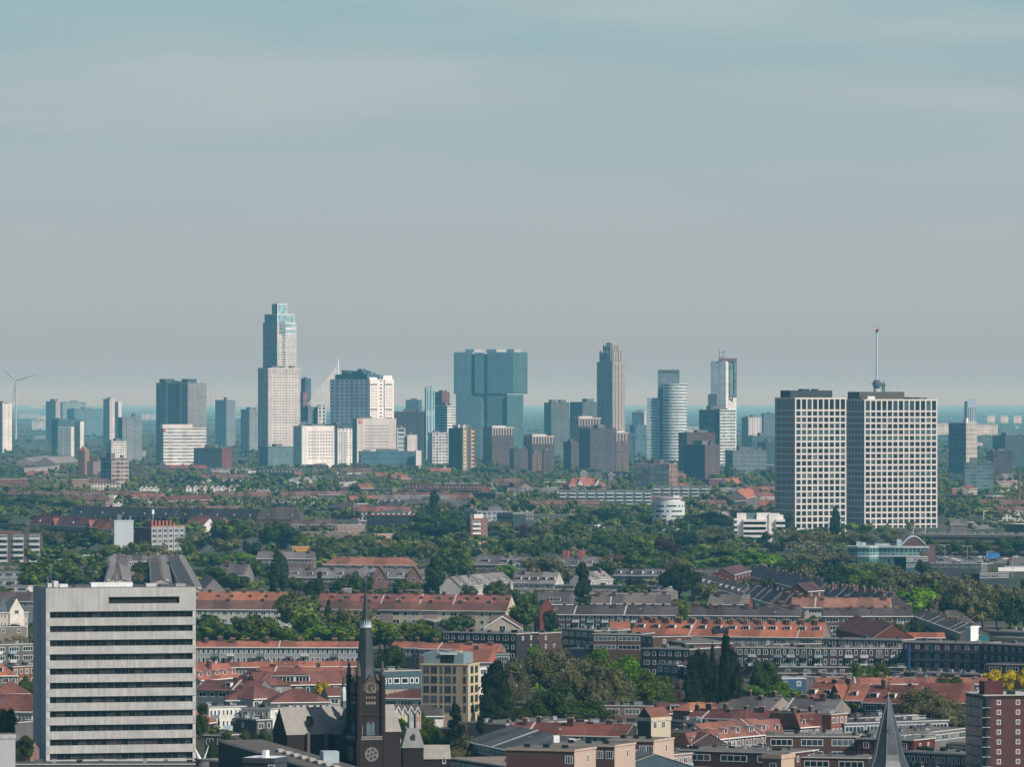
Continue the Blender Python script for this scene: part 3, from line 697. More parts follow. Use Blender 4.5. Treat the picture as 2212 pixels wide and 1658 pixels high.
# ---- tower with red frame and roof letter
s = 1.5; p = ground_pt(cv('A3', 1835, 0)[0], s)
t = thing('residential_tower', 'slim tower with red cantilevered frame and metal letter on its roof', 'skyscraper', p, -math.atan2(p.x, p.y))
def mx(x): return (x-1835)*Q/s
k = MB(); k.prism([(mx(1703), 6), (mx(1835), 0), (mx(1865), 4), (mx(1925), 8), (mx(1925), 26), (mx(1703), 26)], 0, hz('A3', 683, s), 0, 2, 2.8, 3.3, edges=[0, 1, 1, 1, 1, 1])
k.build('wall', [MG((.36, .45, .49), (.12, .20, .25), .5, .5, .1), MG((.80, .80, .77), (.18, .28, .32), .6, .35, .2), m_gravel], t)  # shade of the left face is put into its blue-grey wall colour
k = MB(); k.prism([(mx(1868), 2), (mx(1922), 6), (mx(1922), 18), (mx(1868), 18)], hz('A3', 985, s), hz('A3', 670, s), 0, 1, 5, 5, bottom=True); k.build('cantilever_glazing', [MG((.15, .2, .2), (.13, .26, .28), .9, .8, .4), m_gravel], t)
k = MB(); z1 = hz('A3', 664, s); z0 = hz('A3', 992, s)
k.box(mx(1772), mx(1928), 1.4, 2, z1-3.4, z1+1); k.box(mx(1918), mx(1928), 1.4, 2.5, z0, z1); k.box(mx(1866), mx(1928), 1.4, 2.5, z0-1, z0+1); k.build('red_frame', M((.19, .085, .08), .6), t)
k = MB(); x0, x1 = mx(1780), mx(1818); zb = hz('A3', 645, s); zt = hz('A3', 588, s)
for (xa, za, xb, zb_) in ((x0, zb, x0, zt), (x0, zt, (x0+x1)/2, (zb+zt)/2), ((x0+x1)/2, (zb+zt)/2, x1, zt), (x1, zt, x1, zb)): k.tube((xa, 10, za), (xb, 10, zb_), .75, .75, 6)
k.tube((mx(1797), 10, z1), (mx(1797), 10, zb), .8, .8, 6); k.box(mx(1765), mx(1832), 9.5, 10.5, zb-1.4, zb); k.build('roof_letter', M((.3, .36, .4), .5, metal=.4), t)
k = MB(); k.prism([(mx(1680), -6), (mx(1756), -8), (mx(1756), 2), (mx(1680), 4)], 0, hz('A3', 968, s), 0, 0, 2.8, 3.3); k.build('lower_wing', MG((.07, .09, .11), (.06, .09, .12), .6, .5, .05), t)
# ---- generic skyline: (crop, xl, xm, xr, ytop, s, label, wall, left wall, glass, opts)
def far(C, xl, xm, xr, yt, s, label, wall, left=None, name='apartment_block', cat='apartment block', **k):
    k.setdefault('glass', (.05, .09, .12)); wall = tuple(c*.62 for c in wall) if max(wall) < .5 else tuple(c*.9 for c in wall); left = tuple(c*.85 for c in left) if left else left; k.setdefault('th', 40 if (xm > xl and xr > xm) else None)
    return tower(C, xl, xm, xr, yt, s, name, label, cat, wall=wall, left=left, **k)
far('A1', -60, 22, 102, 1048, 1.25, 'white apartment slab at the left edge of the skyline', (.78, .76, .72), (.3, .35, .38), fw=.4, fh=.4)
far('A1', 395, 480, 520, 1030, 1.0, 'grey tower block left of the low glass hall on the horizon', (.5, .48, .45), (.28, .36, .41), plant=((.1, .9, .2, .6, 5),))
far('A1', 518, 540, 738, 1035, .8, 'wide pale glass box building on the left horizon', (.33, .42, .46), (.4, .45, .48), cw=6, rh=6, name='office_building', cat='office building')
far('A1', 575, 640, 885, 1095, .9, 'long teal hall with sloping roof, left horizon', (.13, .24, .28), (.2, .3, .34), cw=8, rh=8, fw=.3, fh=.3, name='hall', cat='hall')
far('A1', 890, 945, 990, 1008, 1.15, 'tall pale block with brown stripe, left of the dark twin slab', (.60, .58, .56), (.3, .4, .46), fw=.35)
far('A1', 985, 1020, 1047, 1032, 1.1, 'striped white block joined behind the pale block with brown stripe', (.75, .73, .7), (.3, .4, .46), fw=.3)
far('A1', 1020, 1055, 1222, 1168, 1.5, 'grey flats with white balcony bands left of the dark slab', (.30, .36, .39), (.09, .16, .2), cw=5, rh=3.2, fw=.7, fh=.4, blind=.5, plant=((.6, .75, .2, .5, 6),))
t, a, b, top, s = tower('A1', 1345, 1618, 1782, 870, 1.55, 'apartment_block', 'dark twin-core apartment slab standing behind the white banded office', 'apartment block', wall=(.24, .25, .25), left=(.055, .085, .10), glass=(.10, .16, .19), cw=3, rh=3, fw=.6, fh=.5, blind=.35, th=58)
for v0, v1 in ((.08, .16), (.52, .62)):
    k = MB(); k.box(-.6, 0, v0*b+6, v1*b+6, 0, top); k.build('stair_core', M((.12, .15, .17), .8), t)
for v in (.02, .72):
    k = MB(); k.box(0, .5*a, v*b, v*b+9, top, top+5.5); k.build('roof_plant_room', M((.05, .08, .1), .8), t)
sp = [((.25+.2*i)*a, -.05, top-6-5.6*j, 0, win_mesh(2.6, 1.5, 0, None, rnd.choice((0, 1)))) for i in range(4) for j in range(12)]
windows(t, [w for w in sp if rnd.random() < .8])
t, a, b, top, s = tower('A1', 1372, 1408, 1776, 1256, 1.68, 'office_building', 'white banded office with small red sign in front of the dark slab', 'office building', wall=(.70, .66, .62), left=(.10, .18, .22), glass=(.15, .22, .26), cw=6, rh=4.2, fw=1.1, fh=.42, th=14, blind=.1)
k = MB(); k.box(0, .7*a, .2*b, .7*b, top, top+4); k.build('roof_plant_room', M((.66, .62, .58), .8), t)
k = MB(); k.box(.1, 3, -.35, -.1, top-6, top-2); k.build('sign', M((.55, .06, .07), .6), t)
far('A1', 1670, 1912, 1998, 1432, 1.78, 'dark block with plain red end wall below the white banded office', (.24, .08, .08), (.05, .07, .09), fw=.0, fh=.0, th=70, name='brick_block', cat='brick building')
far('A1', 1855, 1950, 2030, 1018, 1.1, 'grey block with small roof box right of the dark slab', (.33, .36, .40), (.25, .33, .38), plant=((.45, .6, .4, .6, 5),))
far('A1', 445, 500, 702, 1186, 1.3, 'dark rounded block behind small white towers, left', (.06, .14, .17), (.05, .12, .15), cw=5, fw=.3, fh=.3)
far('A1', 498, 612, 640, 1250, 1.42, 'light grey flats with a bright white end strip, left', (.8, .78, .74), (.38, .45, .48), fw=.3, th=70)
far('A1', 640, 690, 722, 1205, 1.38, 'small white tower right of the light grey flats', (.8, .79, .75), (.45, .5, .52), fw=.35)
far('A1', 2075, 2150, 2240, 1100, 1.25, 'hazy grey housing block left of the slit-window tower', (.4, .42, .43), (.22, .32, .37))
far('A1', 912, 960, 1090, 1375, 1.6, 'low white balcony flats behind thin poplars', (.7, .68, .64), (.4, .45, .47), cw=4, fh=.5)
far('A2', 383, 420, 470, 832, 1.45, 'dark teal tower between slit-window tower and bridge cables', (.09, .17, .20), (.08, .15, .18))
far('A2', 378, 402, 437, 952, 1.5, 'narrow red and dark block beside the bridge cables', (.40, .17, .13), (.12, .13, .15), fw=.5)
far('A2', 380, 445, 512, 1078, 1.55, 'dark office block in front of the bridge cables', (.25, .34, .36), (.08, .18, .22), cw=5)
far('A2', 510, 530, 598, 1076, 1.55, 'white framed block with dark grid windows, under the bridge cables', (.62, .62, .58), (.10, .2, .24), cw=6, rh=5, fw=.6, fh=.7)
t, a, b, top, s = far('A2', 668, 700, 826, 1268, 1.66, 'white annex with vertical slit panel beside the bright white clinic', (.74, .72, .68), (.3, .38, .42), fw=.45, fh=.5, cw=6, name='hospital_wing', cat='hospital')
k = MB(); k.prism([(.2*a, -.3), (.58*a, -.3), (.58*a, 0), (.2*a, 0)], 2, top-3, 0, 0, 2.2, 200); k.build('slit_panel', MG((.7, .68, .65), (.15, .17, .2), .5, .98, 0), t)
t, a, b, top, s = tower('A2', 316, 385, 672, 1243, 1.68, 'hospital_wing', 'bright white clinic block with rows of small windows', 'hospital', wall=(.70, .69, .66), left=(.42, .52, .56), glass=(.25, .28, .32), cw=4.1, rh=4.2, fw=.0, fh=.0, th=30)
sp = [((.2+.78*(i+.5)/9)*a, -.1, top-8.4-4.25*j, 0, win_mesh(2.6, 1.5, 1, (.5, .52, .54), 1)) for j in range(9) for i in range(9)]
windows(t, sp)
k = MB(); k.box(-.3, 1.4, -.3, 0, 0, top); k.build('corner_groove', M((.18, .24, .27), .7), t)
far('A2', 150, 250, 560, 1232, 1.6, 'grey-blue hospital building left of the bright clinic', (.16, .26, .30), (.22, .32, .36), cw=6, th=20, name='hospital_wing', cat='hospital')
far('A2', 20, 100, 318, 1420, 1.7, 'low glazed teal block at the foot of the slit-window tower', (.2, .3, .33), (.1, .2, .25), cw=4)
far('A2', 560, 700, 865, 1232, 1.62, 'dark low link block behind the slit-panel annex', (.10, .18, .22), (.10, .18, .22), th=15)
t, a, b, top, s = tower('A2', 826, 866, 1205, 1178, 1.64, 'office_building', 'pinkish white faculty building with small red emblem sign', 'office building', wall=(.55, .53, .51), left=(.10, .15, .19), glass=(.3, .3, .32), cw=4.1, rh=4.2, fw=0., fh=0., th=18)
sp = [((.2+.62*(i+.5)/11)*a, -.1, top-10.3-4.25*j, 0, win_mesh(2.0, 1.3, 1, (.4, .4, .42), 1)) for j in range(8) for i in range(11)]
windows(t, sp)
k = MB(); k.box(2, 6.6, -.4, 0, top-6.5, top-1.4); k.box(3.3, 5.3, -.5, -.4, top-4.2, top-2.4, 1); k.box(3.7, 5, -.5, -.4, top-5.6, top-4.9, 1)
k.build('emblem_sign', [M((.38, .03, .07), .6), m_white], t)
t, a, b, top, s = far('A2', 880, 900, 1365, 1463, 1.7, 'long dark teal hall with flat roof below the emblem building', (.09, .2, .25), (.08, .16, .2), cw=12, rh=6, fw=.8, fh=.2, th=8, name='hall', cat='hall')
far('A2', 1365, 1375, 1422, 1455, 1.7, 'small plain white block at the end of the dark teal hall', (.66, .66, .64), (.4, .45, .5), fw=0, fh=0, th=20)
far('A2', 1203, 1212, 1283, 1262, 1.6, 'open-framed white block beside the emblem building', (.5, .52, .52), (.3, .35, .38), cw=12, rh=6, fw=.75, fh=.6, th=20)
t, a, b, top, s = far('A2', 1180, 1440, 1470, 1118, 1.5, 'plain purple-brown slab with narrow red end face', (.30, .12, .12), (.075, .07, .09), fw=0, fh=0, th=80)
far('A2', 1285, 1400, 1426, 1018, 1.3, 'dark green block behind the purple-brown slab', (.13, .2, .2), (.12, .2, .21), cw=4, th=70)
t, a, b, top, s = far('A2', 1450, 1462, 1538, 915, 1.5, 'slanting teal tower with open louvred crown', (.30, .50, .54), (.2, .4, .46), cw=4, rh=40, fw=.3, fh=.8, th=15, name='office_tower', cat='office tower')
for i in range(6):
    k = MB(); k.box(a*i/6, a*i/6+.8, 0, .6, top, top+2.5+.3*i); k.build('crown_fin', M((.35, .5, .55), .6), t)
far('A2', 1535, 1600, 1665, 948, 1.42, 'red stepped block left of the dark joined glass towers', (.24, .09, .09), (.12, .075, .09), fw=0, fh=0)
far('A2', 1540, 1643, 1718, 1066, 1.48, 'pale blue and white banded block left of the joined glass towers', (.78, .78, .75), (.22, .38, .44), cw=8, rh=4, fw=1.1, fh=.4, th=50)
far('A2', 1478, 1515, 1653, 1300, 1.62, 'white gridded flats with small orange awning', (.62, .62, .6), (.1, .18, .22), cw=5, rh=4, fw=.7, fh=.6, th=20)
far('A2', 1285, 1300, 1386, 1320, 1.6, 'square white gate building with dark middle opening', (.6, .58, .56), (.4, .42, .44), fw=0, fh=0, th=20)
t, a, b, top, s = far('A2', 1655, 1775, 1895, 1262, 1.82, 'dark brown balcony tower with sunlit yellow balcony strips', (.16, .12, .09), (.06, .065, .065), cw=3, rh=3.4, fw=.6, fh=.35, th=48, blind=.4)
for u in (.05, .62):
    for j in range(12):
        k = MB(); k.box(u*a, u*a+4, -.9, 0, top-5-4.6*j, top-3.4-4.6*j); k.build('balcony', M((.66, .52, .34), .7), t)
k = MB(); k.box(.0*a, .3*a, -.6, 0, 0, top-1); k.box(.55*a, .62*a, -1, 0, 0, top-1); k.build('pier', M((.3, .24, .2), .8), t)
k = MB()
for i in range(12): u = rnd.random()*.8; k.box(u*a, u*a+rnd.uniform(1, 3), rnd.uniform(.1, .6)*b, .7*b, top, top+rnd.uniform(1.5, 4.5))
k.build('roof_equipment', M((.5, .5, .5), .7), t)
def brickblock(C, xl, xm, xr, yt, s, label, crown=True, wall=(.135, .088, .078), left=(.055, .05, .06), **kw):
    t, a, b, top, s = far(C, xl, xm, xr, yt, s, label, wall, left, cw=4.4, rh=3.6, fw=.45, fh=.5, name='brick_tower', cat='brick tower', **kw)
    if crown:
        n = max(4, int(a/3.6)); k = MB()
        for i in range(n): k.box(a*i/n, a*i/n+1.3, -.7, 0, top-10, top)
        k.box(0, a, -.75, 0, top-1.4, top+.6); k.build('colonnade', M((.40, .37, .34), .8), t)
        k = MB(); k.box(.1*a, .7*a, .2*b, .7*b, top, top+2); k.build('roof_cabin', m_white, t)
    return t
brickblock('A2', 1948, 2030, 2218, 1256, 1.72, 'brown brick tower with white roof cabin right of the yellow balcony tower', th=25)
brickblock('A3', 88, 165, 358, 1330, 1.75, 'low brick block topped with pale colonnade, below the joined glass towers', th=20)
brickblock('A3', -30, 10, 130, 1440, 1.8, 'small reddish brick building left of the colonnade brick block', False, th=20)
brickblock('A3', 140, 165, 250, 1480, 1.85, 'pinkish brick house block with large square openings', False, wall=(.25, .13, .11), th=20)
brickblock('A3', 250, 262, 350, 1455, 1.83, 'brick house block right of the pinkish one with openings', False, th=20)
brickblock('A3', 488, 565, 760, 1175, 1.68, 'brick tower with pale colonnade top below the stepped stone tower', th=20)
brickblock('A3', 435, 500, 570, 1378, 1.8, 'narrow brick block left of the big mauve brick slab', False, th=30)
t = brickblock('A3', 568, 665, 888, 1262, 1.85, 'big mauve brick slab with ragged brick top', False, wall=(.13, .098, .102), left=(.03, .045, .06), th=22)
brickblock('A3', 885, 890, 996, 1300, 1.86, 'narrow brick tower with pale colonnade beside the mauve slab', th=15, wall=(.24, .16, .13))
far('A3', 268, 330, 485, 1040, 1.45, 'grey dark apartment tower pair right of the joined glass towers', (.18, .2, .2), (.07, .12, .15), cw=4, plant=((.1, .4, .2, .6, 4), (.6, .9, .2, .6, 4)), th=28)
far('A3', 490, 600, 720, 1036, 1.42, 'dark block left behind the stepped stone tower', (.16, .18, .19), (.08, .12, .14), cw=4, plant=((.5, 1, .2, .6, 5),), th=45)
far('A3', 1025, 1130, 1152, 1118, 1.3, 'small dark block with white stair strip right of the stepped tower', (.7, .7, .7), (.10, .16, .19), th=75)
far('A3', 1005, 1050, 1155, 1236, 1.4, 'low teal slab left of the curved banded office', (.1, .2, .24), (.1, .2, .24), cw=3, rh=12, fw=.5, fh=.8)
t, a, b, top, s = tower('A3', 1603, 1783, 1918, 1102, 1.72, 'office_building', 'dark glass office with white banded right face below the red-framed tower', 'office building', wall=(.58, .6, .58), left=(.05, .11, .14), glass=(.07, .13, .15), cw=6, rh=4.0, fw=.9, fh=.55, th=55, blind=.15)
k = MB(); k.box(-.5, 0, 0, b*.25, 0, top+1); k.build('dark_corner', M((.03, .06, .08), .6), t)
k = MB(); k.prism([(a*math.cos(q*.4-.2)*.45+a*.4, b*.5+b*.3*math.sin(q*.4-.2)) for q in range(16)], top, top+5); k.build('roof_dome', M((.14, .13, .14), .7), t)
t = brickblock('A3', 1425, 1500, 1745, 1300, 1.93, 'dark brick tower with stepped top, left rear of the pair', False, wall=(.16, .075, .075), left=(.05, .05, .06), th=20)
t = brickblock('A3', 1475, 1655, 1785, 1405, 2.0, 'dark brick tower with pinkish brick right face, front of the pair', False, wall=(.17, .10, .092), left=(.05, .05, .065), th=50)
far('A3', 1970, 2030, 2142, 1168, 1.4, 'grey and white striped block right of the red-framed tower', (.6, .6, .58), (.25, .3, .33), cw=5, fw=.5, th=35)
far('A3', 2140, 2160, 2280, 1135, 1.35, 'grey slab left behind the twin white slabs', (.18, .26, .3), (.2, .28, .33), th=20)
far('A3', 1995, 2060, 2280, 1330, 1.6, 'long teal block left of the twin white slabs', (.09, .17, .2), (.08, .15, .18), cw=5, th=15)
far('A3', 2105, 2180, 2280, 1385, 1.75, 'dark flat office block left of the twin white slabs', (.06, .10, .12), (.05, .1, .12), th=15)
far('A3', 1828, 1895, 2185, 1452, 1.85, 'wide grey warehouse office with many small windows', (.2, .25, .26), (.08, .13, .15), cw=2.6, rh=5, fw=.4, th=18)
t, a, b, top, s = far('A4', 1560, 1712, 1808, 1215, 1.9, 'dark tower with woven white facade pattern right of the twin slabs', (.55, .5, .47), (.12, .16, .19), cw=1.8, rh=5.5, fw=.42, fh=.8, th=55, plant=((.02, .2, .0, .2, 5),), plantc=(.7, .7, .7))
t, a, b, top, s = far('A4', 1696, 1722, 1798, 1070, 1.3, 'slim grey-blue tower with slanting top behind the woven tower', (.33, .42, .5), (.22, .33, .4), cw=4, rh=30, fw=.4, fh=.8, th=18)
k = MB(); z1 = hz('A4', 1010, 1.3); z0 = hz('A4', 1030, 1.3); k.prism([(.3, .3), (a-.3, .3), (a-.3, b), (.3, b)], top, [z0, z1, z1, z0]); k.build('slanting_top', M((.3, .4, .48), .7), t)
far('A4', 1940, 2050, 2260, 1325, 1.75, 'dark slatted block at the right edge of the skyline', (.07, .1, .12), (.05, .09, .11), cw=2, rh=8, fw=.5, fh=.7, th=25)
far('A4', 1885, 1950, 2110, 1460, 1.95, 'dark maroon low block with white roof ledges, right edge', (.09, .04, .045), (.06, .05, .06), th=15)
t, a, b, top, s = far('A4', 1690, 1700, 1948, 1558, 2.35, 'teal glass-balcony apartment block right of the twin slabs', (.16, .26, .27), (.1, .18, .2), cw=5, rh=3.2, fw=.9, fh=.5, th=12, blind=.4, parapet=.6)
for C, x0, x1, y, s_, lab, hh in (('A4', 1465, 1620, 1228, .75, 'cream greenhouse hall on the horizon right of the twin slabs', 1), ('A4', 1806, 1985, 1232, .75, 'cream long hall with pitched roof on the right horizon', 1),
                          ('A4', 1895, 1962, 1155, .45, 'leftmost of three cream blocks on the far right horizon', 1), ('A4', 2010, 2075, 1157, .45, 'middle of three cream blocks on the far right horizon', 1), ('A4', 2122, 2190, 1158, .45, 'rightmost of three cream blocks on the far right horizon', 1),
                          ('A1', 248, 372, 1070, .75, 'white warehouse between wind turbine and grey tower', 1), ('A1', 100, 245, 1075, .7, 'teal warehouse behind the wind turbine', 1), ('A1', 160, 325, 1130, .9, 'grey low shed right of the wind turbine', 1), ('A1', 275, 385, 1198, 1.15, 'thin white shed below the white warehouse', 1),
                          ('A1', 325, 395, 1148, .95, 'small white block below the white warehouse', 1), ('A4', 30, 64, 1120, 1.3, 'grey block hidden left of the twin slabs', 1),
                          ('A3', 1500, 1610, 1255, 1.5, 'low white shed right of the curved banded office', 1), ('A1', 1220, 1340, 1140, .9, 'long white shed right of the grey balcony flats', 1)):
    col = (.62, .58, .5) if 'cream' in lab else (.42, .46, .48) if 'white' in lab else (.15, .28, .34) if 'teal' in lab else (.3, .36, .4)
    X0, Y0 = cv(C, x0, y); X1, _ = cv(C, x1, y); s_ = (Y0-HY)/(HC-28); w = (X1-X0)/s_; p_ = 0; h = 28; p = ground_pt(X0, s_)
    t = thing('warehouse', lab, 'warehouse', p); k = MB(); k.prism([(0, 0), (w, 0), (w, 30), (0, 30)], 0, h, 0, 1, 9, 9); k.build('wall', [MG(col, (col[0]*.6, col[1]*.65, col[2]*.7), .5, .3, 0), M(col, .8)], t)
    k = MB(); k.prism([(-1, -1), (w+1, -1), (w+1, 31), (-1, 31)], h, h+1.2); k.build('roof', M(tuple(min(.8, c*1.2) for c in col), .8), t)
# white silo and arch bridge
s = 1.55; p = ground_pt(cv('A3', 1022, 0)[0], s)
t = thing('storage_tank', 'white ribbed tank on a pedestal right of the stepped tower', 'tank', p)
k = MB(); zc = hz('A3', 1327, s); k.lathe([(3, 0), (3, zc-3), (6, zc-2), (6.2, zc+1), (5, zc+3), (2, zc+4)], n=16); k.build('tank', M((.8, .78, .74), .5), t)
s = .6; p = ground_pt(cv('A1', 2130, 0)[0], s); t = thing('arch_bridge', 'distant white arch bridge left of the slit-window tower', 'bridge', p)
k = MB(); n = 14; w = 180*Q/s/2*1.5; z0 = hz('A1', 1165, s); zz = hz('A1', 1062, s)
pts = [(-w+2*w*i/n, 0, z0+(zz-z0)*(1-(2*i/n-1)**2)) for i in range(n+1)]
for i in range(n): k.tube(pts[i], pts[i+1], 1.7, 1.7, 5)
for i in range(1, n): k.tube(pts[i], (pts[i][0], 0, z0), .45, .45, 4)
k.build('arch', M((.75, .74, .7), .6), t); k = MB(); k.box(-w*1.2, w*1.2, -2, 14, z0-2, z0+1); k.build('deck', M((.6, .6, .58), .7), t)
# wind turbine
s = 1.0; p = ground_pt(cv('A1', 136, 0)[0], s); zh = hz('A1', 852, s)
t = thing('wind_turbine', 'white wind turbine with three blades at the left edge', 'wind turbine', p)
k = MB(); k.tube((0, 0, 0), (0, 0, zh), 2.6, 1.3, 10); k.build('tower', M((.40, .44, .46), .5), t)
k = MB(); k.box(-1.6, 1.6, -3, 6, zh-1.6, zh+1.6); k.lathe([(.01, 0), (1.6, 0)], n=8); k.build('nacelle', M((.6, .62, .63), .5), t)
for tx, ty in ((5, 735), (325, 795), (108, 1040)):
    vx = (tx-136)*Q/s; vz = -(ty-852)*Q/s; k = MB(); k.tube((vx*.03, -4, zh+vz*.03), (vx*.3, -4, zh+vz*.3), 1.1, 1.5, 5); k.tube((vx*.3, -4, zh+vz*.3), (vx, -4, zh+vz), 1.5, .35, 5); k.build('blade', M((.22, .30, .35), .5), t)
for C, x, y, s, lab in (('A1', 1815, 772, .9, 'thin lattice mast right of the dark slab'), ('A1', 1076, 960, .7, 'faint lattice mast left of the dark slab')):
    p = ground_pt(cv(C, x, 0)[0], s); t = thing('lattice_mast', lab, 'mast', p); zt = hz(C, y, s); k = MB()
    for i in range(3): k.tube((1.6*math.cos(i*2.1), 1.6*math.sin(i*2.1), 0), (.8*math.cos(i*2.1), .8*math.sin(i*2.1), zt), .22, .18, 3)
    k.tube((0, 0, zt-2), (0, 0, zt+6), .5, .3, 3); k.box(-9, 9, -.3, .3, zt-1.5, zt-.8); k.build('lattice', M((.35, .42, .45), .7), t)
# brick church tower far left, low hipped tower roof
s = 1.95; p = ground_pt(cv('A1', 720, 0)[0], s)
t = thing('church_tower', 'distant brick church tower with pointed pinkish roof, left', 'church tower', p, -.5)
k = MB(); w = 36*Q/s; zt = hz('A1', 1455, s); k.prism([(-w, -w), (w, -w), (w, w), (-w, w)], 0, zt, 0, 0, 3, 6, edges=[0, 0, 0, 1]); k.build('wall', [M((.24, .15, .13), .9), M((.05, .06, .07), .9)], t)
k = MB(); k.lathe([(w*1.35, zt), (.01, hz('A1', 1412, s))], n=4, ph=math.pi/4); k.build('roof', MT((.5, .2, .13)), t)
k = MB(); k.prism([(w, 0), (w+8, 0), (w+8, 22), (w, 22)], 0, zt-12); k.prism([(w, 6), (w+10, 6), (w+10, 7), (w, 7)], zt-12, zt-7); k.build('nave', M((.2, .16, .15), .9), t)
# small far blocks scattered along the horizon
R = random.Random(5); fb = []
for i in range(30):
    x = R.uniform(10, 2200); s_ = R.uniform(.55, 1.4); w = R.uniform(12, 34)
    if 555 < x < 1000 and s_ > 1.2: s_ = .9
    fb.append((x, s_, w, R.uniform(5, 13), R.choice(((.6, .58, .54), (.28, .3, .3), (.34, .2, .16), (.7, .7, .68), (.18, .24, .26)))))
fb.sort(key=lambda q: q[0])
for i, (x, s_, w, h, c) in enumerate(fb):
    p = ground_pt(x, s_); cn = 'pale' if c[0] > .5 else 'brick' if c[0] > .33 else 'grey'
    t = thing('distant_building', f'small {cn} building in the hazy distance, number {i+1} of 30 counted from the left', 'building', p, R.uniform(-.4, .4), 'small buildings in the hazy distance')
    k = MB(); k.prism([(0, 0), (w, 0), (w, 14), (0, 14)], 0, h, 0, 1, 3, 3.2); k.build('wall', [MG(c, (.1, .14, .17), .5, .5), m_gravel], t)
# ================================================================ middle distance
T = terrace
def _noop(): pass
PALE = (.55, .53, .5)
def house(C, xc, yt, wpx, s, label, wall=WHITE, tile=DARK, name='gable_house', group=None, deep=9, rise=.75):
    """a gable-fronted house: xc, top of gable, width in zoomed pixels"""
    X, Y = cv(C, xc, yt); top = HC-(Y-HY)/s; w = wpx*Q/s; p = ground_pt(X, s); e = top-w*rise*.5-.6
    t = thing(name, label, 'house', p, rnd.uniform(-.12, .12), group); b = MB(); h = w/2
    b.prism([(-h, 0), (h, 0), (h, deep), (-h, deep)], 0, e); b.poly([(-h, 0, e), (h, 0, e), (0, 0, top)]); b.poly([(h, deep, e), (-h, deep, e), (0, deep, top)])
    b.build('wall', M(wall, .8, .1), t)
    r = MB(); o = .3
    for sgn in (-1, 1):
        q = [(sgn*(h+o), -o, e-o*.8), (sgn*(h+o), deep+o, e-o*.8), (0, deep+o, top+.15), (0, -o, top+.15)]
        r.poly(q if sgn > 0 else q[::-1], 0, [(0, 0), (deep, 0), (deep, h), (0, h)])
    r.build('roof', MT(tile), t)
    r = MB()
    for sgn in (-1, 1): r.poly([(sgn*(h+o), -o-.02, e-o*.8-.3), (sgn*(h+o), -o-.02, e-o*.8+.1), (0, -o-.02, top+.25), (0, -o-.02, top-.35)][::sgn])
    r.build('bargeboard', m_white, t)
    put('window', win_mesh(min(2.2, w*.35), 1.6, 1, None, 0), t, (0, 0, e-1.2)); put('window', win_mesh(min(2.6, w*.45), 1.6, 2, None, 1), t, (0, 0, e-4.2))
    return t
def gable_on(t, x, w, he, hr, wall, tile, y=-.6, deep=5, nm='cross_gable'):
    """a cross gable standing on a row's front"""
    b = MB(); h = w/2; b.prism([(x-h, y), (x+h, y), (x+h, y+deep), (x-h, y+deep)], 0, he); b.poly([(x-h, y, he), (x+h, y, he), (x, y, hr)]); g = b.build(nm, M(wall, .85), t)
    r = MB()
    for s_ in (-1, 1):
        q = [(x+s_*(h+.3), y-.3, he-.3), (x+s_*(h+.3), y+deep, he-.3), (x, y+deep, hr+.15), (x, y-.3, hr+.15)]; r.poly(q if s_ > 0 else q[::-1], 0, [(0, 0), (deep, 0), (deep, h), (0, h)])
    r.build('gable_roof', MT(tile), g); put('window', win_mesh(min(2, w*.3), 1.6, 1), g, (x, y, he-1.6))
# --- left third
tower('B1', -120, 0, 365, 738, 3.9, 'apartment_block', 'five-storey flats with brick piers at the left edge beyond the banded office', 'apartment block', wall=(.12, .10, .10), glass=(.3, .34, .34), cw=7, rh=3.1, fw=.0, fh=.0, depth=10)
def balcony_flats(C, x0, x1, y0, s, label, n, floors, wall, panel, fl=3.1, glass=1, name='apartment_block', pier=.14, pf=.5):
    X0, Y0 = cv(C, x0, y0); X1, _ = cv(C, x1, y0); h = HC-(Y0-HY)/s; w = (X1-X0)/s; p = ground_pt(X0, s)
    t = thing(name, label, 'apartment block', p, -math.atan2(p.x, p.y)); b = MB(); b.prism([(0, 0), (w, 0), (w, 11), (0, 11)], 0, h, 0, 1); b.box(-.1, w+.1, -.15, 11, h, h+.4, 0, 1)
    b.build('wall', [M(wall, .85), m_gravel], t); bw = w/n; sp = []
    for i in range(n):
        for j in range(floors):
            z = h-fl*(j+1); x = (i+.5)*bw
            sp.append((x, -.02, z+1.0, 0, win_mesh(bw*(1-pier*2), 1.75, 3, None, rnd.choice((0, 1, 2)))))
            k = MB(); k.box(x-bw*(.5-pier), x+bw*(.5-pier), -1.2, 0, z-.1, z+.05); k.box(x-bw*(.5-pier), x+bw*(.5-pier), -1.25, -1.18, z, z+.95, 1); k.build('balcony', [M((.5, .5, .5), .8), M(panel, .7)], t)
    windows(t, sp); return t, w, h
bpy.data.objects.remove([o for o in bpy.data.objects if o.name.startswith('wall') and o.parent and o.parent['label'].startswith('five-storey flats')][0])
tt = [o for o in bpy.data.objects if o.get('label', '').startswith('five-storey flats')][0]; LABELS.pop(tt['label'])
for c in list(tt.children): bpy.data.objects.remove(c)
bpy.data.objects.remove(tt)
t, w, h = balcony_flats('B1', -190, 365, 738, 3.9, 'five-storey flats with dark brick piers at the left edge above the banded office', 4, 5, (.11, .085, .085), (.5, .53, .53), pier=.18)
k = MB(); k.box(w*.72, w*.8, 2, 6, h, h+3.4); k.build('roof_stack', M((.08, .07, .08), .9), t); k = MB(); k.box(0, w*.75, 3, 9, h+.4, h+1.6); k.build('roof_plant_room', M((.16, .09, .07), .9), t)
tower('B1', 972, 985, 1150, 620, 3.85, 'concrete_tower', 'pale grey windowless slab joined behind the red brick flats', 'concrete tower', wall=(.42, .47, .5), glass=(.2, .22, .25), cw=60, rh=90, fw=.0, fh=.0, th=20)
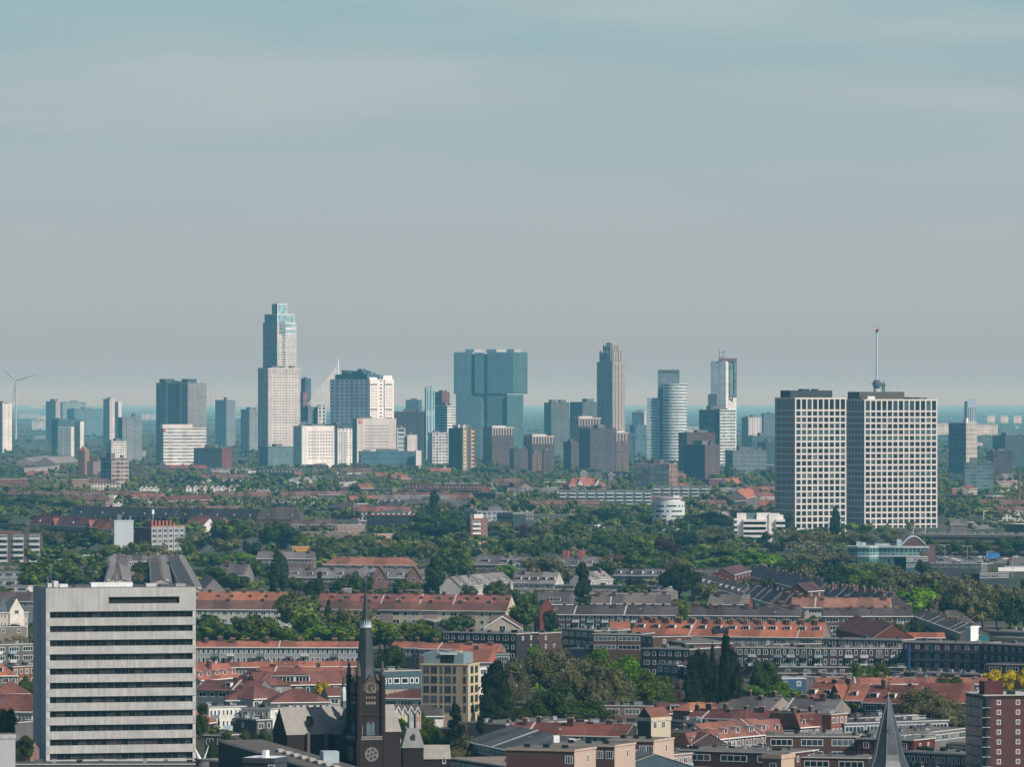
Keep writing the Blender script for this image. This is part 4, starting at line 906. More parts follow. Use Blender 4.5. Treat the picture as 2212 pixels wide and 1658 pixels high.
t, a, b, top, s = tower('B1', 1158, 1305, 1592, 678, 3.75, 'apartment_block', 'grey gridded flats with dark red side wall and orange roof fins', 'apartment block', wall=(.36, .38, .38), left=(.13, .035, .035), glass=(.14, .16, .17), cw=60, rh=60, fw=0, fh=0, th=32)
sp = [(((i+.5)/6)*a, -.1, top-3.0*(j+1), 0, win_mesh(a/6*.62, 1.7, 1, (.5, .52, .52), rnd.choice((0, 0, 1, 2)))) for j in range(7) for i in range(6)]
windows(t, sp)
for i in range(7): k = MB(); k.box(a*i/6-.15, a*i/6+.15, -.5, -.1, 0, top); k.build('pier', M((.4, .42, .42), .8), t)
for i in range(7):
    k = MB(); k.box(a*(.02+.11*i), a*(.02+.11*i)+1.1, .5, b*.35, top, top+3.6-(i == 6)*1.5); k.build('roof_fin', M((.36, .13, .08), .85), t)
k = MB(); k.box(0, a, -.3, .4, top, top+.8); k.build('cornice', M((.3, .16, .12), .8), t)
k = MB(); k.tube((3, 3, top), (3, 3, top+9), .18, .1, 5); k.box(2.2, 3.8, 2.8, 3.2, top+7.4, top+10); k.build('roof_mast', M((.6, .62, .62), .5), t)
T('B1', 590, 578, 1500, 598, 9, 'long dark slate-roofed row behind the orange fins, western half', hr=15.5, depth=10, tile=(.075, .075, .085), wall=DBRICK, wins='one', nf=1, chim=7, dorm=5, dc=PALE, trim=False)
T('B1', 1505, 598, 2208, 612, 9, 'long dark slate-roofed row right of the orange-finned flats', hr=15.8, depth=10, tile=(.08, .078, .088), wall=DBRICK, wins='one', nf=1, chim=6, dorm=5, dc=PALE, trim=False)
T('B2', -4, 612, 390, 614, 9, 'hip-ended dark roof at the right end of the long slate-roofed row', hr=17.5, depth=14, roof='hip', tile=(.11, .09, .09), wall=(.22, .15, .12), chim=1, dorm=2, wins=None, trim=False)
t, Ln, r_, s = T('B1', 255, 650, 980, 690, 8.5, 'long red-roofed row with small cross gables left of the grey slab', hr=14.5, tile=(.33, .09, .06), wall=(.2, .1, .08), nf=1, chim=5, dorm=5)
for u in (.3, .72): gable_on(t, Ln*u, 6, 8.5, 13, (.15, .07, .06), (.36, .1, .06))
T('B1', 570, 668, 770, 676, 8, 'orange roof in front of the long red-roofed row, left one', hr=13, tile=ORANGE, nf=1, chim=1)
T('B1', 805, 690, 968, 698, 8, 'orange roof in front of the long red-roofed row, beside the grey slab', hr=13, tile=ORANGE, nf=2, wall=(.4, .36, .33), chim=1)
T('B1', 20, 650, 230, 655, 7, 'low brown-roofed block at the left end of the red-roofed row', roof='flat', wall=DBRICK, vents=2)
T('B1', 1590, 662, 1750, 668, 7, 'white-windowed row with orange roof right of the finned flats', hr=12, tile=ORANGE, wall=WHITE, nf=1, wins='three', bay=3)
T('B1', 1640, 625, 1880, 650, 7.5, 'red-roofed row running right from the finned flats', hr=12, tile=(.3, .1, .07), nf=1, wall=(.3, .2, .17))
# white house rows on the far left
for i, (y, x1) in enumerate(((1022, 300), (1062, 215), (1130, 245), (1185, 240))):
    T('B1', -60, y, x1, y+3, 6.2, ('topmost', 'second from top', 'third from top', 'lowest')[i]+' of the low white terraces at the left edge', roof='flat', wall=(.62, .63, .62), depth=9, wins='wide', nf=1, bay=6, flatm=m_gravel, name='white_terrace', vents=4, group='low white terraces at the left edge')
T('B1', 365, 925, 860, 925, 4, 'thin white shed roof between trees beyond the banded office', roof='flat', wall=(.5, .55, .58), flatm=M((.55, .6, .62), .7), wins=None, name='shed', cat='shed')
T('B1', 640, 1100, 750, 1115, 5, 'pale pinkish shed roof among trees above the banded office', hr=8, wall=(.5, .42, .4), tile=(.35, .3, .3), wins=None, name='shed', cat='shed')
# two grey roofed ranges running away above the banded office
for i, (xa, ya, xb, yb, lab, tl) in enumerate(((895, 1160, 960, 935, 'grey roofed range running away from us above the banded office, left one', (.17, .15, .145)), (1135, 1160, 1080, 950, 'inner pale row facing the courtyard trees above the banded office', (.3, .27, .25)),
                                       (1480, 1160, 1440, 950, 'inner grey row at right side of the courtyard trees above the banded office', (.2, .18, .17)), (1760, 1230, 1600, 950, 'long grey roof edge running away at the right of the courtyard', (.15, .14, .14)))):
    p0, s0 = at('B1', xa, ya, 11); p1, s1 = at('B1', xb, yb, 11); d = p1-p0; Ln = math.hypot(d.x, d.y); rot = math.atan2(d.y, d.x)
    t = thing('receding_row', lab, 'row of houses', (p0.x, p0.y, 0), rot); b = MB(); sd = 1 if i < 2 else 1; dp = -9 if i in (0,) else 9
    P = [(0, 0), (Ln, 0), (Ln, 9), (0, 9)] if dp > 0 else [(0, -9), (Ln, -9), (Ln, 0), (0, 0)]
    ym = (P[0][1]+P[2][1])/2; y0_, y1_ = P[0][1], P[2][1]
    b.prism(P, 0, 11, 0, 0, 5, 3); b.poly([(0, y1_, 11), (0, y0_, 11), (0, ym, 12.6)], 1); b.build('wall', [MG((.3, .27, .33), (.1, .12, .13), .5, .5), M((.42, .33, .27), .9)], t)
    r = MB(); r.poly([(-.3, y0_-.3, 10.8), (Ln, y0_-.3, 10.8), (Ln, ym, 12.8), (-.3, ym, 12.8)], 0, [(0, 0), (Ln, 0), (Ln, 6), (0, 6)]); r.poly([(Ln, y1_+.3, 10.8), (-.3, y1_+.3, 10.8), (-.3, ym, 12.8), (Ln, ym, 12.8)], 0, [(0, 0), (Ln, 0), (Ln, 6), (0, 6)]); r.build('roof', MT(tl), t)
    for j in range(int(Ln/34)): put('chimney', chimney_mesh(1.2, .8, 1.2, 2), t, (14+34*j, ym, 12.8))
    for j in range(int(Ln/13)): put('dormer', dormer_mesh(1.8, 1.4, 1.8, PALE), t, (5+13*j, y0_+1.2 if i > 1 else y1_-1.2, 11.3), 0 if i > 1 else math.pi)
T('B1', 1060, 975, 1560, 968, 10, 'grey roofed range closing the far end of the courtyard', hr=13, tile=(.13, .12, .12), wall=(.3, .27, .25), chim=5, dorm=4, nf=1)
T('B1', 1875, 1095, 2110, 1098, 7, 'grey-roofed pair of houses among trees right of the courtyard', hr=12.3, tile=(.2, .18, .18), wall=(.3, .26, .24), chim=2, nf=1)
T('B1', 1685, 1180, 1750, 1225, 8, 'small grey roof beside the right corner of the banded office', hr=13, tile=(.22, .2, .2), wall=(.3, .28, .27), nf=1)
# upper left band
T('B1', 0, 268, 240, 262, 14, 'brick block with white roof edge at the left edge', roof='flat', wall=(.26, .08, .08), depth=18, flatm=m_gravel, chim=2)
T('B1', 310, 165, 512, 148, 12, 'pale pinkish hall left of the pointed brick tower', roof='flat', wall=(.5, .44, .42), depth=14)
T('B1', 272, 112, 470, 85, 12, 'grey hall roof behind the pale pinkish hall', hr=16, wall=(.3, .28, .27), tile=(.3, .27, .27), depth=20)
T('B1', 470, 125, 690, 110, 12, 'wide grey church-like roof beside the pointed brick tower', hr=19, wall=(.25, .22, .21), tile=(.33, .31, .31), depth=24, wins=None)
T('B1', 690, 195, 800, 200, 10, 'white stepped house right of the pointed brick tower', roof='flat', wall=WHITE, depth=10)
T('B1', 560, 275, 800, 262, 11, 'flat block with white roof and tan wall among trees, left', roof='flat', wall=(.42, .26, .18), depth=16, flatm=m_gravel)
tower('B1', 868, 960, 1110, 78, 2.15, 'office_building', 'tan concrete office with dark window strips below the grey balcony flats', 'office building', wall=(.34, .27, .24), left=(.16, .22, .24), glass=(.04, .06, .08), cw=5, rh=4, fw=.8, fh=.5, th=35)
T('B1', 0, 395, 460, 402, 9, 'low dark flat-roofed row with pale vents, left edge', roof='flat', wall=(.3, .2, .17), chim=5, vents=4)
T('B1', 465, 402, 890, 415, 9, 'low flat-roofed row with white doors left of the white box building', roof='flat', wall=(.34, .3, .28), chim=6, vents=3)
T('B1', 922, 408, 1042, 406, 9, 'plain white box building among the flat roofs', roof='flat', wall=(.8, .8, .78), wins=None, name='white_building', cat='building', flatm=m_gravel)
T('B1', 1150, 425, 1440, 420, 9, 'red zigzag-roofed row right of the plain white box', hr=12, wall=(.3, .12, .09), tile=(.3, .1, .08), chim=4)
T('B1', 1320, 415, 1412, 413, 10, 'white-columned small building in front of the red zigzag roofs', roof='flat', wall=WHITE)
T('B1', 1450, 455, 1835, 440, 9, 'long maroon roof right of the red zigzag-roofed row', hr=13, wall=(.3, .12, .09), tile=(.18, .05, .045))
T('B1', 1570, 358, 2020, 352, 8, 'low dark row below the white gabled houses', roof='flat', wall=(.2, .12, .1), vents=4, chim=3)
GW = 'white gabled houses on the far left street'
xs = [1225, 1265, 1305, 1345, 1470, 1625, 1690, 1735, 1775, 1835, 1885, 1925, 1995, 2110, 2160, 2200]
for i, x in enumerate(xs):
    house('B1', x, 318 if 1600 < x < 2050 else 325 if x < 1400 else 345, 40, 2.38, f'narrow gabled house, {ORD[i] if i < len(xs)-1 else "rightmost"} along the white gabled street', wall=(.75, .74, .7) if x != 1735 else (.6, .25, .22), tile=(.12, .09, .09) if x != 1625 else ORANGE, group=GW)
for i, x in enumerate((20, 62, 100, 185, 225)): house('B2', x, 350, 38, 2.42, f'small white-edged gable, {ORD[i]} of the five right of the white gabled street', wall=(.3, .3, .3), tile=(.2, .2, .2), group='five white-edged gables')
for i in range(10): house('B2', 8+46*i, 440+i*2.5, 42, 2.62, f'dark pointed gable, {ORD[i]} of the ten in the zigzag row', wall=(.06, .07, .08), tile=(.13, .14, .15), group='zigzag row of dark gables', deep=12)
# --- centre band
def row_far(rows):
    for r in rows: T(*r[:5], r[5], r[6], **r[7])
row_far([
 ('B2', 890, 350, 1170, 352, 9, 'grey flat row left of the brown-roofed rows, centre', dict(roof='flat', wall=(.25, .22, .22))),
 ('B2', 720, 330, 800, 328, 10, 'dark brick cube left of the brown-roofed rows', dict(roof='flat', wall=(.12, .05, .05))),
 ('B2', 900, 345, 1005, 343, 9, 'small red-roofed house left of the brown-roofed rows', dict(wall=(.3, .15, .12), tile=(.3, .1, .08))),
 ('B2', 1185, 265, 1330, 262, 9, 'orange roof with dormers below the emblem building', dict(hr=13, tile=(.4, .12, .07), dorm=4)),
 ('B2', 1255, 352, 1940, 362, 9.5, 'long brown roof with many pale dormers, centre', dict(hr=14.5, tile=(.22, .09, .08), dorm=22, dc=(.45, .4, .38), dw=1.3, chim=3)),
 ('B2', 1170, 388, 1260, 388, 9.5, 'dark end block left of the long dormered brown roof', dict(roof='flat', wall=(.08, .08, .09))),
 ('B2', 1158, 425, 1820, 435, 8, 'long red tiled row with white end gable, centre', dict(hr=13, tile=(.36, .12, .09), chim=6, wall=(.3, .15, .12))),
 ('B2', 1200, 375, 2060, 385, 9, 'dark flat row between the brown and red roofs, centre', dict(roof='flat', wall=(.10, .10, .12), chim=6)),
 ('B2', 2080, 315, 2280, 330, 9, 'red-roofed row left of the long balcony flats', dict(hr=12, tile=(.38, .12, .09), wall=(.4, .33, .3))),
 ('B2', 480, 400, 780, 400, 8, 'reddish low row among trees left of the long red row', dict(hr=11, tile=(.25, .14, .13), wall=(.25, .25, .27), chim=3)),
 ('B2', 620, 505, 830, 510, 9, 'brown hipped roof below the ten dark gables', dict(hr=13, tile=(.16, .11, .11), roof='hip')),
 ('B2', 870, 480, 965, 478, 11, 'brick cube with white roof box, centre', dict(roof='flat', wall=(.25, .13, .11), flatm=m_white)),
 ('B2', 1020, 500, 1250, 505, 9, 'grey saw-tooth roof right of the brick cube', dict(hr=13, tile=(.14, .13, .14), wall=(.2, .19, .2), chim=4)),
 ('B2', 0, 205, 330, 215, 9, 'low dark-roofed street at the foot of the slit-window tower', dict(hr=13, tile=(.13, .12, .14), wall=(.35, .18, .15), dorm=10, dw=1.4)),
 ('B1', 1820, 190, 2160, 185, 9, 'white-gabled low street below the dark red-ended block', dict(hr=12, tile=(.15, .13, .14), wall=(.6, .58, .55), dorm=8)),
 ('B1', 2000, 190, 2140, 195, 8, 'small white building left of the slit-window tower street', dict(roof='flat', wall=WHITE)),
 ('B2', 350, 275, 480, 270, 8, 'small white houses among trees below the bright clinic', dict(hr=11, wall=WHITE, tile=(.3, .28, .28))),
 ('B2', 800, 290, 860, 280, 10, 'white terraced rooftop right of the white houses, centre', dict(roof='flat', wall=WHITE)),
 ('B2', 420, 140, 560, 142, 9, 'dark low block at the foot of the bright clinic', dict(roof='flat', wall=(.06, .05, .07))),
 ('B2', 560, 135, 600, 130, 10, 'small red brick block at the foot of the bright clinic', dict(roof='flat', wall=(.3, .06, .08))),
 ('B3', 340, 275, 455, 275, 9, 'low white roof left of the orange gabled building', dict(roof='flat', wall=(.55, .45, .4), flatm=m_white)),
 ('B3', 130, 345, 400, 335, 9, 'long low brown row left of the balcony flats', dict(roof='flat', wall=(.3, .2, .18))),
 ('B3', 600, 240, 770, 240, 9, 'dark roofed house row with white gable, below the mauve slab', dict(hr=14, tile=(.08, .09, .1), wall=(.35, .36, .38), dorm=6)),
 ('B3', 840, 245, 1040, 250, 9, 'row of pointed brick gables below the mauve slab', dict(hr=14, tile=(.10, .09, .1), wall=(.35, .2, .17), dorm=4)),
 ('B3', 1350, 220, 1420, 222, 11, 'orange brick end building beside the dark gridded school', dict(roof='flat', wall=(.38, .16, .1))),
 ('B3', 1790, 150, 1985, 150, 13, 'dark long flats right of the pinkish brick tower', dict(roof='flat', wall=(.12, .15, .16), depth=12)),
 ('B3', 1985, 150, 2140, 148, 13, 'pale long flats right of the dark long flats', dict(roof='flat', wall=(.5, .46, .42), depth=12)),
 ('B3', 2140, 145, 2290, 145, 13, 'dark flats with white roof edge left of the twin slabs', dict(roof='flat', wall=(.08, .1, .12), depth=12, flatm=m_white)),
 ('B3', 1690, 265, 1850, 262, 10, 'low dark red block below the pinkish brick tower', dict(roof='flat', wall=(.2, .05, .05))),
 ('B3', 1850, 300, 1970, 298, 8, 'orange roof with white gable right of the dark red block', dict(hr=13, tile=(.42, .12, .06), wall=WHITE)),
 ('B3', 2130, 420, 2260, 415, 10, 'white-framed houses with red gables left of the twin slabs', dict(hr=14, tile=(.3, .1, .08), wall=(.6, .56, .52))),
])
t, Ln, r_, s = T('B3', 480, 320, 800, 318, 10, 'orange-roofed building with cross gables above the balcony flats', hr=17, tile=(.42, .13, .08), wall=(.4, .24, .2), roof='hip', depth=14)
for u in (.3, .78): gable_on(t, Ln*u, 7, 10, 16, (.45, .42, .4), (.4, .12, .08))
house('B3', 610, 185, 60, 2.2, 'dark house with white gable edge below the mauve slab', wall=(.2, .2, .22))
house('B3', 845, 205, 50, 2.2, 'dark pointed house left of the dark gridded school', wall=(.12, .1, .12))
t, a, b, top, s = tower('B3', 1055, 1345, 1420, 132, 2.3, 'school_building', 'dark gridded building with wide glass bays and orange brick end', 'building', wall=(.33, .15, .10), left=(.07, .06, .07), glass=(.10, .17, .17), cw=6, rh=5, fw=.75, fh=.7, th=75, blind=.3)
k = MB(); k.box(1, 5, b*.45, b*.55, top, top+5); k.build('roof_stack', M((.08, .06, .07), .9), t)
balcony_flats('B3', 392, 1205, 362, 2.62, 'long six-storey flats with pale blue balconies, nearer half', 10, 5, (.14, .15, .17), (.45, .55, .58), pier=.16, fl=2.9)
balcony_flats('B3', 1200, 1695, 325, 2.55, 'long six-storey flats with pale blue balconies, farther right half', 6, 4, (.15, .15, .17), (.42, .52, .55), pier=.16, fl=2.9)
T('B3', 500, 530, 710, 530, 6, 'low brick hall with white window strip before the balcony flats', roof='flat', wall=(.2, .14, .12), wins='three', bay=4, nf=1)
T('B3', 945, 535, 1028, 532, 7, 'small tan building with white roof edge among trees, centre', roof='flat', wall=(.45, .28, .22), nf=1, flatm=m_white)
# round white office
s = 3.12; p = ground_pt(cv('B3', 1343, 0)[0], s); rr = 138*Q/s; zt = hz('B3', 455, s)
t = thing('round_office', 'round pale turquoise-white office building with dark window bands', 'office building', p, .3)
k = MB(); k.lathe([(rr, 0), (rr, zt)], n=40, cw=2.2, rh=zt/5.5); k.build('wall', [M((.52, .60, .60), .6, .1)], t)
for j in range(5):
    z = zt-2.6-j*3.55
    for i in range(40):
        if rnd.random() < .78 and (i % 20) > 1:
            a0 = 2*math.pi*i/40; a1 = 2*math.pi*(i+1)/40
            if math.sin((a0+a1)/2+.3) > .3: continue
            R1 = rr+.05; q = MB(); q.poly([(R1*math.cos(a0), R1*math.sin(a0), z-1.1), (R1*math.cos(a1), R1*math.sin(a1), z-1.1), (R1*math.cos(a1), R1*math.sin(a1), z), (R1*math.cos(a0), R1*math.sin(a0), z)]); q.build('window', m_glass3, t)
k = MB(); k.lathe([(rr*.75, zt), (rr*.75, zt+2.2), (rr*.85, zt+2.3), (rr*.85, zt+2.9)], n=30); k.box(rr*.2, rr*.6, -rr*.3, rr*.2, zt+2.9, zt+4); k.tube((rr*.35, 0, zt+3), (rr*.35, 0, zt+6.5), .25, .2, 5); k.build('roof_drum', M((.5, .5, .5), .7), t)
# white tent roof
s = 3.05; p = ground_pt(cv('B3', 715, 0)[0], s); t = thing('white_canopy', 'pointed white sloping canopy among trees, centre', 'canopy', p, .2)
k = MB(); z0, z1 = hz('B3', 692, s), hz('B3', 628, s); w = 105*Q/s; k.poly([(-1.5, 0, z0+1.5), (w, 0, z0), (.6, 2, z1)]); k.poly([(w, 0, z0), (w*.4, 8, z0), (.6, 2, z1)]); k.poly([(w*.4, 8, z0), (-1.5, 0, z0+1.5), (.6, 2, z1)]); k.build('roof_sheet', M((.82, .82, .82), .6, .05), t)
k = MB(); k.tube((.6, 2, 0), (.6, 2, z1), .2, .15, 5); k.tube((w*.7, 1, 0), (w*.7, 1, z0), .15, .15, 5); k.build('post', m_metal, t)
# dark glass building and brick flats, centre
t, a, b, top, s = tower('B2', 950, 1372, 1416, 572, 3.2, 'office_building', 'dark glass office block with dark red end wall, centre', 'office building', wall=(.22, .05, .05), left=(.035, .045, .055), glass=(.03, .05, .065), cw=3.2, rh=3.2, fw=.5, fh=.5, th=76, blind=.15)
k = MB()
for i in range(9): k.box(1, 3, b*(i+.3)/9.5, b*(i+.6)/9.5, top, top+.9)
k.build('rooflight', M((.6, .62, .62), .6), t)
t, a, b, top, s = tower('B2', 1808, 1845, 1992, 604, 3.45, 'apartment_block', 'narrow brick flats with white balconies and white roof box, centre', 'apartment block', wall=(.24, .075, .065), left=(.05, .045, .055), glass=(.3, .3, .3), cw=50, rh=50, fw=0, fh=0, th=22)
sp = []
for j in range(5):
    for x, w_ in ((.3, 4.3), (.55, 1.2), (.84, 2.2)): sp.append((x*a, -.05, top-2.9*(j+1), 0, win_mesh(w_, 1.8, 3 if w_ > 3 else 1, None, 1 if w_ > 3 else 0)))
    k = MB(); k.box(.1*a, .56*a, -1.2, -1.1, top-2.9*(j+1)-1.1, top-2.9*(j+1)-.2); k.build('balcony', m_white, t)
windows(t, sp); k = MB(); k.box(.25*a, .8*a, .2*b, .7*b, top, top+2.6); k.build('roof_box', M((.7, .68, .64), .8), t)
T('B2', 305, 655, 700, 655, 8, 'brick street row with small white dormers left of the dark glass office', hr=11.2, tile=(.14, .085, .08), wall=(.30, .19, .17), chim=3, skyl=6, wins='three', bay=6, nf=1)
T('B2', 700, 660, 935, 658, 7.5, 'tan brick row with white bay left of the dark glass office', roof='flat', wall=(.36, .23, .2), wins='pair', nf=2, vents=3)
T('B2', 335, 722, 790, 722, 4.5, 'long low tan brick wall building before the street row', roof='flat', wall=(.34, .28, .25), wins=None, vents=4)
T('B2', 1015, 738, 1200, 736, 5, 'low orange brick pavilion with white window frames before the dark glass office', roof='flat', wall=(.5, .22, .15), wins='wide', bay=6, nf=1)
T('B2', 1740, 730, 1815, 728, 6, 'small orange brick block left of the narrow brick flats', roof='flat', wall=(.5, .25, .18), nf=2)
T('B2', 310, 850, 452, 850, 6.5, 'bright yellow low box building among trees', roof='flat', wall=(.62, .34, .05), wins=None, name='yellow_building', cat='building', depth=6, flatm=M((.62, .36, .06), .8))
T('B3', 0, 555, 180, 552, 10, 'dark gridded flats behind bare trees, centre', roof='flat', wall=(.08, .09, .10), depth=12, vents=5, nf=2)
T('B3', 180, 570, 490, 572, 8, 'brown office row with pale floor bands behind bare trees', roof='flat', wall=(.2, .18, .17), nf=2, wins='slot')
t, a, b, top, s = tower('B2', 1755, 1900, 2200, 540, 3.0, 'office_building', 'grey flat-roofed block with white roof cabins behind the narrow brick flats', 'office building', wall=(.25, .26, .27), glass=(.08, .1, .12), th=20, cw=4)
T('B2', 2070, 560, 2211, 565, 11, 'dark end block right of the grey flat-roofed block', roof='flat', wall=(.06, .08, .09), wins='slot', nf=2)
# house with bright orange roof, left of the twin slabs
T('B3', 2010, 430, 2125, 408, 10.5, 'dark brick house with bright orange roof left of the twin slabs', hr=17, tile=(.62, .17, .07), wall=(.22, .19, .19), depth=16, wins='three', bay=5, nf=1)
T('B3', 1905, 455, 2010, 448, 9, 'black gable-end hall joined to the bright orange roof', hr=14, tile=(.10, .07, .06), wall=(.06, .055, .055), depth=18, wins=None)
T('B3', 1985, 500, 2190, 492, 6, 'low brown brick wing in front of the bright orange roof', roof='flat', wall=(.3, .2, .17), wins=None)
T('B3', 1730, 535, 1975, 500, 5, 'long flat white-edged shed left of the white terrace office', roof='flat', wall=(.5, .47, .45), wins=None, flatm=m_gravel, vents=3)
# white terrace office
s = 3.4; p = ground_pt(cv('B3', 1925, 0)[0], s); def_w = lambda x: (x-1925)*Q/s
t = thing('terrace_office', 'white office with stacked balcony bands left of the twin slabs', 'office building', p, -math.atan2(p.x, p.y))
wh_ = M((.72, .71, .69), .7, .08); k = MB(); zt = hz('B3', 560, s)
k.box(def_w(1930), def_w(2010), 1, 14, 0, zt, 0); k.box(def_w(2010), def_w(2100), 3, 14, 0, hz('B3', 560, s), 1); k.box(def_w(2100), def_w(2206), 1.5, 14, 0, hz('B3', 558, s), 0); k.box(def_w(2290), def_w(2330), 1, 14, 0, hz('B3', 575, s), 0); k.box(def_w(2206), def_w(2300), .5, 12, 0, hz('B3', 560, s), 0); k.build('wall', [wh_, M((.10, .16, .18), .3)], t)
for y in (615, 660, 706, 750, 792):
    k = MB(); k.box(def_w(1985), def_w(2185), -2.6, 3, hz('B3', y+16, s), hz('B3', y-4, s)); k.build('balcony_band', wh_, t)
    k = MB(); k.box(def_w(1905), def_w(1935), -1.5, 4, hz('B3', y+6, s), hz('B3', y-12, s)); k.box(def_w(2265), def_w(2345), -1.5, 6, hz('B3', y+16, s), hz('B3', y-4, s)); k.build('side_balcony', wh_, t)
    k = MB(); k.box(def_w(1990), def_w(2180), -.8, 2, hz('B3', y+38, s), hz('B3', y+16, s)); k.box(def_w(2268), def_w(2342), .2, 6, hz('B3', y+38, s), hz('B3', y+16, s)); k.build('window_band', m_glass, t)
# --- lower middle, centre: rows between the tree belts
T('B2', 0, 950, 485, 952, 7, 'grey-roofed row below the yellow box building', hr=10.6, tile=(.2, .18, .185), wall=(.25, .2, .18), chim=4, nf=1)
T('B2', 575, 1003, 1358, 1008, 7, 'long orange-brown hipped roof among trees, centre', hr=10.8, roof='hip', tile=(.36, .13, .075), wall=(.2, .12, .1), chim=4, nf=1)
T('B2', 1180, 945, 1310, 945, 10, 'reddish flat-roofed block behind the hipped orange-brown roof', roof='flat', wall=(.28, .12, .1), nf=1, wins='one')
t, Ln, r_, s = T('B2', 272, 1110, 1440, 1118, 8, 'long grey-roofed row with two brick cross gables, centre', hr=12.2, tile=(.22, .205, .21), wall=(.16, .12, .12), chim=11, dorm=9, dw=1.8, nf=1, wins='three')
for u in (.675, .93): gable_on(t, Ln*u, 7.4, 8, 13.6, (.24, .13, .11), (.2, .12, .11))
T('B2', 1880, 1000, 2211, 1003, 7, 'grey-roofed row with white dormer right of the columnar trees', hr=11.5, tile=(.2, .19, .195), wall=(.2, .17, .17), chim=3, dorm=2, dw=4, nf=1)
T('B3', 0, 1005, 125, 1005, 7, 'short grey-roofed end of a row beside the round olive tree', hr=11, tile=(.19, .18, .185), wall=(.2, .17, .17), chim=2, dorm=2, nf=1)
t, Ln, r_, s = T('B3', 360, 1010, 720, 1012, 6.5, 'grey-roofed row with two red brick cubes on its ridge', hr=11, tile=(.18, .165, .17), wall=(.2, .12, .11), chim=3, dorm=3, nf=1)
for u in (.22, .58):
    k = MB(); k.box(Ln*u-1.4, Ln*u+1.4, 4, 8, 9, 14); k.build('brick_cube', M((.3, .09, .08), .9), t)
T('B2', 1765, 1195, 2211, 1150, 7.5, 'light grey mansard row with white dormers, centre right', hr=12, tile=(.27, .25, .245), wall=(.55, .53, .5), chim=5, dorm=6, dw=2.6, nf=1, skyl=4)
T('B3', 0, 1158, 360, 1163, 7.5, 'light grey roof with white dormers left of the tall double poplar', hr=12.4, tile=(.28, .26, .25), wall=(.5, .48, .46), chim=3, dorm=5, dw=2.4, skyl=3, nf=1)
T('B2', 1610, 1130, 1900, 1128, 7.5, 'white and grey rooftops behind the light grey mansard row', roof='flat', wall=(.6, .6, .6), chim=3, vents=5, nf=1)
T('B3', 655, 1140, 862, 1128, 7.5, 'pale roofed row with white base right of the double poplar', hr=11.4, tile=(.3, .275, .265), wall=(.6, .58, .55), chim=2, dorm=2, dw=2.5, nf=1, wins='three')
T('B3', 866, 1095, 1310, 1100, 8.5, 'dark brick row with grey roof and white skylights right of the double poplar', hr=11.5, tile=(.16, .16, .17), wall=(.10, .045, .045), chim=5, dorm=5, nf=2, wins='three', bay=6)
T('B3', 135, 1178, 530, 1185, 6.5, 'low flat grey row left of the double poplar, upper one', roof='flat', wall=(.28, .26, .25), nf=1, wins='slot', flatm=m_gravel)
T('B3', 650, 1183, 1310, 1198, 6.5, 'low flat grey row right of the double poplar, upper one', roof='flat', wall=(.26, .25, .24), nf=1, wins='slot', flatm=m_gravel, vents=4)
T('B3', 0, 1218, 1320, 1228, 6.2, 'long low flat row behind the double poplar, middle one', roof='flat', wall=(.24, .22, .21), nf=1, wins='pair', flatm=m_gravel, vents=8)
T('B3', 60, 1252, 1320, 1258, 6, 'long low flat row behind the double poplar, lowest one', roof='flat', wall=(.2, .18, .17), nf=1, wins='pair', flatm=m_gravel, vents=8)
T('B3', 675, 1340, 1350, 1342, 7, 'brown-grey roof with chimneys behind the dark slate row', hr=10.8, tile=(.17, .145, .135), wall=(.2, .16, .15), chim=5, skyl=5, nf=1)
T('B3', 215, 1345, 520, 1345, 7, 'dark roof with white dormer left of the double poplar foot', hr=11.8, tile=(.13, .12, .125), wall=(.2, .15, .14), chim=3, dorm=1, dw=4.5, nf=1)
T('B3', 1680, 1345, 2020, 1348, 7, 'grey-brown roof with red gable end behind the dark slate row', hr=11, tile=(.2, .18, .17), wall=(.3, .08, .07), chim=2, nf=1)
T('B2', 1150, 1222, 1430, 1225, 5, 'dark flat garages behind the pink roofed row, left', roof='flat', wall=(.06, .07, .09), wins=None)
T('B2', 1640, 1225, 1800, 1230, 5, 'dark flat garages behind the pink roofed row, right', roof='flat', wall=(.06, .07, .09), wins=None)
T('B2', 745, 1215, 815, 1215, 5, 'small white-roofed garage behind the spire tip', roof='flat', wall=(.4, .42, .45), wins=None, flatm=m_metal)
# right centre diagonal rows
T('B3', 1545, 1060, 1745, 1062, 7.5, 'low brown row with white windows above the diagonal rows', roof='flat', wall=(.2, .13, .12), nf=1, wins='three', flatm=m_felt)
T('B3', 1745, 1070, 1910, 1085, 8, 'brick row with white balconies above the diagonal rows', roof='flat', wall=(.22, .1, .09), nf=1, wins='wide', chim=2)
t, Ln, r_, s = T('B3', 1905, 1090, 2050, 1055, 11, 'plum brick end house with low gable above the diagonal rows', hr=14, tile=(.15, .06, .07), wall=(.17, .055, .065), depth=10, nf=1, wins='one', bay=14)
T('B3', 1535, 1150, 1935, 1260, 7, 'grey dormered row running diagonally right of the tall dark poplar', hr=10.5, tile=(.15, .14, .145), wall=(.2, .18, .18), dorm=8, dw=2.2, dc=(.6, .6, .6), chim=9, nf=1)
T('B3', 1770, 1230, 1960, 1262, 6, 'short dark row below the grey dormered diagonal row', hr=9, tile=(.07, .075, .085), wall=(.08, .08, .09), chim=3, nf=1)
T('B3', 2010, 1100, 2211, 1140, 8, 'blue-grey roof right of the plum brick end house', hr=13, tile=(.13, .135, .14), wall=(.14, .12, .12), chim=4, nf=1)
T('B4', 0, 1140, 410, 1245, 8, 'dark many-chimneyed row running diagonally towards the plum gable, right', hr=12.5, tile=(.10, .10, .11), wall=(.12, .10, .10), chim=14, nf=1)
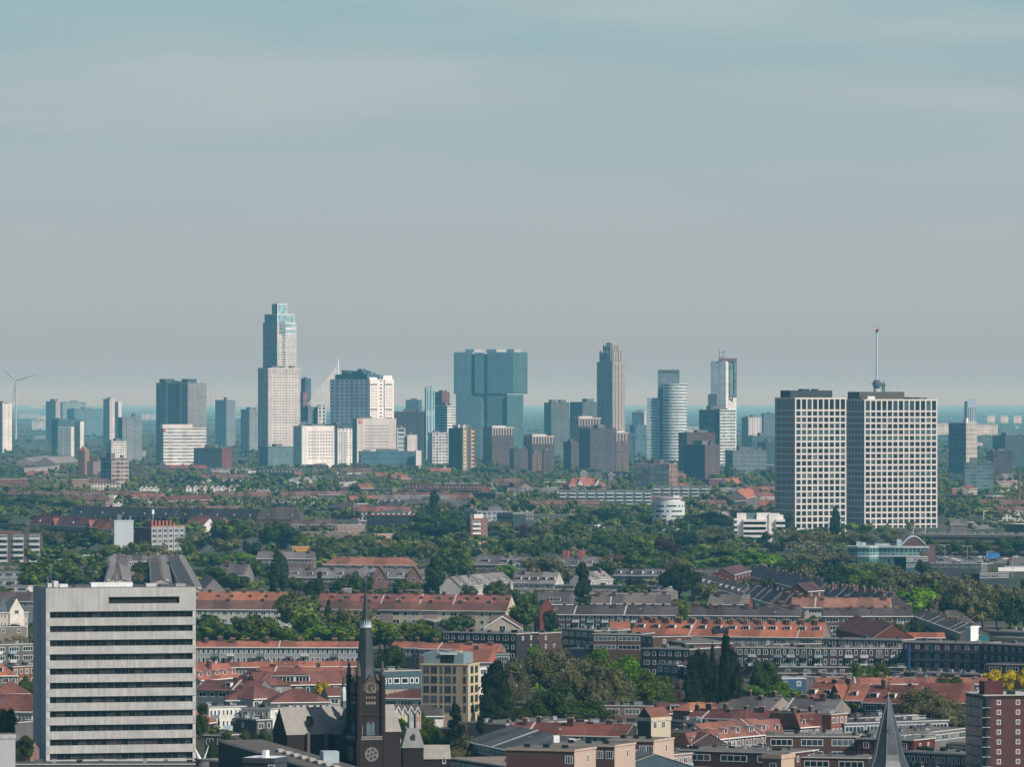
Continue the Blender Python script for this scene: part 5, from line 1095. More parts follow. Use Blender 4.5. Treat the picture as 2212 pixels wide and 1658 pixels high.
T('B3', 1985, 1270, 2211, 1335, 7.5, 'dark hipped roof among trees right of the olive tree', hr=12, tile=(.09, .095, .10), wall=(.12, .12, .13), chim=3, nf=1)
T('B4', -40, 1330, 210, 1375, 7, 'dark brown roofs left of the long terracotta roof', hr=12, tile=(.2, .085, .06), wall=(.1, .07, .07), chim=6, nf=1)
t, Ln, r_, s = T('B4', 345, 1235, 480, 1225, 11.5, 'plum brick gable end with two white windows, right', hr=15, tile=(.13, .05, .06), wall=(.16, .055, .06), depth=9, nf=1, wins='one', bay=9)
T('B4', 440, 1275, 1000, 1345, 8, 'slate row with many small chimneys running diagonally behind the terracotta roof', hr=12.5, tile=(.10, .10, .105), wall=(.12, .09, .09), chim=18, chc=(.2, .09, .07), nf=1)
T('B4', 205, 1372, 1055, 1376, 7.5, 'long terracotta roof with one bright orange patch, right', hr=11.3, tile=(.37, .155, .10), wall=(.5, .48, .45), chim=8, nf=1, wins='slot', bay=7)
T('B4', 1190, 742, 2330, 752, 12.5, 'long tan brick parking deck with open dark storeys, right', roof='flat', wall=(.36, .28, .24), wins=None, name='parking_deck', cat='parking building', depth=30, flatm=m_gravel)
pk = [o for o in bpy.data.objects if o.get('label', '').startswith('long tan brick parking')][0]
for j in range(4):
    k = MB(); k.box(-.1, 92, -.06, .4, 10.4-3*j-.6, 11-3*j+.3); k.build('opening_shade', m_black, pk)  # solid black strips on the wall paint the shade of open storeys
k = MB()
for i in range(14): k.box(6*i, 6*i+rnd.uniform(2, 5), 6, 7, 12.7, 14.2)
k.build('rooftop_barrier', M((.3, .29, .28), .8), pk)
T('B4', 1575, 655, 1722, 655, 9, 'grey shed with white doors right of the twin slabs', hr=12.5, tile=(.2, .18, .18), wall=(.25, .22, .22), wins=None, name='shed', cat='shed')
T('B4', 1720, 640, 1960, 630, 5, 'low railway platform roof behind the parking deck, left', roof='flat', wall=(.25, .25, .25), wins=None, flatm=m_metal)
T('B4', 2045, 650, 2300, 660, 8, 'long cream canopy roof at the right edge', roof='flat', wall=(.2, .17, .15), wins=None, flatm=M((.62, .56, .5), .8), depth=18)
T('B4', 1590, 345, 1702, 342, 11, 'brick house with white window row right of the twin slabs', roof='flat', wall=(.35, .17, .14), depth=8)
T('B4', 1460, 400, 1950, 405, 8.5, 'long grey flat-roofed row of small flats right of the twin slabs', roof='flat', wall=(.22, .22, .23), nf=2, depth=12)
T('B4', 1940, 415, 2055, 412, 8, 'maroon-based flat block at the end of the long grey row', roof='flat', wall=(.14, .06, .07), flatm=m_white)
T('B4', 1735, 350, 1810, 345, 11, 'red brick gable with pale side among roofs, right edge area', hr=14, wall=(.5, .42, .36), tile=(.3, .1, .09))
T('B4', 1560, 220, 1690, 222, 11, 'small white balcony row left of the teal glass-balcony block', roof='flat', wall=(.6, .6, .58))
T('B4', 2020, 250, 2120, 250, 9, 'white-fronted house row at the right edge under the maroon block', hr=13, wall=(.7, .7, .68), tile=(.3, .25, .24))
T('B4', 2000, 305, 2200, 300, 9, 'pinkish low row at the right edge', hr=12, wall=(.5, .4, .38), tile=(.3, .2, .2))
T('B4', 2130, 400, 2290, 405, 8, 'white street row at the right edge above the tree belt', hr=11, wall=(.65, .63, .6), tile=(.3, .27, .27), dorm=6)
s = 2.55; p = ground_pt(cv('B4', 2170, 0)[0], s); t = thing('factory_chimney', 'tall thin dark brick chimney at the right edge', 'chimney', p); k = MB(); k.tube((0, 0, 0), (0, 0, hz('B4', 205, s)), 1.5, 1.0, 10); k.build('shaft', M((.16, .08, .08), .9), t)
# pavilion with curved glass and arched hall
s = 3.92; p = ground_pt(cv('B4', 700, 0)[0], s); wv = lambda x: (x-700)*Q/s
t = thing('glass_pavilion', 'low curved glass building with arched hall and rooftop plant, right', 'building', p, 0)
k = MB(); P = [(0, 6), (wv(780), 2), (wv(880), 0), (wv(960), 3), (wv(1100), 0), (wv(1250), -1), (wv(1390), -1), (wv(1390), 18), (0, 18)]; z0, z1 = hz('B4', 925, s), hz('B4', 848, s)
k.prism(P, 0, z1-.5, 0, 1, 2.2, 3.5); k.build('wall', [MG((.22, .36, .38), (.05, .12, .14), .85, .8, .1), m_gravel], t)
for z in (z1, z0): k = MB(); k.prism([(x*1.0-.2 if x == 0 else x, y-.5) for x, y in P], z-.7, z+.3, 0, bottom=True); k.build('floor_edge', M((.42, .47, .48), .7), t)
k = MB(); c = wv(1265); r_ = wv(1365)-wv(1160); n = 12
ar = [(c-r_/2+r_*i/n, z1+1.5+4.6*math.sin(math.pi*i/n)) for i in range(n+1)]
k.poly([(ar[0][0], 4, z1)]+[(ar[-1][0], 4, z1)]+[(x, 4, z) for x, z in reversed(ar)]); k.build('arched_hall', M((.10, .06, .06), .8), t)
k = MB()
for (xa, za), (xb, zb) in zip(ar, ar[1:]): k.poly([(xa, 3.6, za), (xb, 3.6, zb), (xb, 14, zb), (xa, 14, za)][::1]); k.poly([(xa, 3.6, za-.7), (xb, 3.6, zb-.7), (xb, 3.6, zb), (xa, 3.6, za)])
k.build('arched_roof', M((.5, .54, .56), .5), t)
k = MB(); k.box(wv(1118), wv(1158), 2, 5, z1, hz('B4', 785, s)); k.build('grey_tower', M((.3, .42, .46), .7), t)
k = MB(); k.box(wv(1365), wv(1452), 3, 12, 0, hz('B4', 835, s)); k.box(wv(1330), wv(1400), -2, 0, 0, hz('B4', 880, s)); k.build('brick_wing', M((.14, .085, .08), .9), t)
for xa, xb, y in ((770, 805, 806), (812, 852, 812), (930, 1060, 822), (1070, 1100, 850)): k = MB(); k.box(wv(xa), wv(xb), 4, 8, z1, hz('B4', y, s)); k.build('roof_plant_room', M((.35, .45, .48), .7), t)
T('B4', 1195, 940, 1380, 935, 10, 'dark teal glazed corner building before the pavilion', roof='flat', wall=(.05, .11, .12), wins='slot', nf=2, depth=8)
T('B4', 1380, 992, 1840, 998, 6.5, 'flat grey petrol-station-like roof with zigzag white edge, right', roof='flat', wall=(.22, .23, .24), wins='three', nf=1, depth=9, flatm=M((.3, .3, .3), .8), vents=6, name='market_hall', cat='hall')
T('B4', 1830, 1080, 2080, 1075, 7, 'dark shopfront hall left of the blue building', roof='flat', wall=(.05, .06, .08), wins='slot', nf=1, depth=14)
t, a, b, top, s = tower('B4', 1990, 2040, 2330, 1015, 4.1, 'blue_building', 'blue panelled hall with pale frame at the right edge', 'hall', wall=(.03, .12, .25), left=(.05, .1, .14), glass=(.03, .05, .07), cw=60, rh=60, fw=0, fh=0, th=12)
windows(t, [((.14+.16*i)*a, -.1, top-2.6-4.2*j, 0, win_mesh(2.2, 1.5, 1, None, 0)) for i in range(3) for j in range(1)])
for u in (.0, .33, .66): k = MB(); k.box(u*a, u*a+.4, -.5, 0, 0, top); k.build('frame_post', M((.5, .52, .53), .7), t)
for z in (top, top-3.9): k = MB(); k.box(0, a, -.5, 0, z-.4, z); k.build('frame_beam', M((.5, .52, .53), .7), t)
k = MB(); k.box(-4, a, -4, -3.6, 0, 2.2); k.build('white_fence_panel', m_white, t)
k = MB(); k.box(.07*a, .25*a, -.2, 0, top-6.6, top-4.8); k.box(.1*a, .22*a, -.26, -.2, top-6.1, top-5.4, 1); k.build('sign_panel', [M((.02, .09, .25), .6), M((.3, .5, .6), .6)], t)
s = 3.85; p = ground_pt(cv('B4', 1943, 0)[0], s); t = thing('blue_sign', 'blue rectangular billboard on a post beside the parking deck', 'sign', p)
k = MB(); k.box(-3.7, 3.7, -.2, .2, hz('B4', 940, s), hz('B4', 903, s)); k.build('panel', M((.02, .2, .5), .6), t); k = MB(); k.tube((0, 0, 0), (0, 0, hz('B4', 940, s)), .25, .25, 6); k.build('post', m_metal, t)
# ================================================================ near rows
MB_ = MB
# -- left edge, beside the banded office
T('B1', -20, 1318, 300, 1320, 9, 'brown-roofed row left of the banded office', hr=12.6, tile=(.16, .12, .11), wall=(.3, .33, .34), chim=2, nf=1)
t, Ln, r_, s = T('B1', -30, 1418, 240, 1412, 10, 'cream building with blue-grey hipped roof left of the banded office', hr=15, roof='hip', tile=(.12, .17, .19), wall=(.5, .44, .36), nf=2, wins='three', bay=4.5, depth=16)
gable_on(t, Ln*.62, 6, 11, 15.6, (.6, .56, .5), (.3, .34, .34))
t, Ln, r_, s = T('C1', -60, 612, 300, 600, 9.5, 'grey gridded flats with a drainpipe left of the banded office', roof='flat', wall=(.17, .165, .15), wins='wide', nf=3, bay=6, depth=12, balc=True, flatm=m_gravel, vents=4)
T('B1', -40, 1545, 230, 1540, 7, 'low garden sheds with flat roofs left of the banded office', roof='flat', wall=(.3, .26, .22), flatm=m_gravel, nf=1, vents=4, wins='one')
T('C1', -130, 875, 150, 872, 8, 'orange hipped roof with small dormer at the left edge', hr=12, roof='hip', tile=(.48, .15, .06), wall=(.3, .26, .22), dorm=1, dw=1.2, nf=1)
T('C1', 110, 800, 300, 790, 9.5, 'small orange-brown brick block with white windows left of the banded office', roof='flat', wall=(.28, .12, .07), wins='pair', bay=5.5, nf=2, depth=10)
T('C1', -60, 1030, 260, 1028, 7.5, 'red-brown roof at the left edge, upper of two', hr=10.9, roof='hip', tile=(.27, .09, .06), wall=(.4, .38, .34), nf=1, wins='wide', bay=6)
T('C1', -40, 1182, 300, 1185, 7.2, 'red-brown roof above white houses at the left edge, lower of two', hr=11.6, roof='gable', tile=(.25, .08, .055), wall=(.72, .7, .64), nf=1, wins='wide', bay=5, skyl=4)
k = [o for o in bpy.data.objects if o.get('label', '').startswith('red-brown roof above white')][0]
q = MB(); q.prism([(22, -1.6), (26, -1.6), (26, 0), (22, 0)], 5.0, [5.0, 5.0, 5.9, 5.9]); q.build('awning', M((.75, .2, .05), .7), k)
T('C1', 60, 1290, 290, 1270, 5, 'grey lean-to roofs below the white houses, left edge', roof='flat', wall=(.2, .19, .18), nf=1, wins=None, vents=5)
T('C1', 110, 1500, 262, 1505, 4, 'dark low sheds beside the foot of the banded office', hr=5.5, depth=4, tile=(.15, .1, .1), wall=(.35, .22, .2), wins=None)
tower('C1', -80, -40, 132, 1385, 10.3, 'grey_block', 'plain light grey wall block at the lower left corner', 'building', wall=(.40, .42, .43), glass=(.2, .2, .2), cw=40, rh=40, fw=0, fh=0, th=10)
# -- banded white office
s = 8.74; p = ground_pt(cv('C1', 405, 0)[0], s); th = math.radians(10); phi = math.atan2(p.x, p.y)
t = thing('banded_office', 'large white concrete office with eleven black window bands, lower left', 'office building', p, th-phi)
a = (1692-405)*Q/s/math.cos(th); b = 113*Q/s/math.sin(th); top = hz('C1', 118, s)
conc, nt_ = nt('streaked_concrete')
n1 = noise(nt_, 1.2, (1, 1, .08), 5); n2 = noise(nt_, .25, (1, 1, .5), 4)
kf = math_(nt_, 'ADD', remap(nt_, n1, .3, .7, .80, 1.10), remap(nt_, n2, .3, .7, -.09, .07))
tc_ = nt_.nodes.new('ShaderNodeTexCoord'); sx_ = nt_.nodes.new('ShaderNodeSeparateXYZ'); L(nt_, tc_.outputs['Object'], sx_.inputs[0])
kf = math_(nt_, 'MULTIPLY', kf, remap(nt_, math_(nt_, 'GREATER_THAN', math_(nt_, 'FRACT', math_(nt_, 'DIVIDE', sx_.outputs[0], 1.84)), .05), 0, 1, .82, 1))
cell_ = nt_.nodes.new('ShaderNodeTexWhiteNoise'); cell_.noise_dimensions = '2D'; cb_ = nt_.nodes.new('ShaderNodeCombineXYZ'); L(nt_, math_(nt_, 'FLOOR', math_(nt_, 'DIVIDE', sx_.outputs[0], 1.84)), cb_.inputs[0]); L(nt_, math_(nt_, 'FLOOR', math_(nt_, 'DIVIDE', sx_.outputs[2], 3.5)), cb_.inputs[1]); L(nt_, cb_.outputs[0], cell_.inputs['Vector'])
kf = math_(nt_, 'MULTIPLY', kf, remap(nt_, cell_.outputs[0], 0, 1, .94, 1.05))
out(nt_, princ(nt_, scl(nt_, (.45, .445, .43), kf), .85, .2))
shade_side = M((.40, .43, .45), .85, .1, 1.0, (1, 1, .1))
zb = [hz('C1', 322+122.6*i, s) for i in range(11)]; bh = 54*Q/s; rec = .7
slot0, slot1 = hz('C1', 198, s), hz('C1', 256, s); sx0, sx1 = (938-405)/1287*a, (1550-405)/1287*a
mb = MB(); mb.prism([(.3, rec), (a-.3, rec), (a-.3, b-.2), (.3, b-.2)], 0, top-1, 0); mb.build('core', m_black, t)
mb = MB(); mb.box(0, sx0, 0, rec, slot1, slot0); mb.box(sx1, a, 0, rec, slot1, slot0); mb.box(0, a, 0, rec, slot0, top); mb.box(0, a, 0, rec, zb[0], slot1); mb.build('top_band', conc, t)
for i in range(11):
    z1 = zb[i]-bh; z0 = zb[i+1] if i < 10 else 0
    mb = MB(); mb.box(0, a, 0, rec, z0, z1); mb.build('concrete_band', conc, t)
for x0_ in (0, a-.75): mb = MB(); mb.box(x0_, x0_+.75, .12, b, 0, top-.5); mb.build('end_pier', M((.5, .49, .47), .8, .08), t)
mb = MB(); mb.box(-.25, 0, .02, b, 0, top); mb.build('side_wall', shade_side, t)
for v in (.42, .58):
    mb = MB(); mb.box(-.3, -.24, v*b-.12, v*b+.12, 0, top-3); mb.build('side_groove', M((.1, .11, .13), .8), t)
mb = MB(); mb.box(-.2, a, 0, b, top, top+.12); mb.build('roof', m_gravel, t)
sp = []; R = random.Random(3); wpx = (a-1.5)/20
for j in range(11):
    for i in range(20):
        g = 1 if (j == 9 and 3 < i < 15 and R.random() < .75) or R.random() < .05 else 0
        sp.append((.75+(i+.5)*wpx, rec-.05, zb[j]-bh, 0, win_mesh(wpx*.98, bh, 0, (.035, .04, .045), 0 if g == 0 else 1, .1)))
dk = M((.03, .03, .032), .5, .3, name='tinted_glass')
WMx = {}
def dark_pane(w, h, c):
    if (w, h, c) not in WMx:
        q = MB(); q.box(-w/2, -w/2+.1, -.06, 0, 0, h); q.poly([(-w/2+.1, 0, 0), (w/2, 0, 0), (w/2, 0, h), (-w/2+.1, 0, h)], 1); WMx[(w, h, c)] = q.mesh('window', [M((.09, .09, .09), .6), M(c, .25, .3, spec=.3)])
    return WMx[(w, h, c)]
sp = [(x, y, z, rz, dark_pane(round(wpx, 3), round(bh, 3), (.045, .038, .034) if me is win_mesh(wpx*.98, bh, 0, (.035, .04, .045), 1, .1) else R.choice(((.006, .008, .010), (.008, .010, .013), (.010, .010, .010), (.006, .008, .010), (.022, .022, .022), (.03, .034, .036))))) for (x, y, z, rz, me) in sp]
windows(t, sp)
mb = MB(); mb.box(sx0, sx0+(sx1-sx0)*.38, 3.2, 3.3, slot1, slot0); mb.build('slot_screen', M((.12, .12, .12), .8), t)
for x0, x1, hgt, c in ((.02, .05, .9, .5), (.06, .09, 1.4, .6), (.1, .155, .7, .7), (.2, .3, .5, .1), (.31, .59, 1.0, .72), (.6, .66, .5, .08), (.68, .75, .7, .5), (.78, .87, .5, .1), (.88, .95, .6, .3)):
    mb = MB(); mb.box(x0*a, x1*a, 3, 6, top+.1, top+.1+hgt*1.1); mb.build('roof_unit', M((c, c*1.02, c*1.03), .6), t)
mb = MB(); mb.tube((.01*a, 1, top), (.01*a, 1, top+3), .06, .05, 4); mb.tube((.01*a, 1, top+1), (.035*a, 1, top+6), .05, .03, 4); mb.tube((.035*a, 1, top), (.035*a, 1, top+6), .05, .03, 4); mb.build('roof_antenna', m_metal, t)
# -- rows right of the office
T('B1', 1690, 1388, 2460, 1392, 9, 'bright orange and brown roofed row directly right of the banded office', hr=15.6, tile=(.50, .155, .07), wall=(.5, .5, .46), depth=13, nf=2, wins='pair', chim=0, trim=True, skyl=0)
def two_tone(lab_start, y_split=.52, low=(.22, .10, .08), n_ch=6, sky=0, dm=0):
    """brown lower slope laid over the foot of the roof, with chimneys on ridge and at the break"""
    t = [o for o in bpy.data.objects if o.get('label', '').startswith(lab_start)][0]
    r = [c for c in t.children if c.name.startswith('roof')][0]; v = [x.co for x in r.data.vertices]
    x0, x1 = min(c.x for c in v), max(c.x for c in v); q = sorted((c.y, c.z) for c in v if abs(c.x-x0) < .01); lo_ = q[0]; hr = max(c.z for c in v); ym = [c.y for c in v if abs(c.z-hr) < .01][0]
    zl = min(c.z for c in v if c.y < ym-1 and c.z > lo_[1]-.5)+.25
    f = y_split; y0, z0 = lo_[0], zl; y1, z1 = y0+(ym-y0)*f, z0+(hr-z0)*f; o = .12
    mb = MB(); mb.poly([(x0-.1, y0-.25, z0+o-.1), (x1+.1, y0-.25, z0+o-.1), (x1+.1, y1, z1+o), (x0-.1, y1, z1+o)], 0, [(0, 0), (x1-x0, 0), (x1-x0, 6), (0, 6)])
    mb.poly([(x0-.1, y1, z1+o), (x1+.1, y1, z1+o), (x1+.1, y1, z1-.2), (x0-.1, y1, z1-.2)], 0); mb.build('lower_roof', MT(low), t)
    R = random.Random(len(lab_start))
    for i in range(n_ch):
        x = x0+(x1-x0)*(i+.5)/n_ch+R.uniform(-1, 1)
        put('chimney', chimney_mesh(1.3, .8, 1.0, 2), t, (x, ym, hr)); put('chimney', chimney_mesh(.9, .8, .7, 1), t, (x+R.uniform(2, 4), y0+(ym-y0)*.75, z0+(hr-z0)*.75))
        if i % 2: put('chimney', chimney_mesh(1.0, .8, .9, 1), t, (x+1, y0+(ym-y0)*.5, z0+(hr-z0)*.52))
    for i in range(sky):
        x = x0+(x1-x0)*(i+.7)/sky; kk = (hr-z0)/(ym-y0); fy = .78
        q = MB(); q.poly([(-.9, -.35, -.35*kk), (.9, -.35, -.35*kk), (.9, .35, .35*kk), (-.9, .35, .35*kk)]); q.build('skylight', m_glass2, t, loc=(x, y0+(ym-y0)*fy, z0+(hr-z0)*fy+.2))
    return t
two_tone('bright orange and brown', low=(.20, .10, .08), n_ch=5)
t, Ln, r_, s = T('B2', 505, 1385, 2150, 1405, 9.5, 'very long salmon-pink roofed row with cream wall bays, centre', hr=15.4, tile=(.36, .10, .075), wall=(.55, .49, .38), depth=13, nf=3, bay=7.5, wins='pair', chim=0, skyl=0)
two_tone('very long salmon', low=(.20, .085, .065), n_ch=13, sky=6)
for u in (.345, .575, .775, .92):
    k = MB(); k.box(u*Ln, u*Ln+5.2, -.12, 0, 0, 9.2); k.build('brick_bay', M((.30, .24, .2), .85), t)
def strip_row(C, x0, y0, x1, y1, label, **k):
    return T(C, x0, y0, x1, y1, **k)
# white flats with orange strip roofs, crossing behind the church spire
t, Ln, r_, s = T('C1', 1690, 626, 2211, 627, 9.5, 'grey-white balcony row under an orange roof strip, beside the banded office', hr=11.3, tile=(.42, .12, .06), wall=(.42, .44, .44), nf=2, bay=5, wins='three', balc=True, chim=4, depth=8, wz=1.8)
t, Ln, r_, s = T('C2', 0, 627, 890, 630, 9.5, 'grey-white balcony row under an orange roof strip, left of the church spire', hr=11.3, tile=(.44, .125, .06), wall=(.45, .47, .48), nf=2, bay=5, wins='three', balc=True, chim=6, depth=8, wz=1.8)
T('C2', 1150, 630, 1410, 634, 9.5, 'short balcony row under an orange roof right of the church spire', hr=11.3, tile=(.42, .12, .06), wall=(.42, .44, .45), nf=2, bay=4.5, wins='three', balc=True, chim=2, depth=8, wz=1.8)
T('C2', 1400, 640, 2070, 650, 9.5, 'orange roofs behind the slate-topped yellow block, upper one', hr=11.2, tile=(.42, .125, .06), wall=(.3, .2, .17), nf=1, chim=4, depth=9)
T('C2', 1650, 755, 2095, 760, 7, 'large orange roof right behind the slate-topped yellow block', hr=10.8, tile=(.45, .13, .06), wall=(.6, .6, .58), nf=1, chim=1, depth=12)
T('C1', 1700, 800, 2211, 800, 8, 'orange ridge row below the balcony row, beside the banded office', hr=9.4, tile=(.40, .115, .055), wall=(.3, .2, .16), nf=1, chim=3)
T('C2', 0, 795, 870, 792, 8, 'orange ridge row below the balcony row, left of the church spire', hr=9.4, tile=(.42, .12, .06), wall=(.3, .2, .16), nf=1, chim=4)
T('C1', 1725, 915, 2080, 885, 8, 'orange roof with four white dormers right of the banded office', hr=12, tile=(.42, .12, .07), wall=(.5, .45, .42), nf=1, chim=1, dorm=5, dw=1.8, depth=10)
T('C2', 0, 868, 800, 875, 8, 'rust-orange roof row above the white-dormered roof, left of the church', hr=10.3, tile=(.36, .105, .055), wall=(.3, .2, .16), nf=1, chim=4, skyl=2)
t, Ln, r_, s = T('C2', 0, 958, 800, 945, 8, 'red-brown roof with long white dormers left of the church', hr=11.6, tile=(.23, .075, .055), wall=(.08, .09, .11), nf=1, chim=0)
k_ = (13.5-8)/5
for u0, u1 in ((.165, .42), (.43, .585)):
    n = max(1, int((u1-u0)*Ln/2.2))
    put('dormer', dormer_mesh((u1-u0)*Ln, 1.7, 2.2), t, ((u0+u1)/2*Ln, 1.2, 8.8))
q = MB(); q.poly([(.45*Ln, 2.0, 9.9), (.58*Ln, 2.0, 9.9), (.58*Ln, 3.6, 11.0), (.45*Ln, 3.6, 11.0)]); q.build('roof_panel', m_black, t)
T('C1', 1700, 990, 2211, 1000, 8, 'large maroon-brown roof with blue-grey wall right of the banded office', hr=10.4, tile=(.17, .06, .05), wall=(.22, .27, .29), nf=1, chim=1, depth=12, roof='gable', trim=(.35, .2, .18), dorm=1)
T('C1', 1985, 925, 2211, 960, 8, 'brown hipped roof with white dormer right of the banded office', hr=11.8, tile=(.24, .08, .06), roof='hip', wall=(.4, .38, .35), dorm=1, dw=2.4, nf=1)
T('C1', 1950, 1085, 2211, 1085, 7, 'brown hipped roof above white flats, right of the banded office', hr=9.8, roof='hip', tile=(.24, .085, .06), wall=(.6, .58, .55), nf=1, chim=1, depth=12)
T('C2', -30, 1075, 290, 1060, 7.5, 'brown hipped roof left of the yellow-flowering tree, upper', hr=11.2, roof='hip', tile=(.23, .08, .06), wall=(.5, .48, .45), nf=1, depth=12)
T('C2', 130, 1105, 640, 1100, 7, 'wide brown hipped roof under the yellow-flowering tree', hr=10.4, roof='hip', tile=(.25, .085, .06), wall=(.6, .58, .54), nf=2, wins='three', depth=13, bay=5)
T('C2', 620, 1050, 810, 1048, 8, 'brown roof end behind the small church turret', hr=10.2, tile=(.22, .075, .055), wall=(.45, .42, .4), nf=1)
T('C1', 1800, 1150, 2120, 1140, 7.6, 'white three-storey flats right of the banded office, left piece', roof='flat', wall=(.74, .72, .68), wins='three', nf=2, bay=4, balc=True, flatm=m_gravel, vents=3)
T('C1', 2080, 1158, 2330, 1165, 7.2, 'white rendered houses right of the white three-storey flats', roof='flat', wall=(.78, .77, .73), wins='pair', nf=2, bay=5, flatm=m_gravel, vents=2)
T('C2', 60, 1170, 210, 1180, 6.4, 'small white house with dark flat roof left of the church transept', roof='flat', wall=(.76, .75, .72), wins='wide', nf=2, bay=6, vents=2)
T('C1', 1760, 1290, 1870, 1270, 4, 'small orange roofed garden house beside the banded office', hr=8, roof='hip', tile=(.45, .16, .08), wall=(.3, .2, .16), wins=None, name='garden_house', cat='house')
T('C1', 1760, 1390, 1930, 1395, 6.5, 'dark flat-roofed house below the white flats, left', roof='flat', wall=(.12, .11, .1), nf=1, wins='pair')
T('C2', 0, 1260, 140, 1255, 6, 'dark flat garden roof left of the church transept', roof='flat', wall=(.12, .12, .12), nf=1, vents=3)
# blue-grey school-like block and yellow corner block
t, Ln, r_, s = T('C2', 1080, 838, 1418, 830, 12.5, 'blue-grey panelled block with white-framed windows right of the church', roof='flat', wall=(.10, .17, .21), nf=1, wins=None, depth=12, flatm=m_gravel, vents=2)
sp = []; z = 12.5-3.6
for xx, ww in ((1100, 1.2), (1152, .9), (1207, 1.7), (1278, 1.8), (1338, 1.0), (1382, 1.0)): sp.append(((xx-1080)/338*Ln, 0, z, 0, win_mesh(ww*1.25, 1.7, 0, None, 0, .22)))
windows(t, sp)
k = MB(); k.box(0, Ln, -.15, 0, 0, 12.5-5.2); k.build('brick_base', M((.30, .225, .18), .9), t)
windows(t, [((xx-1080)/338*Ln, -.16, 4.6, 0, win_mesh(1.6, 1.5, 0, (.08, .08, .08), 0)) for xx in (1100, 1152, 1207, 1278, 1338, 1385)])
t, a, b, top, s = tower('C2', 1418, 1825, 1922, 775, 8.1, 'corner_apartments', 'yellow-beige corner apartment block with slate-blue penthouse, centre', 'apartment block', wall=(.56, .47, .29), left=(.30, .235, .17), glass=(.1, .1, .1), cw=90, rh=90, fw=0, fh=0, th=74, parapet=.3)  # left front is a dimmer copy of the wall, shade painted in
sp = []
for j in range(5):
    z = top-2.6-2.55*j*1.0
    for y, w_ in ((1463, 1.3), (1530, 1.4), (1592, .6), (1650, 1.4), (1707, .65), (1794, .65)):
        sp.append((0, b*(1825-y)/407, z-j*.05, -math.pi/2, win_mesh(w_*1.25/.96, 2.0, 1 if w_ > 1 else 0, (.12, .12, .12), rnd.choice((0, 2)))))
    for u in (.32, .72): sp.append((a*u, 0, z-j*.05, 0, win_mesh(a*.25, 2.0, 1, (.12, .12, .12), 0)))
windows(t, sp)
k = MB(); k.box(.8, a-1, 1.5, b-.5, top+.1, top+3.0); k.build('penthouse', M((.20, .27, .30), .7, .1), t)
k = MB(); k.box(.3, 3, 3.5, b*.62, top+2.5, top+2.9); k.build('penthouse_canopy', m_white, t)
k = MB(); k.box(.7, .8, 4.2, b*.6, top+.3, top+2.4); k.build('penthouse_glazing', m_glass, t)
for v in (.2, .45, .7): k = MB(); k.box(2, 3.4, v*b, v*b+1.5, top+3, top+3.6); k.build('roof_unit', M((.5, .42, .3) if v < .3 else (.2, .22, .24), .8), t)
T('C2', 1920, 800, 2060, 790, 9, 'white flats behind the yellow corner block', roof='flat', wall=(.7, .7, .68), wins='wide', nf=2, bay=4)
T('C2', 2090, 790, 2190, 792, 8, 'white low building behind the conical poplar', roof='flat', wall=(.74, .74, .72), wins='pair', nf=2, bay=5)
t, Ln, r_, s = T('C2', 1080, 1065, 1660, 1075, 7.5, 'brown hipped roof over pale walls in front of the yellow corner block', hr=9.9, roof='hip', tile=(.20, .065, .055), wall=(.45, .5, .5), nf=1, wins='wide', bay=5, depth=12)
for i, (x, w_) in enumerate(((1222, 46), (1278, 46), (1335, 42), (1390, 36))):
    house('C2', x, 1138+6*(i % 2), w_, 8.35, f'small cream gabled house, {ORD[i] if i < 3 else "rightmost"} of the four below the yellow corner block', wall=((.75, .68, .45), (.75, .66, .42), (.35, .4, .42), (.45, .3, .22))[i], tile=(.13, .12, .13), group='four small gabled houses', deep=6, rise=1.3)
T('C2', 1180, 1225, 1610, 1222, 5.8, 'small white houses half hidden by trees below the yellow corner block', hr=8.5, wall=(.75, .73, .68), tile=(.14, .12, .12), wins='one', nf=1)
# dark flat blocks right of the pink row
T('C2', 1600, 500, 2240, 515, 12, 'black brick flats with white window frames, centre', roof='flat', wall=(.045, .038, .04), wins='pair', nf=3, bay=6, depth=14, flatm=m_gravel, chim=0, vents=5)
T('C3', -60, 505, 225, 512, 11.5, 'dark brick flats with two bands of white windows left of the lime tree', roof='flat', wall=(.11, .07, .055), wins='slot', nf=3, bay=6, depth=14, vents=3)
house('C2', 2120, 360, 300, 6.25, 'low pitched dark roof with pale gable right of the cream bays', wall=(.4, .35, .29), tile=(.2, .07, .06), deep=14, rise=.5)
T('C2', 1265, 350, 1530, 410, 6, 'grey corrugated lean-to roof in front of the cream bays', roof='flat', wall=(.1, .08, .07), depth=8, wins=None, flatm=M((.3, .28, .25), .9), vents=3, name='shed', cat='shed')
T('C2', 2065, 690, 2180, 690, 11, 'glazed blue-grey stair building behind the conical poplar', roof='flat', wall=(.2, .28, .3), wins='slot', nf=3, bay=4)
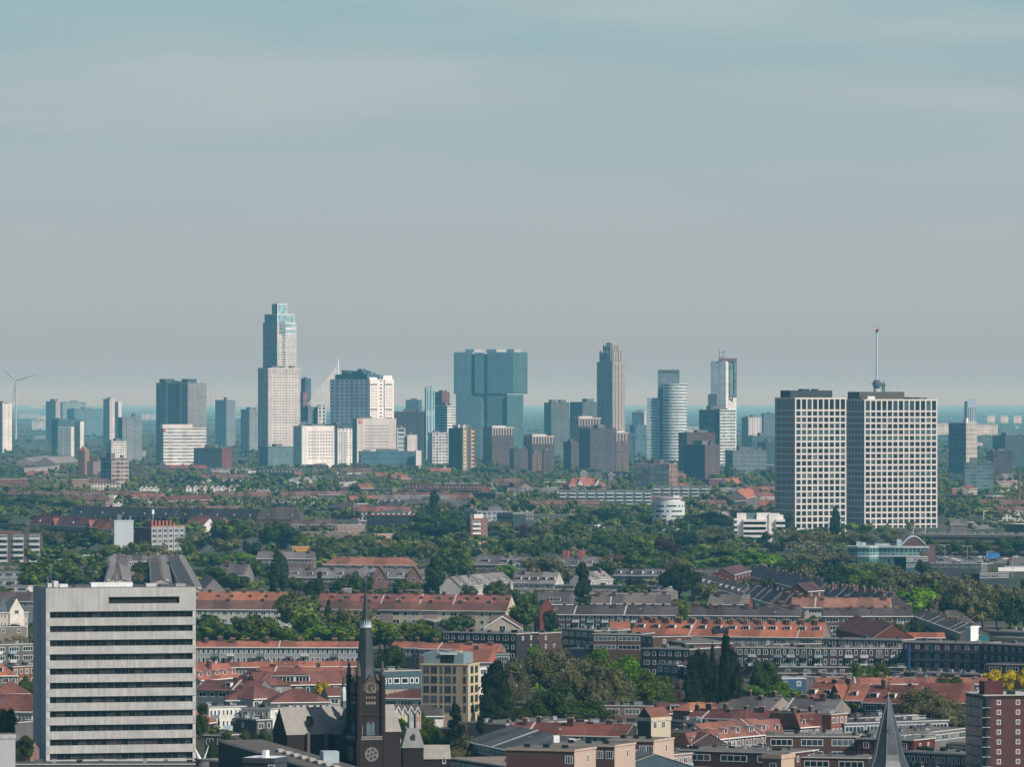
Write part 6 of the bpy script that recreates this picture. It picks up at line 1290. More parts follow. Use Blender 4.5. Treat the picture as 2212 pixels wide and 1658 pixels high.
# red stepped gable house
s = 5.62; x0, y0 = cv('C3', 232, 0)[0], 0; p = ground_pt(x0, s)
t = thing('stepped_gable_house', 'tall narrow red brick house with pointed gable among dark trees', 'house', p, .25); w_ = 122*Q/s; ze, zt = hz('C3', 285, s), hz('C3', 222, s)
k = MB(); k.prism([(0, 0), (w_, 0), (w_, 9), (0, 9)], 0, ze); k.poly([(0, 0, ze), (w_, 0, ze), (w_*.62, 0, zt), (w_*.5, 0, zt+.7), (w_*.38, 0, zt)]); k.build('wall', M((.15, .036, .03), .85), t)
k = MB(); k.poly([(w_+.2, -.1, ze), (w_+.2, 9, ze), (w_/2, 9, zt), (w_/2, -.1, zt)]); k.poly([(-.2, 9, ze), (-.2, -.1, ze), (w_/2, -.1, zt), (w_/2, 9, zt)]); k.build('roof', MT(DARK), t)
put('window', win_mesh(1.3, 1.7, 1), t, (w_*.5, 0, ze-4)); put('window', win_mesh(1.3, 1.7, 1), t, (w_*.5, 0, ze-8))
# dark slate long row with three storeys
t, Ln, r_, s = T('B3', 382, 1432, 1395, 1440, 10, 'long dark slate row with white windows and balconies, centre', hr=13.2, tile=(.105, .09, .095), wall=(.085, .075, .075), nf=3, bay=5.4, wins='pair', balc=True, chim=12, depth=10)
t, Ln, r_, s = T('B3', 1515, 1440, 2470, 1448, 10, 'long dark slate row continuing right of the dark clump tree', hr=13.1, tile=(.10, .085, .09), wall=(.085, .06, .055), nf=2, bay=5.4, wins='three', chim=9, depth=10)
# bright orange long roof
t, Ln, r_, s = T('C3', 1010, 520, 1800, 535, 8, 'bright orange long roof with brick chimneys and white dormers, left half', hr=13.1, tile=(.50, .135, .05), wall=(.3, .28, .26), nf=1, chim=0, dorm=6, dw=2.2, depth=13, dz=.45)
for i in range(7): put('chimney', chimney_mesh(1.3, 1.0, 1.7, 3, (.13, .06, .05)), t, (Ln*(i+.35)/7, 5.5, 12.2))
for i in range(6): put('chimney', chimney_mesh(1.5, .8, .8, 3), t, (Ln*(i+.8)/6.5, 6.5, 13.2))
t, Ln, r_, s = T('C3', 1805, 535, 2660, 545, 8, 'bright orange long roof with brick chimneys and white dormers, right half', hr=13.0, tile=(.49, .14, .055), wall=(.3, .28, .26), nf=1, chim=0, dorm=7, dw=2.2, depth=13, dz=.45)
for i in range(7): put('chimney', chimney_mesh(1.3, 1.0, 1.7, 3, (.13, .06, .05)), t, (Ln*(i+.35)/7, 5.5, 12.1))
for i in range(6): put('chimney', chimney_mesh(1.5, .8, .8, 3), t, (Ln*(i+.8)/6.5, 6.5, 13.1))
q = MB(); kk = 7.5/6.5; q.poly([(-4, 1.2, 9.25), (1.5, 1.2, 9.25), (.5, 3.6, 11.1), (-5, 3.6, 11.1)]); q.build('solar_panels', m_black, t, loc=(.5, 0, 0))
T('C4', 190, 545, 512, 548, 7.5, 'lower orange roof edge at the right end of the bright orange roofs', hr=11, tile=(.46, .12, .05), wall=(.3, .2, .16), nf=1, chim=4)
T('C3', 840, 470, 1010, 470, 9, 'small orange roof wing at the left end of the bright orange roof', hr=11.5, tile=(.45, .13, .055), wall=(.2, .15, .13), nf=1, chim=1)
T('C3', 1690, 595, 2660, 600, 5.5, 'white strip of garages under the bright orange roofs', roof='flat', wall=(.66, .68, .68), wins=None, flatm=M((.6, .61, .62), .8), vents=8, name='garage_row', cat='garages')
# brown brick angular flats in front
t, Ln, r_, s = T('C3', 690, 515, 1105, 520, 10.5, 'brown brick block with two strips of white windows, centre', roof='flat', wall=(.20, .115, .075), wins='slot', bay=8, nf=2, depth=16, vents=4, flatm=m_gravel, wz=1.5)
T('C3', 425, 470, 700, 490, 11, 'angular dark flats stepping down left of the brown brick block', roof='flat', wall=(.10, .08, .07), wins='wide', bay=5, nf=3, depth=14, vents=6, flatm=m_gravel)
T('C3', 480, 640, 660, 645, 5, 'small pale flat roof behind the big lime tree', roof='flat', wall=(.3, .3, .3), wins=None, flatm=m_gravel, vents=3)
T('C3', 1105, 530, 1205, 540, 10.5, 'dark brown narrow block right of the brown brick block', roof='flat', wall=(.15, .08, .055), wins='one', nf=2, depth=14)
t, Ln, r_, s = T('C3', 1215, 552, 1490, 600, 9, 'maroon brick top storey with green copper edge, centre right', roof='flat', wall=(.17, .04, .035), wins='one', nf=1, depth=16, flatm=m_gravel, trim=True, bay=6)
T('C3', 1115, 640, 1520, 650, 11, 'dark flat block with pale roof clutter left of the four poplars', roof='flat', wall=(.07, .06, .06), wins='pair', nf=3, bay=5, depth=20, flatm=m_gravel, vents=7)
T('C3', 1240, 775, 1420, 790, 7, 'angular dark stair block with pale edges left of the four poplars', roof='flat', wall=(.06, .055, .055), wins='wide', nf=2, bay=5, vents=4)
T('C3', 1420, 780, 1520, 800, 7, 'brown terrace roofs tucked beside the four poplars', hr=9.5, tile=(.16, .1, .08), wall=(.12, .08, .07), nf=1)
# white-windowed long block right of the poplars
t, Ln, r_, s = T('C3', 1925, 632, 2590, 640, 10, 'long grey block with two bands of white windows right of the poplars, left half', roof='flat', wall=(.085, .07, .068), wins='pair', nf=2, bay=4.6, depth=12, balc=True, flatm=m_gravel, vents=9, wz=1.7)
t, Ln, r_, s = T('C4', 400, 640, 1190, 642, 10, 'long grey block with two bands of white windows right of the poplars, right half', roof='flat', wall=(.085, .07, .068), wins='pair', nf=2, bay=4.6, depth=12, balc=True, flatm=m_gravel, vents=9, wz=1.7)
T('C4', 470, 555, 1160, 570, 11, 'taupe top-floor flats with white framed openings, right', roof='flat', wall=(.26, .2, .165), wins='pair', nf=2, bay=6, depth=10, flatm=m_gravel, vents=3)
T('C4', -20, 605, 480, 600, 8, 'brown low flats with white strip roofs below the orange roofs', roof='flat', wall=(.14, .09, .08), wins='pair', nf=1, bay=4, depth=8, vents=6)
t, Ln, r_, s = T('C4', 1165, 585, 1850, 600, 12.5, 'dark red gallery flats with flat roof, right, main part', roof='flat', wall=(.16, .035, .03), wins='one', nf=4, bay=3.6, depth=14, flatm=m_gravel, vents=4)
for j in range(4): k = MB(); k.box(0, Ln, -1.4, 0, 12.5-2.9*(j+1)-.1, 12.5-2.9*(j+1)+.1); k.box(0, Ln, -1.42, -1.36, 12.5-2.9*(j+1), 12.5-2.9*(j+1)+.9, 1); k.build('gallery', [M((.25, .24, .24), .8), M((.06, .07, .09), .7)], t)
k = MB(); k.box(2.5, 3.3, -1.8, -1.3, 0, 12); k.box(10, 10.7, -.2, 0, 0, 12); k.box(20, 20.7, -.2, 0, 0, 12); k.build('blue_stair_strip', M((.03, .10, .2), .7), t)
t, Ln, r_, s = T('C4', 1850, 600, 2330, 625, 12.5, 'dark red gallery flats with flat roof, right, shaded wing', roof='flat', wall=(.12, .035, .03), wins='one', nf=4, bay=3.6, depth=14, flatm=m_gravel, vents=3)
for j in range(4): k = MB(); k.box(0, Ln, -1.4, 0, 12.5-2.9*(j+1)-.1, 12.5-2.9*(j+1)+.1); k.box(0, Ln, -1.42, -1.36, 12.5-2.9*(j+1), 12.5-2.9*(j+1)+.9, 1); k.build('gallery', [M((.25, .24, .24), .8), M((.06, .07, .09), .7)], t)
# slate row and maroon roof, right
t, Ln, r_, s = T('B4', 482, 1448, 1250, 1448, 10.5, 'dark slate row with white balconies behind the maroon roof, right', hr=13.5, tile=(.11, .09, .09), wall=(.13, .10, .09), nf=3, bay=6.5, wins='wide', chim=8, balc=True, depth=10)
T('B4', 1255, 1440, 1660, 1590, 10.5, 'dark slate row bending towards us left of the white cube, right', hr=12.8, tile=(.10, .085, .085), wall=(.16, .15, .14), nf=2, bay=3, wins='one', chim=9, depth=10)
T('B4', 1530, 1545, 1830, 1535, 8, 'low hip-roofed end of the dark slate row beside the white cube', hr=14, roof='hip', tile=(.10, .085, .085), wall=(.3, .28, .25), nf=1, depth=12, wins='one', bay=3)
T('B4', -30, 1450, 262, 1452, 9, 'short dark slate roof between orange and terracotta roofs, right', hr=13.2, tile=(.11, .09, .095), wall=(.25, .23, .22), nf=1, chim=3, depth=9)
p0, s0 = at('C4', 585, 455, 9); 
T('C4', 590, 462, 910, 545, 9, 'maroon corrugated roof sloping down to the right', hr=13.5, tile=(.20, .045, .04), wall=(.2, .06, .05), nf=1, wins=None, depth=14, trim=False)
T('C4', 915, 545, 1140, 550, 8, 'dark maroon hipped roof right of the corrugated roof', hr=12, tile=(.16, .045, .04), wall=(.2, .06, .05), roof='hip', nf=1, wins=None)
T('C4', 1135, 545, 1530, 545, 8, 'thin orange roof strip right of the maroon roofs', hr=9.6, tile=(.45, .12, .06), wall=(.25, .2, .18), nf=1, wins=None)
tower('C4', 1705, 1752, 1818, 447, 6.5, 'white_cube_building', 'plain white cube building at the end of the slate row', 'building', wall=(.85, .85, .83), left=(.55, .6, .62), glass=(.5, .5, .5), cw=50, rh=50, fw=0, fh=0, th=40)
T('C4', 1690, 562, 1905, 570, 7.5, 'low white-edged flat roof below the white cube', roof='flat', wall=(.66, .64, .6), wins=None, flatm=m_gravel, vents=3)
T('C4', 1905, 545, 2300, 560, 8.5, 'yellow-beige low building with arched parapet, right', roof='flat', wall=(.50, .43, .3), wins='pair', nf=1, bay=5, depth=10, flatm=m_gravel)
T('C4', 1840, 488, 2330, 510, 9.5, 'long flat grey roof with vents in front of the park trees', roof='flat', wall=(.3, .27, .24), wins=None, flatm=m_gravel, vents=10, depth=20)
s = 6.45; p = ground_pt(cv('C4', 1862, 0)[0], s); t = thing('teal_drum', 'teal rounded metal roof drum right of the white cube', 'drum roof', p); rr = 38*Q/s; zc = hz('C4', 555, s)
k = MB(); n = 10
for i in range(n): a0, a1 = math.pi*i/n, math.pi*(i+1)/n; k.poly([(rr*math.cos(a1), -2, zc+rr*.9*math.sin(a1)), (rr*math.cos(a1), 3, zc+rr*.9*math.sin(a1)), (rr*math.cos(a0), 3, zc+rr*.9*math.sin(a0)), (rr*math.cos(a0), -2, zc+rr*.9*math.sin(a0))][::-1])
k.poly([(rr*math.cos(math.pi*i/n), -2, zc+rr*.9*math.sin(math.pi*i/n)) for i in range(n+1)]); k.prism([(-rr, -2), (rr, -2), (rr, 3), (-rr, 3)], 0, zc); k.build('shell', M((.03, .17, .18), .5), t)
# low sheds band
T('C4', 100, 800, 1190, 805, 5, 'dark garden sheds along the foot of the long grey block', roof='flat', wall=(.07, .065, .065), wins='one', nf=1, depth=5, vents=12, flatm=m_felt, name='shed_row', cat='sheds')
T('C4', 80, 855, 1840, 862, 5, 'long thin brown shed roofs, upper of two lines, right', roof='flat', wall=(.14, .07, .06), wins='one', nf=1, depth=7, vents=16, flatm=m_felt, name='shed_row', cat='sheds')
T('C4', 250, 885, 1500, 895, 5, 'long thin grey shed roofs, lower of two lines, right', roof='flat', wall=(.3, .29, .28), wins=None, nf=1, depth=7, vents=14, flatm=m_gravel, name='shed_row', cat='sheds')
T('C4', 90, 905, 330, 900, 5, 'blue-tarped flat shed left of the bright green tree', roof='flat', wall=(.05, .12, .22), wins='one', nf=1, flatm=M((.25, .35, .42), .7), name='shed', cat='shed')
T('C4', 1000, 840, 1840, 870, 6, 'pale pinkish flat shed roofs below the red gallery flats', roof='flat', wall=(.25, .12, .1), wins=None, flatm=m_gravel, vents=8)
T('C4', 1890, 775, 2330, 785, 7.5, 'maroon low wing with white roof edge behind the yellow tree, right', roof='flat', wall=(.14, .05, .045), wins='wide', nf=1)
T('C4', 420, 945, 1900, 945, 7, 'long orange ridge strip above the rust roofs, right', hr=8.6, tile=(.36, .12, .07), wall=(.25, .23, .22), nf=1, wins='pair', chim=9, bay=7)
T('C4', 1720, 985, 1890, 985, 8, 'pale flat with wide windows left of the maroon stair tower', roof='flat', wall=(.55, .53, .5), wins='wide', nf=1, bay=6)
# rust roofs with dormers
t, Ln, r_, s = T('C4', 305, 1068, 660, 1082, 8, 'rust-orange mansard roof with three dormers and a white gable', hr=12.2, tile=(.34, .10, .055), wall=(.14, .12, .11), nf=1, chim=3, dorm=3, dw=2.2, depth=12, wins='wide')
gable_on(t, Ln*.85, 4.6, 8.3, 12.2, (.06, .055, .05), (.4, .12, .07), y=-1.4)
T('C4', 665, 1085, 815, 1088, 8, 'short brighter orange roof between the rust roofs', hr=12.2, tile=(.44, .135, .075), wall=(.14, .12, .11), nf=1, dorm=1, dw=1.3, depth=12)
T('C4', 820, 1105, 1250, 1118, 8, 'rust roof with three dormers behind the slate spire', hr=12.7, tile=(.27, .075, .05), wall=(.14, .12, .11), nf=1, chim=2, dorm=3, dw=2.2, depth=12, wins='wide')
T('C4', 1250, 1100, 1710, 1110, 7.5, 'red roof half hidden behind the olive tree, right', hr=12.5, tile=(.3, .08, .055), wall=(.2, .15, .13), nf=1, depth=12)
# brick tower block, right edge
t, a, b, top, s = tower('C4', 1712, 1885, 2330, 1052, 9.6, 'red_brick_flats', 'dark red brick apartment tower with glass stair corner at right edge', 'apartment block', wall=(.085, .028, .024), left=(.06, .075, .08), glass=(.1, .1, .1), cw=90, rh=90, fw=0, fh=0, th=18, parapet=.5, roofm=m_gravel)
sp = []
for j in range(8):
    z = top-1.95-j*2.27*.98
    for x in (1993, 2158, 2310): sp.append(((x-1885)/445*a, 0, z, 0, win_mesh(.98, 1.1, 1, None, rnd.choice((0, 2)))))
windows(t, sp)
for j in range(8):
    z = top-.4-j*2.22
    k = MB(); k.box(-.25, 0, 1.8, b-.2, z-2.1, z-.15); k.build('stair_glazing', [MG((.25, .3, .31), (.06, .09, .10), .8, .85, .1)], t)
    k = MB(); k.box(-.8, -.02, 0, 1.7, z-2.22, z-2.1); k.box(.0, .85, -.5, 0, z-2.22, z-2.08); k.build('loggia_slab', M((.45, .46, .46), .8), t)
k = MB(); k.box(.0, .9, -.08, .0, 0, top-.5); k.build('loggia_shadow_wall', M((.03, .03, .035), .8), t)  # near-black strip painting the shade inside the loggias
k = MB(); k.box(a*(-.005), a*.36, 1, 5, top, hz('C4', 925, s)); k.build('roof_stair_house', M((.08, .027, .023), .85), t)
k = MB(); k.box(-.8, a+.3, -.5, b+.2, top+.1, top+.35); k.build('roof_edge', M((.4, .39, .37), .8), t)
for u in (.42, .46, .52): k = MB(); k.box(u*a, u*a+.7, .5, 1.2, top+.3, top+1.1); k.build('roof_unit', m_black, t)
# lower right block of flats
T('C4', 700, 1250, 1290, 1215, 7.5, 'blue-grey flat-roofed building behind the slate spire, upper part', roof='flat', wall=(.25, .31, .34), wins='slot', nf=1, bay=6, depth=14, flatm=m_felt, vents=5)
T('C4', 660, 1290, 1560, 1262, 8, 'blue-grey flat-roofed building with wide white canopy, right of the slate spire', roof='flat', wall=(.22, .28, .32), wins='slot', nf=2, bay=7, depth=16, flatm=m_felt, vents=6)
T('C4', 1120, 1400, 1710, 1330, 8.5, 'taupe flat roof with small black vents left of the glass stair corner', roof='flat', wall=(.25, .24, .23), wins='slot', nf=1, depth=16, flatm=m_gravel, vents=12)
t, Ln, r_, s = T('C4', -10, 1400, 780, 1405, 8.8, 'brown brick flats with paired white windows, lower right', roof='flat', wall=(.155, .075, .055), wins='wide', nf=3, bay=6.6, depth=15, flatm=m_gravel, vents=4, wz=1.6)
T('C4', 770, 1420, 1260, 1435, 8.5, 'dark red brick wing behind the slate spire', roof='flat', wall=(.16, .035, .03), wins='one', nf=2, bay=5, depth=12, flatm=m_gravel, vents=4)
T('C4', 1255, 1385, 1445, 1385, 9, 'white-framed glazed stair house right of the slate spire', roof='flat', wall=(.55, .56, .55), wins='slot', nf=3, bay=6, depth=6, flatm=m_gravel)
t, Ln, r_, s = T('C4', 1150, 1535, 2330, 1590, 8, 'grey-brown flats with long flat roof along the lower right edge', roof='flat', wall=(.17, .13, .12), wins='three', nf=2, bay=4.4, depth=14, flatm=m_gravel, vents=14, balc=True)
T('C4', 1560, 1455, 2330, 1530, 5.5, 'low glazed white-framed passage below the red brick tower', roof='flat', wall=(.35, .37, .37), wins='slot', nf=1, bay=3, depth=5, flatm=m_gravel)
T('C4', 275, 1580, 870, 1590, 8, 'small brown brick flats at the bottom left of the slate spire', roof='flat', wall=(.15, .07, .055), wins='wide', nf=1, bay=7, depth=10, flatm=m_gravel, vents=2)
t, a, b, top, s = tower('C4', -40, 118, 232, 1560, 10.1, 'brick_block', 'brown block with bright tan end wall at the bottom edge', 'brick building', wall=(.50, .36, .27), left=(.16, .08, .06), cw=50, rh=50, fw=0, fh=0, th=60, roofm=m_gravel)
put('window', win_mesh(1.6, 1.5, 1), t, (0, b*.45, top-3.2), -math.pi/2)
# mansard corner houses, right of centre bottom
t, Ln, r_, s = T('C4', 275, 1322, 548, 1300, 7.6, 'rust mansard corner house with four white dormers', hr=11.1, roof='mansard', tile=(.33, .10, .06), wall=(.2, .13, .11), dorm=4, dw=1.5, nf=1, wins='three', bay=4.5, depth=10, chim=2)
T('C4', 75, 1310, 272, 1320, 7.6, 'dark red mansard roof with two dormers left of the corner house', hr=10.8, roof='mansard', tile=(.20, .055, .045), wall=(.2, .13, .11), dorm=2, dw=2, nf=1, wins='wide', depth=10, chim=1)
T('C4', 548, 1212, 690, 1200, 10.5, 'orange brick flat-topped houses right of the rust corner house', roof='flat', wall=(.33, .13, .08), wins='pair', nf=3, bay=5, depth=10, flatm=m_gravel, vents=3)
T('C4', -60, 1375, 135, 1362, 6.8, 'pinkish-red roof with two white dormers left of the dark red mansard', hr=10.2, roof='mansard', tile=(.34, .11, .08), wall=(.3, .2, .18), dorm=2, dw=1.5, nf=1, wins='three', depth=9)
T('C4', -10, 1160, 570, 1175, 8, 'long weathered grey roof with small chimneys, right of the poplars', hr=10.8, tile=(.155, .15, .155), wall=(.35, .3, .26), nf=1, wins='three', chim=6, depth=11, bay=5)
T('C3', 1740, 1150, 2215, 1170, 8, 'weathered grey roof at the foot of the four poplars', hr=11.2, tile=(.165, .155, .15), wall=(.4, .36, .3), nf=1, wins='three', chim=4, depth=11, bay=5)
T('C3', 1270, 1200, 1780, 1195, 8, 'dark red roof with white dormers under the poplars', hr=10.5, tile=(.17, .045, .035), wall=(.2, .12, .1), nf=1, dorm=2, dw=2.6, chim=0, depth=10)
T('C3', 1520, 1178, 1775, 1165, 9.2, 'small bright orange patch roof under the poplars', hr=11.2, tile=(.52, .18, .07), wall=(.3, .2, .15), nf=1, wins=None, depth=6, roof='hip')
T('C3', 765, 1135, 1290, 1140, 8.5, 'low white-doored garages with tan roofs left of the dark red roof', roof='flat', wall=(.34, .25, .22), wins='wide', nf=1, bay=6, depth=9, flatm=m_felt, vents=5)
T('C3', 1500, 1235, 2420, 1265, 8, 'long dark red roof strip with white rooflights, lower centre right', hr=10.2, tile=(.19, .05, .04), wall=(.12, .1, .1), nf=2, wins='three', chim=10, skyl=7, depth=10)
t, a, b, top, s = tower('C3', 1070, 1190, 1360, 1238, 9.1, 'corner_house', 'cream-fronted corner house with dark gable side, lower centre', 'house', wall=(.5, .44, .32), left=(.04, .045, .05), cw=50, rh=50, fw=0, fh=0, th=45, roofm=MT((.3, .1, .07)))
k = MB(); k.poly([(a+.1, -.1, top), (a+.1, b/2, top+2.4), (0, b/2, top+2.4), (0, -.1, top)][::-1], 0); k.poly([(0, b/2, top+2.4), (a, b/2, top+2.4), (a, b, top), (0, b, top)][::-1]); k.poly([(-.01, b, top), (-.01, 0, top), (-.01, b/2, top+2.4)], 1); k.build('roof', [MT((.28, .1, .07)), M((.04, .045, .05))], t)
put('window', win_mesh(1.2, 1.7, 1), t, (a*.2, 0, top-2.6)); put('window', win_mesh(1.2, 1.7, 1), t, (a*.62, 0, top-2.6))
T('C3', 1350, 1262, 1740, 1320, 8, 'dark back fronts with blue-grey windows right of the cream corner house', roof='flat', wall=(.05, .06, .065), wins='wide', nf=2, bay=5, depth=8, vents=5, balc=True)
t, Ln, r_, s = T('C3', 1740, 1425, 1930, 1405, 8.2, 'bright orange mansard house with two dormers, lower centre right', hr=11.8, roof='gable', tile=(.46, .16, .08), wall=(.5, .46, .42), dorm=2, dw=1.5, nf=2, wins='pair', bay=5, depth=11)
T('C3', 1930, 1405, 2260, 1375, 8.2, 'rust roof with three white dormers over brick fronts, lower centre right', hr=11.8, roof='gable', tile=(.32, .12, .085), wall=(.28, .17, .14), dorm=3, dw=1.9, nf=2, wins='pair', bay=4, depth=11, skyl=1, balc=True)
T('C3', 1520, 1475, 1810, 1440, 7.6, 'rust corner roof with four small dormers, lower centre right', hr=10.6, roof='mansard', tile=(.27, .085, .055), wall=(.3, .2, .17), dorm=4, dw=1.3, nf=1, wins='three', bay=3, depth=10)
T('C3', 950, 1400, 1520, 1475, 7.6, 'long dark red roof with dormers stepping down to the right, lower centre', hr=10.4, tile=(.16, .045, .035), wall=(.12, .08, .07), dorm=5, dw=2.4, nf=1, chim=4, depth=10)
T('C3', -40, 1375, 960, 1400, 8.2, 'long brick-red roof above dark windows, lower centre', hr=10.9, tile=(.25, .065, .04), wall=(.07, .065, .065), nf=2, wins='pair', bay=4, chim=7, skyl=4, depth=10)
T('C3', -60, 1300, 640, 1262, 8.8, 'long tan flat roof behind the long brick-red roof', roof='flat', wall=(.36, .29, .23), wins=None, depth=16, flatm=m_gravel, vents=6)
T('C3', 500, 1300, 1060, 1300, 9, 'tan flat-roofed block with pale end wall behind the brick-red roof', roof='flat', wall=(.42, .33, .26), wins=None, depth=14, flatm=m_gravel, vents=4)
def stepblock(xl, xm, xr, y, s, lab, wins_=2):
    t, a, b, top, s = tower('C3', xl, xm, xr, y, s, 'stepped_flats', lab, 'apartment block', wall=(.50, .38, .30), left=(.13, .06, .05), cw=90, rh=90, fw=0, fh=0, th=68, roofm=m_gravel, parapet=.35, group='stepped brick flats with tan end walls')
    sp = [(0, b*(.08+.16*i), top-2.9, -math.pi/2, win_mesh(1.7, 1.7, 2, None, rnd.choice((0, 1)))) for i in range(wins_)]+[(a*.62, 0, top-2.9, 0, win_mesh(.9, 1.7, 0))]
    windows(t, sp)
    for i in range(3): k = MB(); k.box(a*.3, a*.3+.7, b*(.2+.28*i), b*(.2+.28*i)+1.2, top, top+.8); k.build('roof_vent', m_black, t)
stepblock(820, 1212, 1388, 1432, 9.75, 'stepped brick flats with tan end, uppermost of three, lower centre', 2)
stepblock(330, 875, 1056, 1476, 10.15, 'stepped brick flats with tan end, middle of three, lower centre', 3)
stepblock(-60, 528, 715, 1515, 10.5, 'stepped brick flats with tan end, lowest of three, lower centre', 1)
t, Ln, r_, s = T('C3', 690, 1625, 1545, 1545, 8.8, 'pinkish tan flats with white balconies and windows, bottom centre', roof='flat', wall=(.48, .36, .31), wins='pair', nf=2, bay=4.2, depth=16, flatm=m_gravel, vents=8, balc=True)
T('C3', 1430, 1520, 2380, 1548, 9.2, 'dark brown brick flats with long flat roof, bottom centre right', roof='flat', wall=(.13, .06, .05), wins='wide', nf=2, bay=9, depth=16, flatm=m_gravel, vents=6)
t, Ln, r_, s = T('C3', -400, 1440, 800, 1700, 9.0, 'dark blue-grey curved roof hall with white vents, bottom centre', hr=12.6, tile=(.11, .125, .14), wall=(.10, .16, .19), nf=1, wins='slot', bay=4, depth=22, name='hall', cat='hall')
for u in (.45, .56, .86): k = MB(); k.box(-.7, .7, -.7, .7, 0, 1.6); k.build('roof_vent', m_white, t, loc=(u*Ln, 7, 11.6))
T('C3', -60, 1640, 130, 1650, 5, 'pale low roof in the bottom centre before the dark hall', roof='flat', wall=(.5, .5, .5), wins='wide', nf=1, flatm=M((.5, .5, .5), .8))
T('C2', 1660, 1590, 2330, 1690, 7.5, 'brown flat-roofed hall with white roof boxes, bottom centre', roof='flat', wall=(.11, .055, .05), wins='slot', nf=1, bay=3, depth=24, flatm=M((.21, .17, .14), .9), vents=3)
tb = [o for o in bpy.data.objects if o.get('label', '').startswith('brown flat-roofed hall')][0]
for x0, x1, h_ in ((14, 17, 1.2), (22, 31, 1.9), (32, 37, 1.7)): k = MB(); k.box(x0, x1, 10, 14, 7.7, 7.7+h_); k.build('roof_box', m_white, tb)
T('C2', 2030, 1400, 2211, 1425, 6, 'small low house with red roof band right of the garden trees', hr=9, tile=(.28, .08, .06), wall=(.6, .6, .58), nf=1, wins='pair')
T('C2', 1850, 1340, 2240, 1312, 6, 'dark red low roof among the garden trees, centre bottom', roof='flat', wall=(.24, .07, .05), wins='pair', nf=1, flatm=m_felt, vents=4)
# foreground dark hall roof, lower left of centre
t, Ln, r_, s = T('C2', -330, 1440, 900, 1810, 21, 'large dark hall with long grey roof and pale rooftop vents, bottom left', roof='flat', wall=(.03, .03, .035), wins=None, depth=9, flatm=M((.10, .09, .08), .9, .3), name='hall', cat='hall')
for i in range(9): k = MB(); k.box(0, 3.6, 0, 1.2, 0, .5); k.build('roof_panel', M((.42, .39, .35), .7), t, loc=(Ln*(.3+.055*i), 3.5, 21.35))
k = MB(); k.box(0, 3.6, 0, 3, 0, 2.2); k.build('roof_box', M((.38, .45, .48), .7), t, loc=(Ln*.56, 5, 21.3))
t2, a, b, top, s = tower('C2', -110, 150, 262, 1590, 13.0, 'corner_building', 'dark building with bright white roof at the bottom edge', 'building', wall=(.05, .06, .07), left=(.03, .035, .04), cw=60, rh=60, fw=0, fh=0, th=70, roofm=M((.6, .62, .64), .7))
k = MB(); k.box(.5, 2.2, b*.3, b*.42, top, top+1.3); k.build('roof_box', m_white, t2); put('window', win_mesh(1.2, 2.0, 0, None, 1), t2, (0, b*.08, top-3), -math.pi/2)
T('C1', 1700, 1600, 2140, 1640, 6.5, 'brown low roof with sloping edge beside the antenna mast', roof='flat', wall=(.3, .16, .09), wins=None, flatm=M((.2, .16, .13), .9), vents=2)
# satellite dish mast
s = 9.8; p = ground_pt(cv('C1', 1745, 0)[0], s); t = thing('antenna_mast', 'white satellite dishes on a round platform beside the banded office', 'antenna', p)
zt = hz('C1', 1600, s); k = MB(); k.lathe([(1.5, 0), (1.5, zt)], n=12); k.lathe([(1.8, zt), (1.8, zt+.3)], n=12); k.build('drum_base', M((.12, .12, .12), .8), t)
k = MB(); k.tube((-.6, 0, zt), (-1.7, 0, zt+2.6), .5, .12, 6); k.tube((.3, 0, zt), (1.4, 0, zt+3.2), .25, .08, 5); k.build('dish_arm', m_white, t)

T('C1', 30, 1642, 1700, 1640, 3.2, 'grey flat podium roof along the foot of the banded office', roof='flat', wall=(.2, .19, .18), wins=None, depth=9, flatm=m_felt, vents=5, name='podium', cat='building')
# ================================================================ brick church with slate spire
s = 10.5; U = Q/s; p = ground_pt(cv('C2', 880, 0)[0], s); th = math.radians(22); phi = math.atan2(p.x, p.y)
Z = lambda y: hz('C2', y, 10.5)
church = thing('church', 'dark brick church with tall slate spire, silver crown band and clock', 'church', p, th-phi)
br = M((.026, .018, .017), .9, .25, .6, name='church_brick'); stn = M((.25, .21, .17), .85, .15); sl = M((.035, .045, .053), .55, .25, .8, (1, 1, .4), spec=.4, name='slate'); sl2 = M((.27, .25, .225), .8, .15, .6, name='sunlit_slate')  # sl2: slate with the sun on the slopes put into a paler colour
A = 5.3
k = MB(); k.prism([(0, 0), (A, 0), (A, A), (0, A)], 0, Z(950)); k.box(-.6, A+.5, -.6, A+.5, 0, Z(1430)); k.box(-.15, A+.15, -.15, A+.15, Z(1225), Z(1205)); k.build('tower_wall', br, church)
for cx_, cy_ in ((0, 0), (A, 0), (0, A), (A, A)):
    k = MB(); k.lathe([(.8, 0), (.78, Z(1430)), (.66, Z(1425)), (.62, Z(900)), (.72, Z(895)), (.72, Z(875))], (cx_, cy_), 8); q = k.build('corner_turret', br, church)
    k = MB(); k.lathe([(.52, Z(875)), (.42, Z(830)), (.55, Z(828)), (.38, Z(820)), (.3, Z(790)), (.4, Z(788)), (.22, Z(780)), (.02, Z(738))], (cx_, cy_), 8); k.build('pinnacle', M((.10, .082, .072), .85), church)
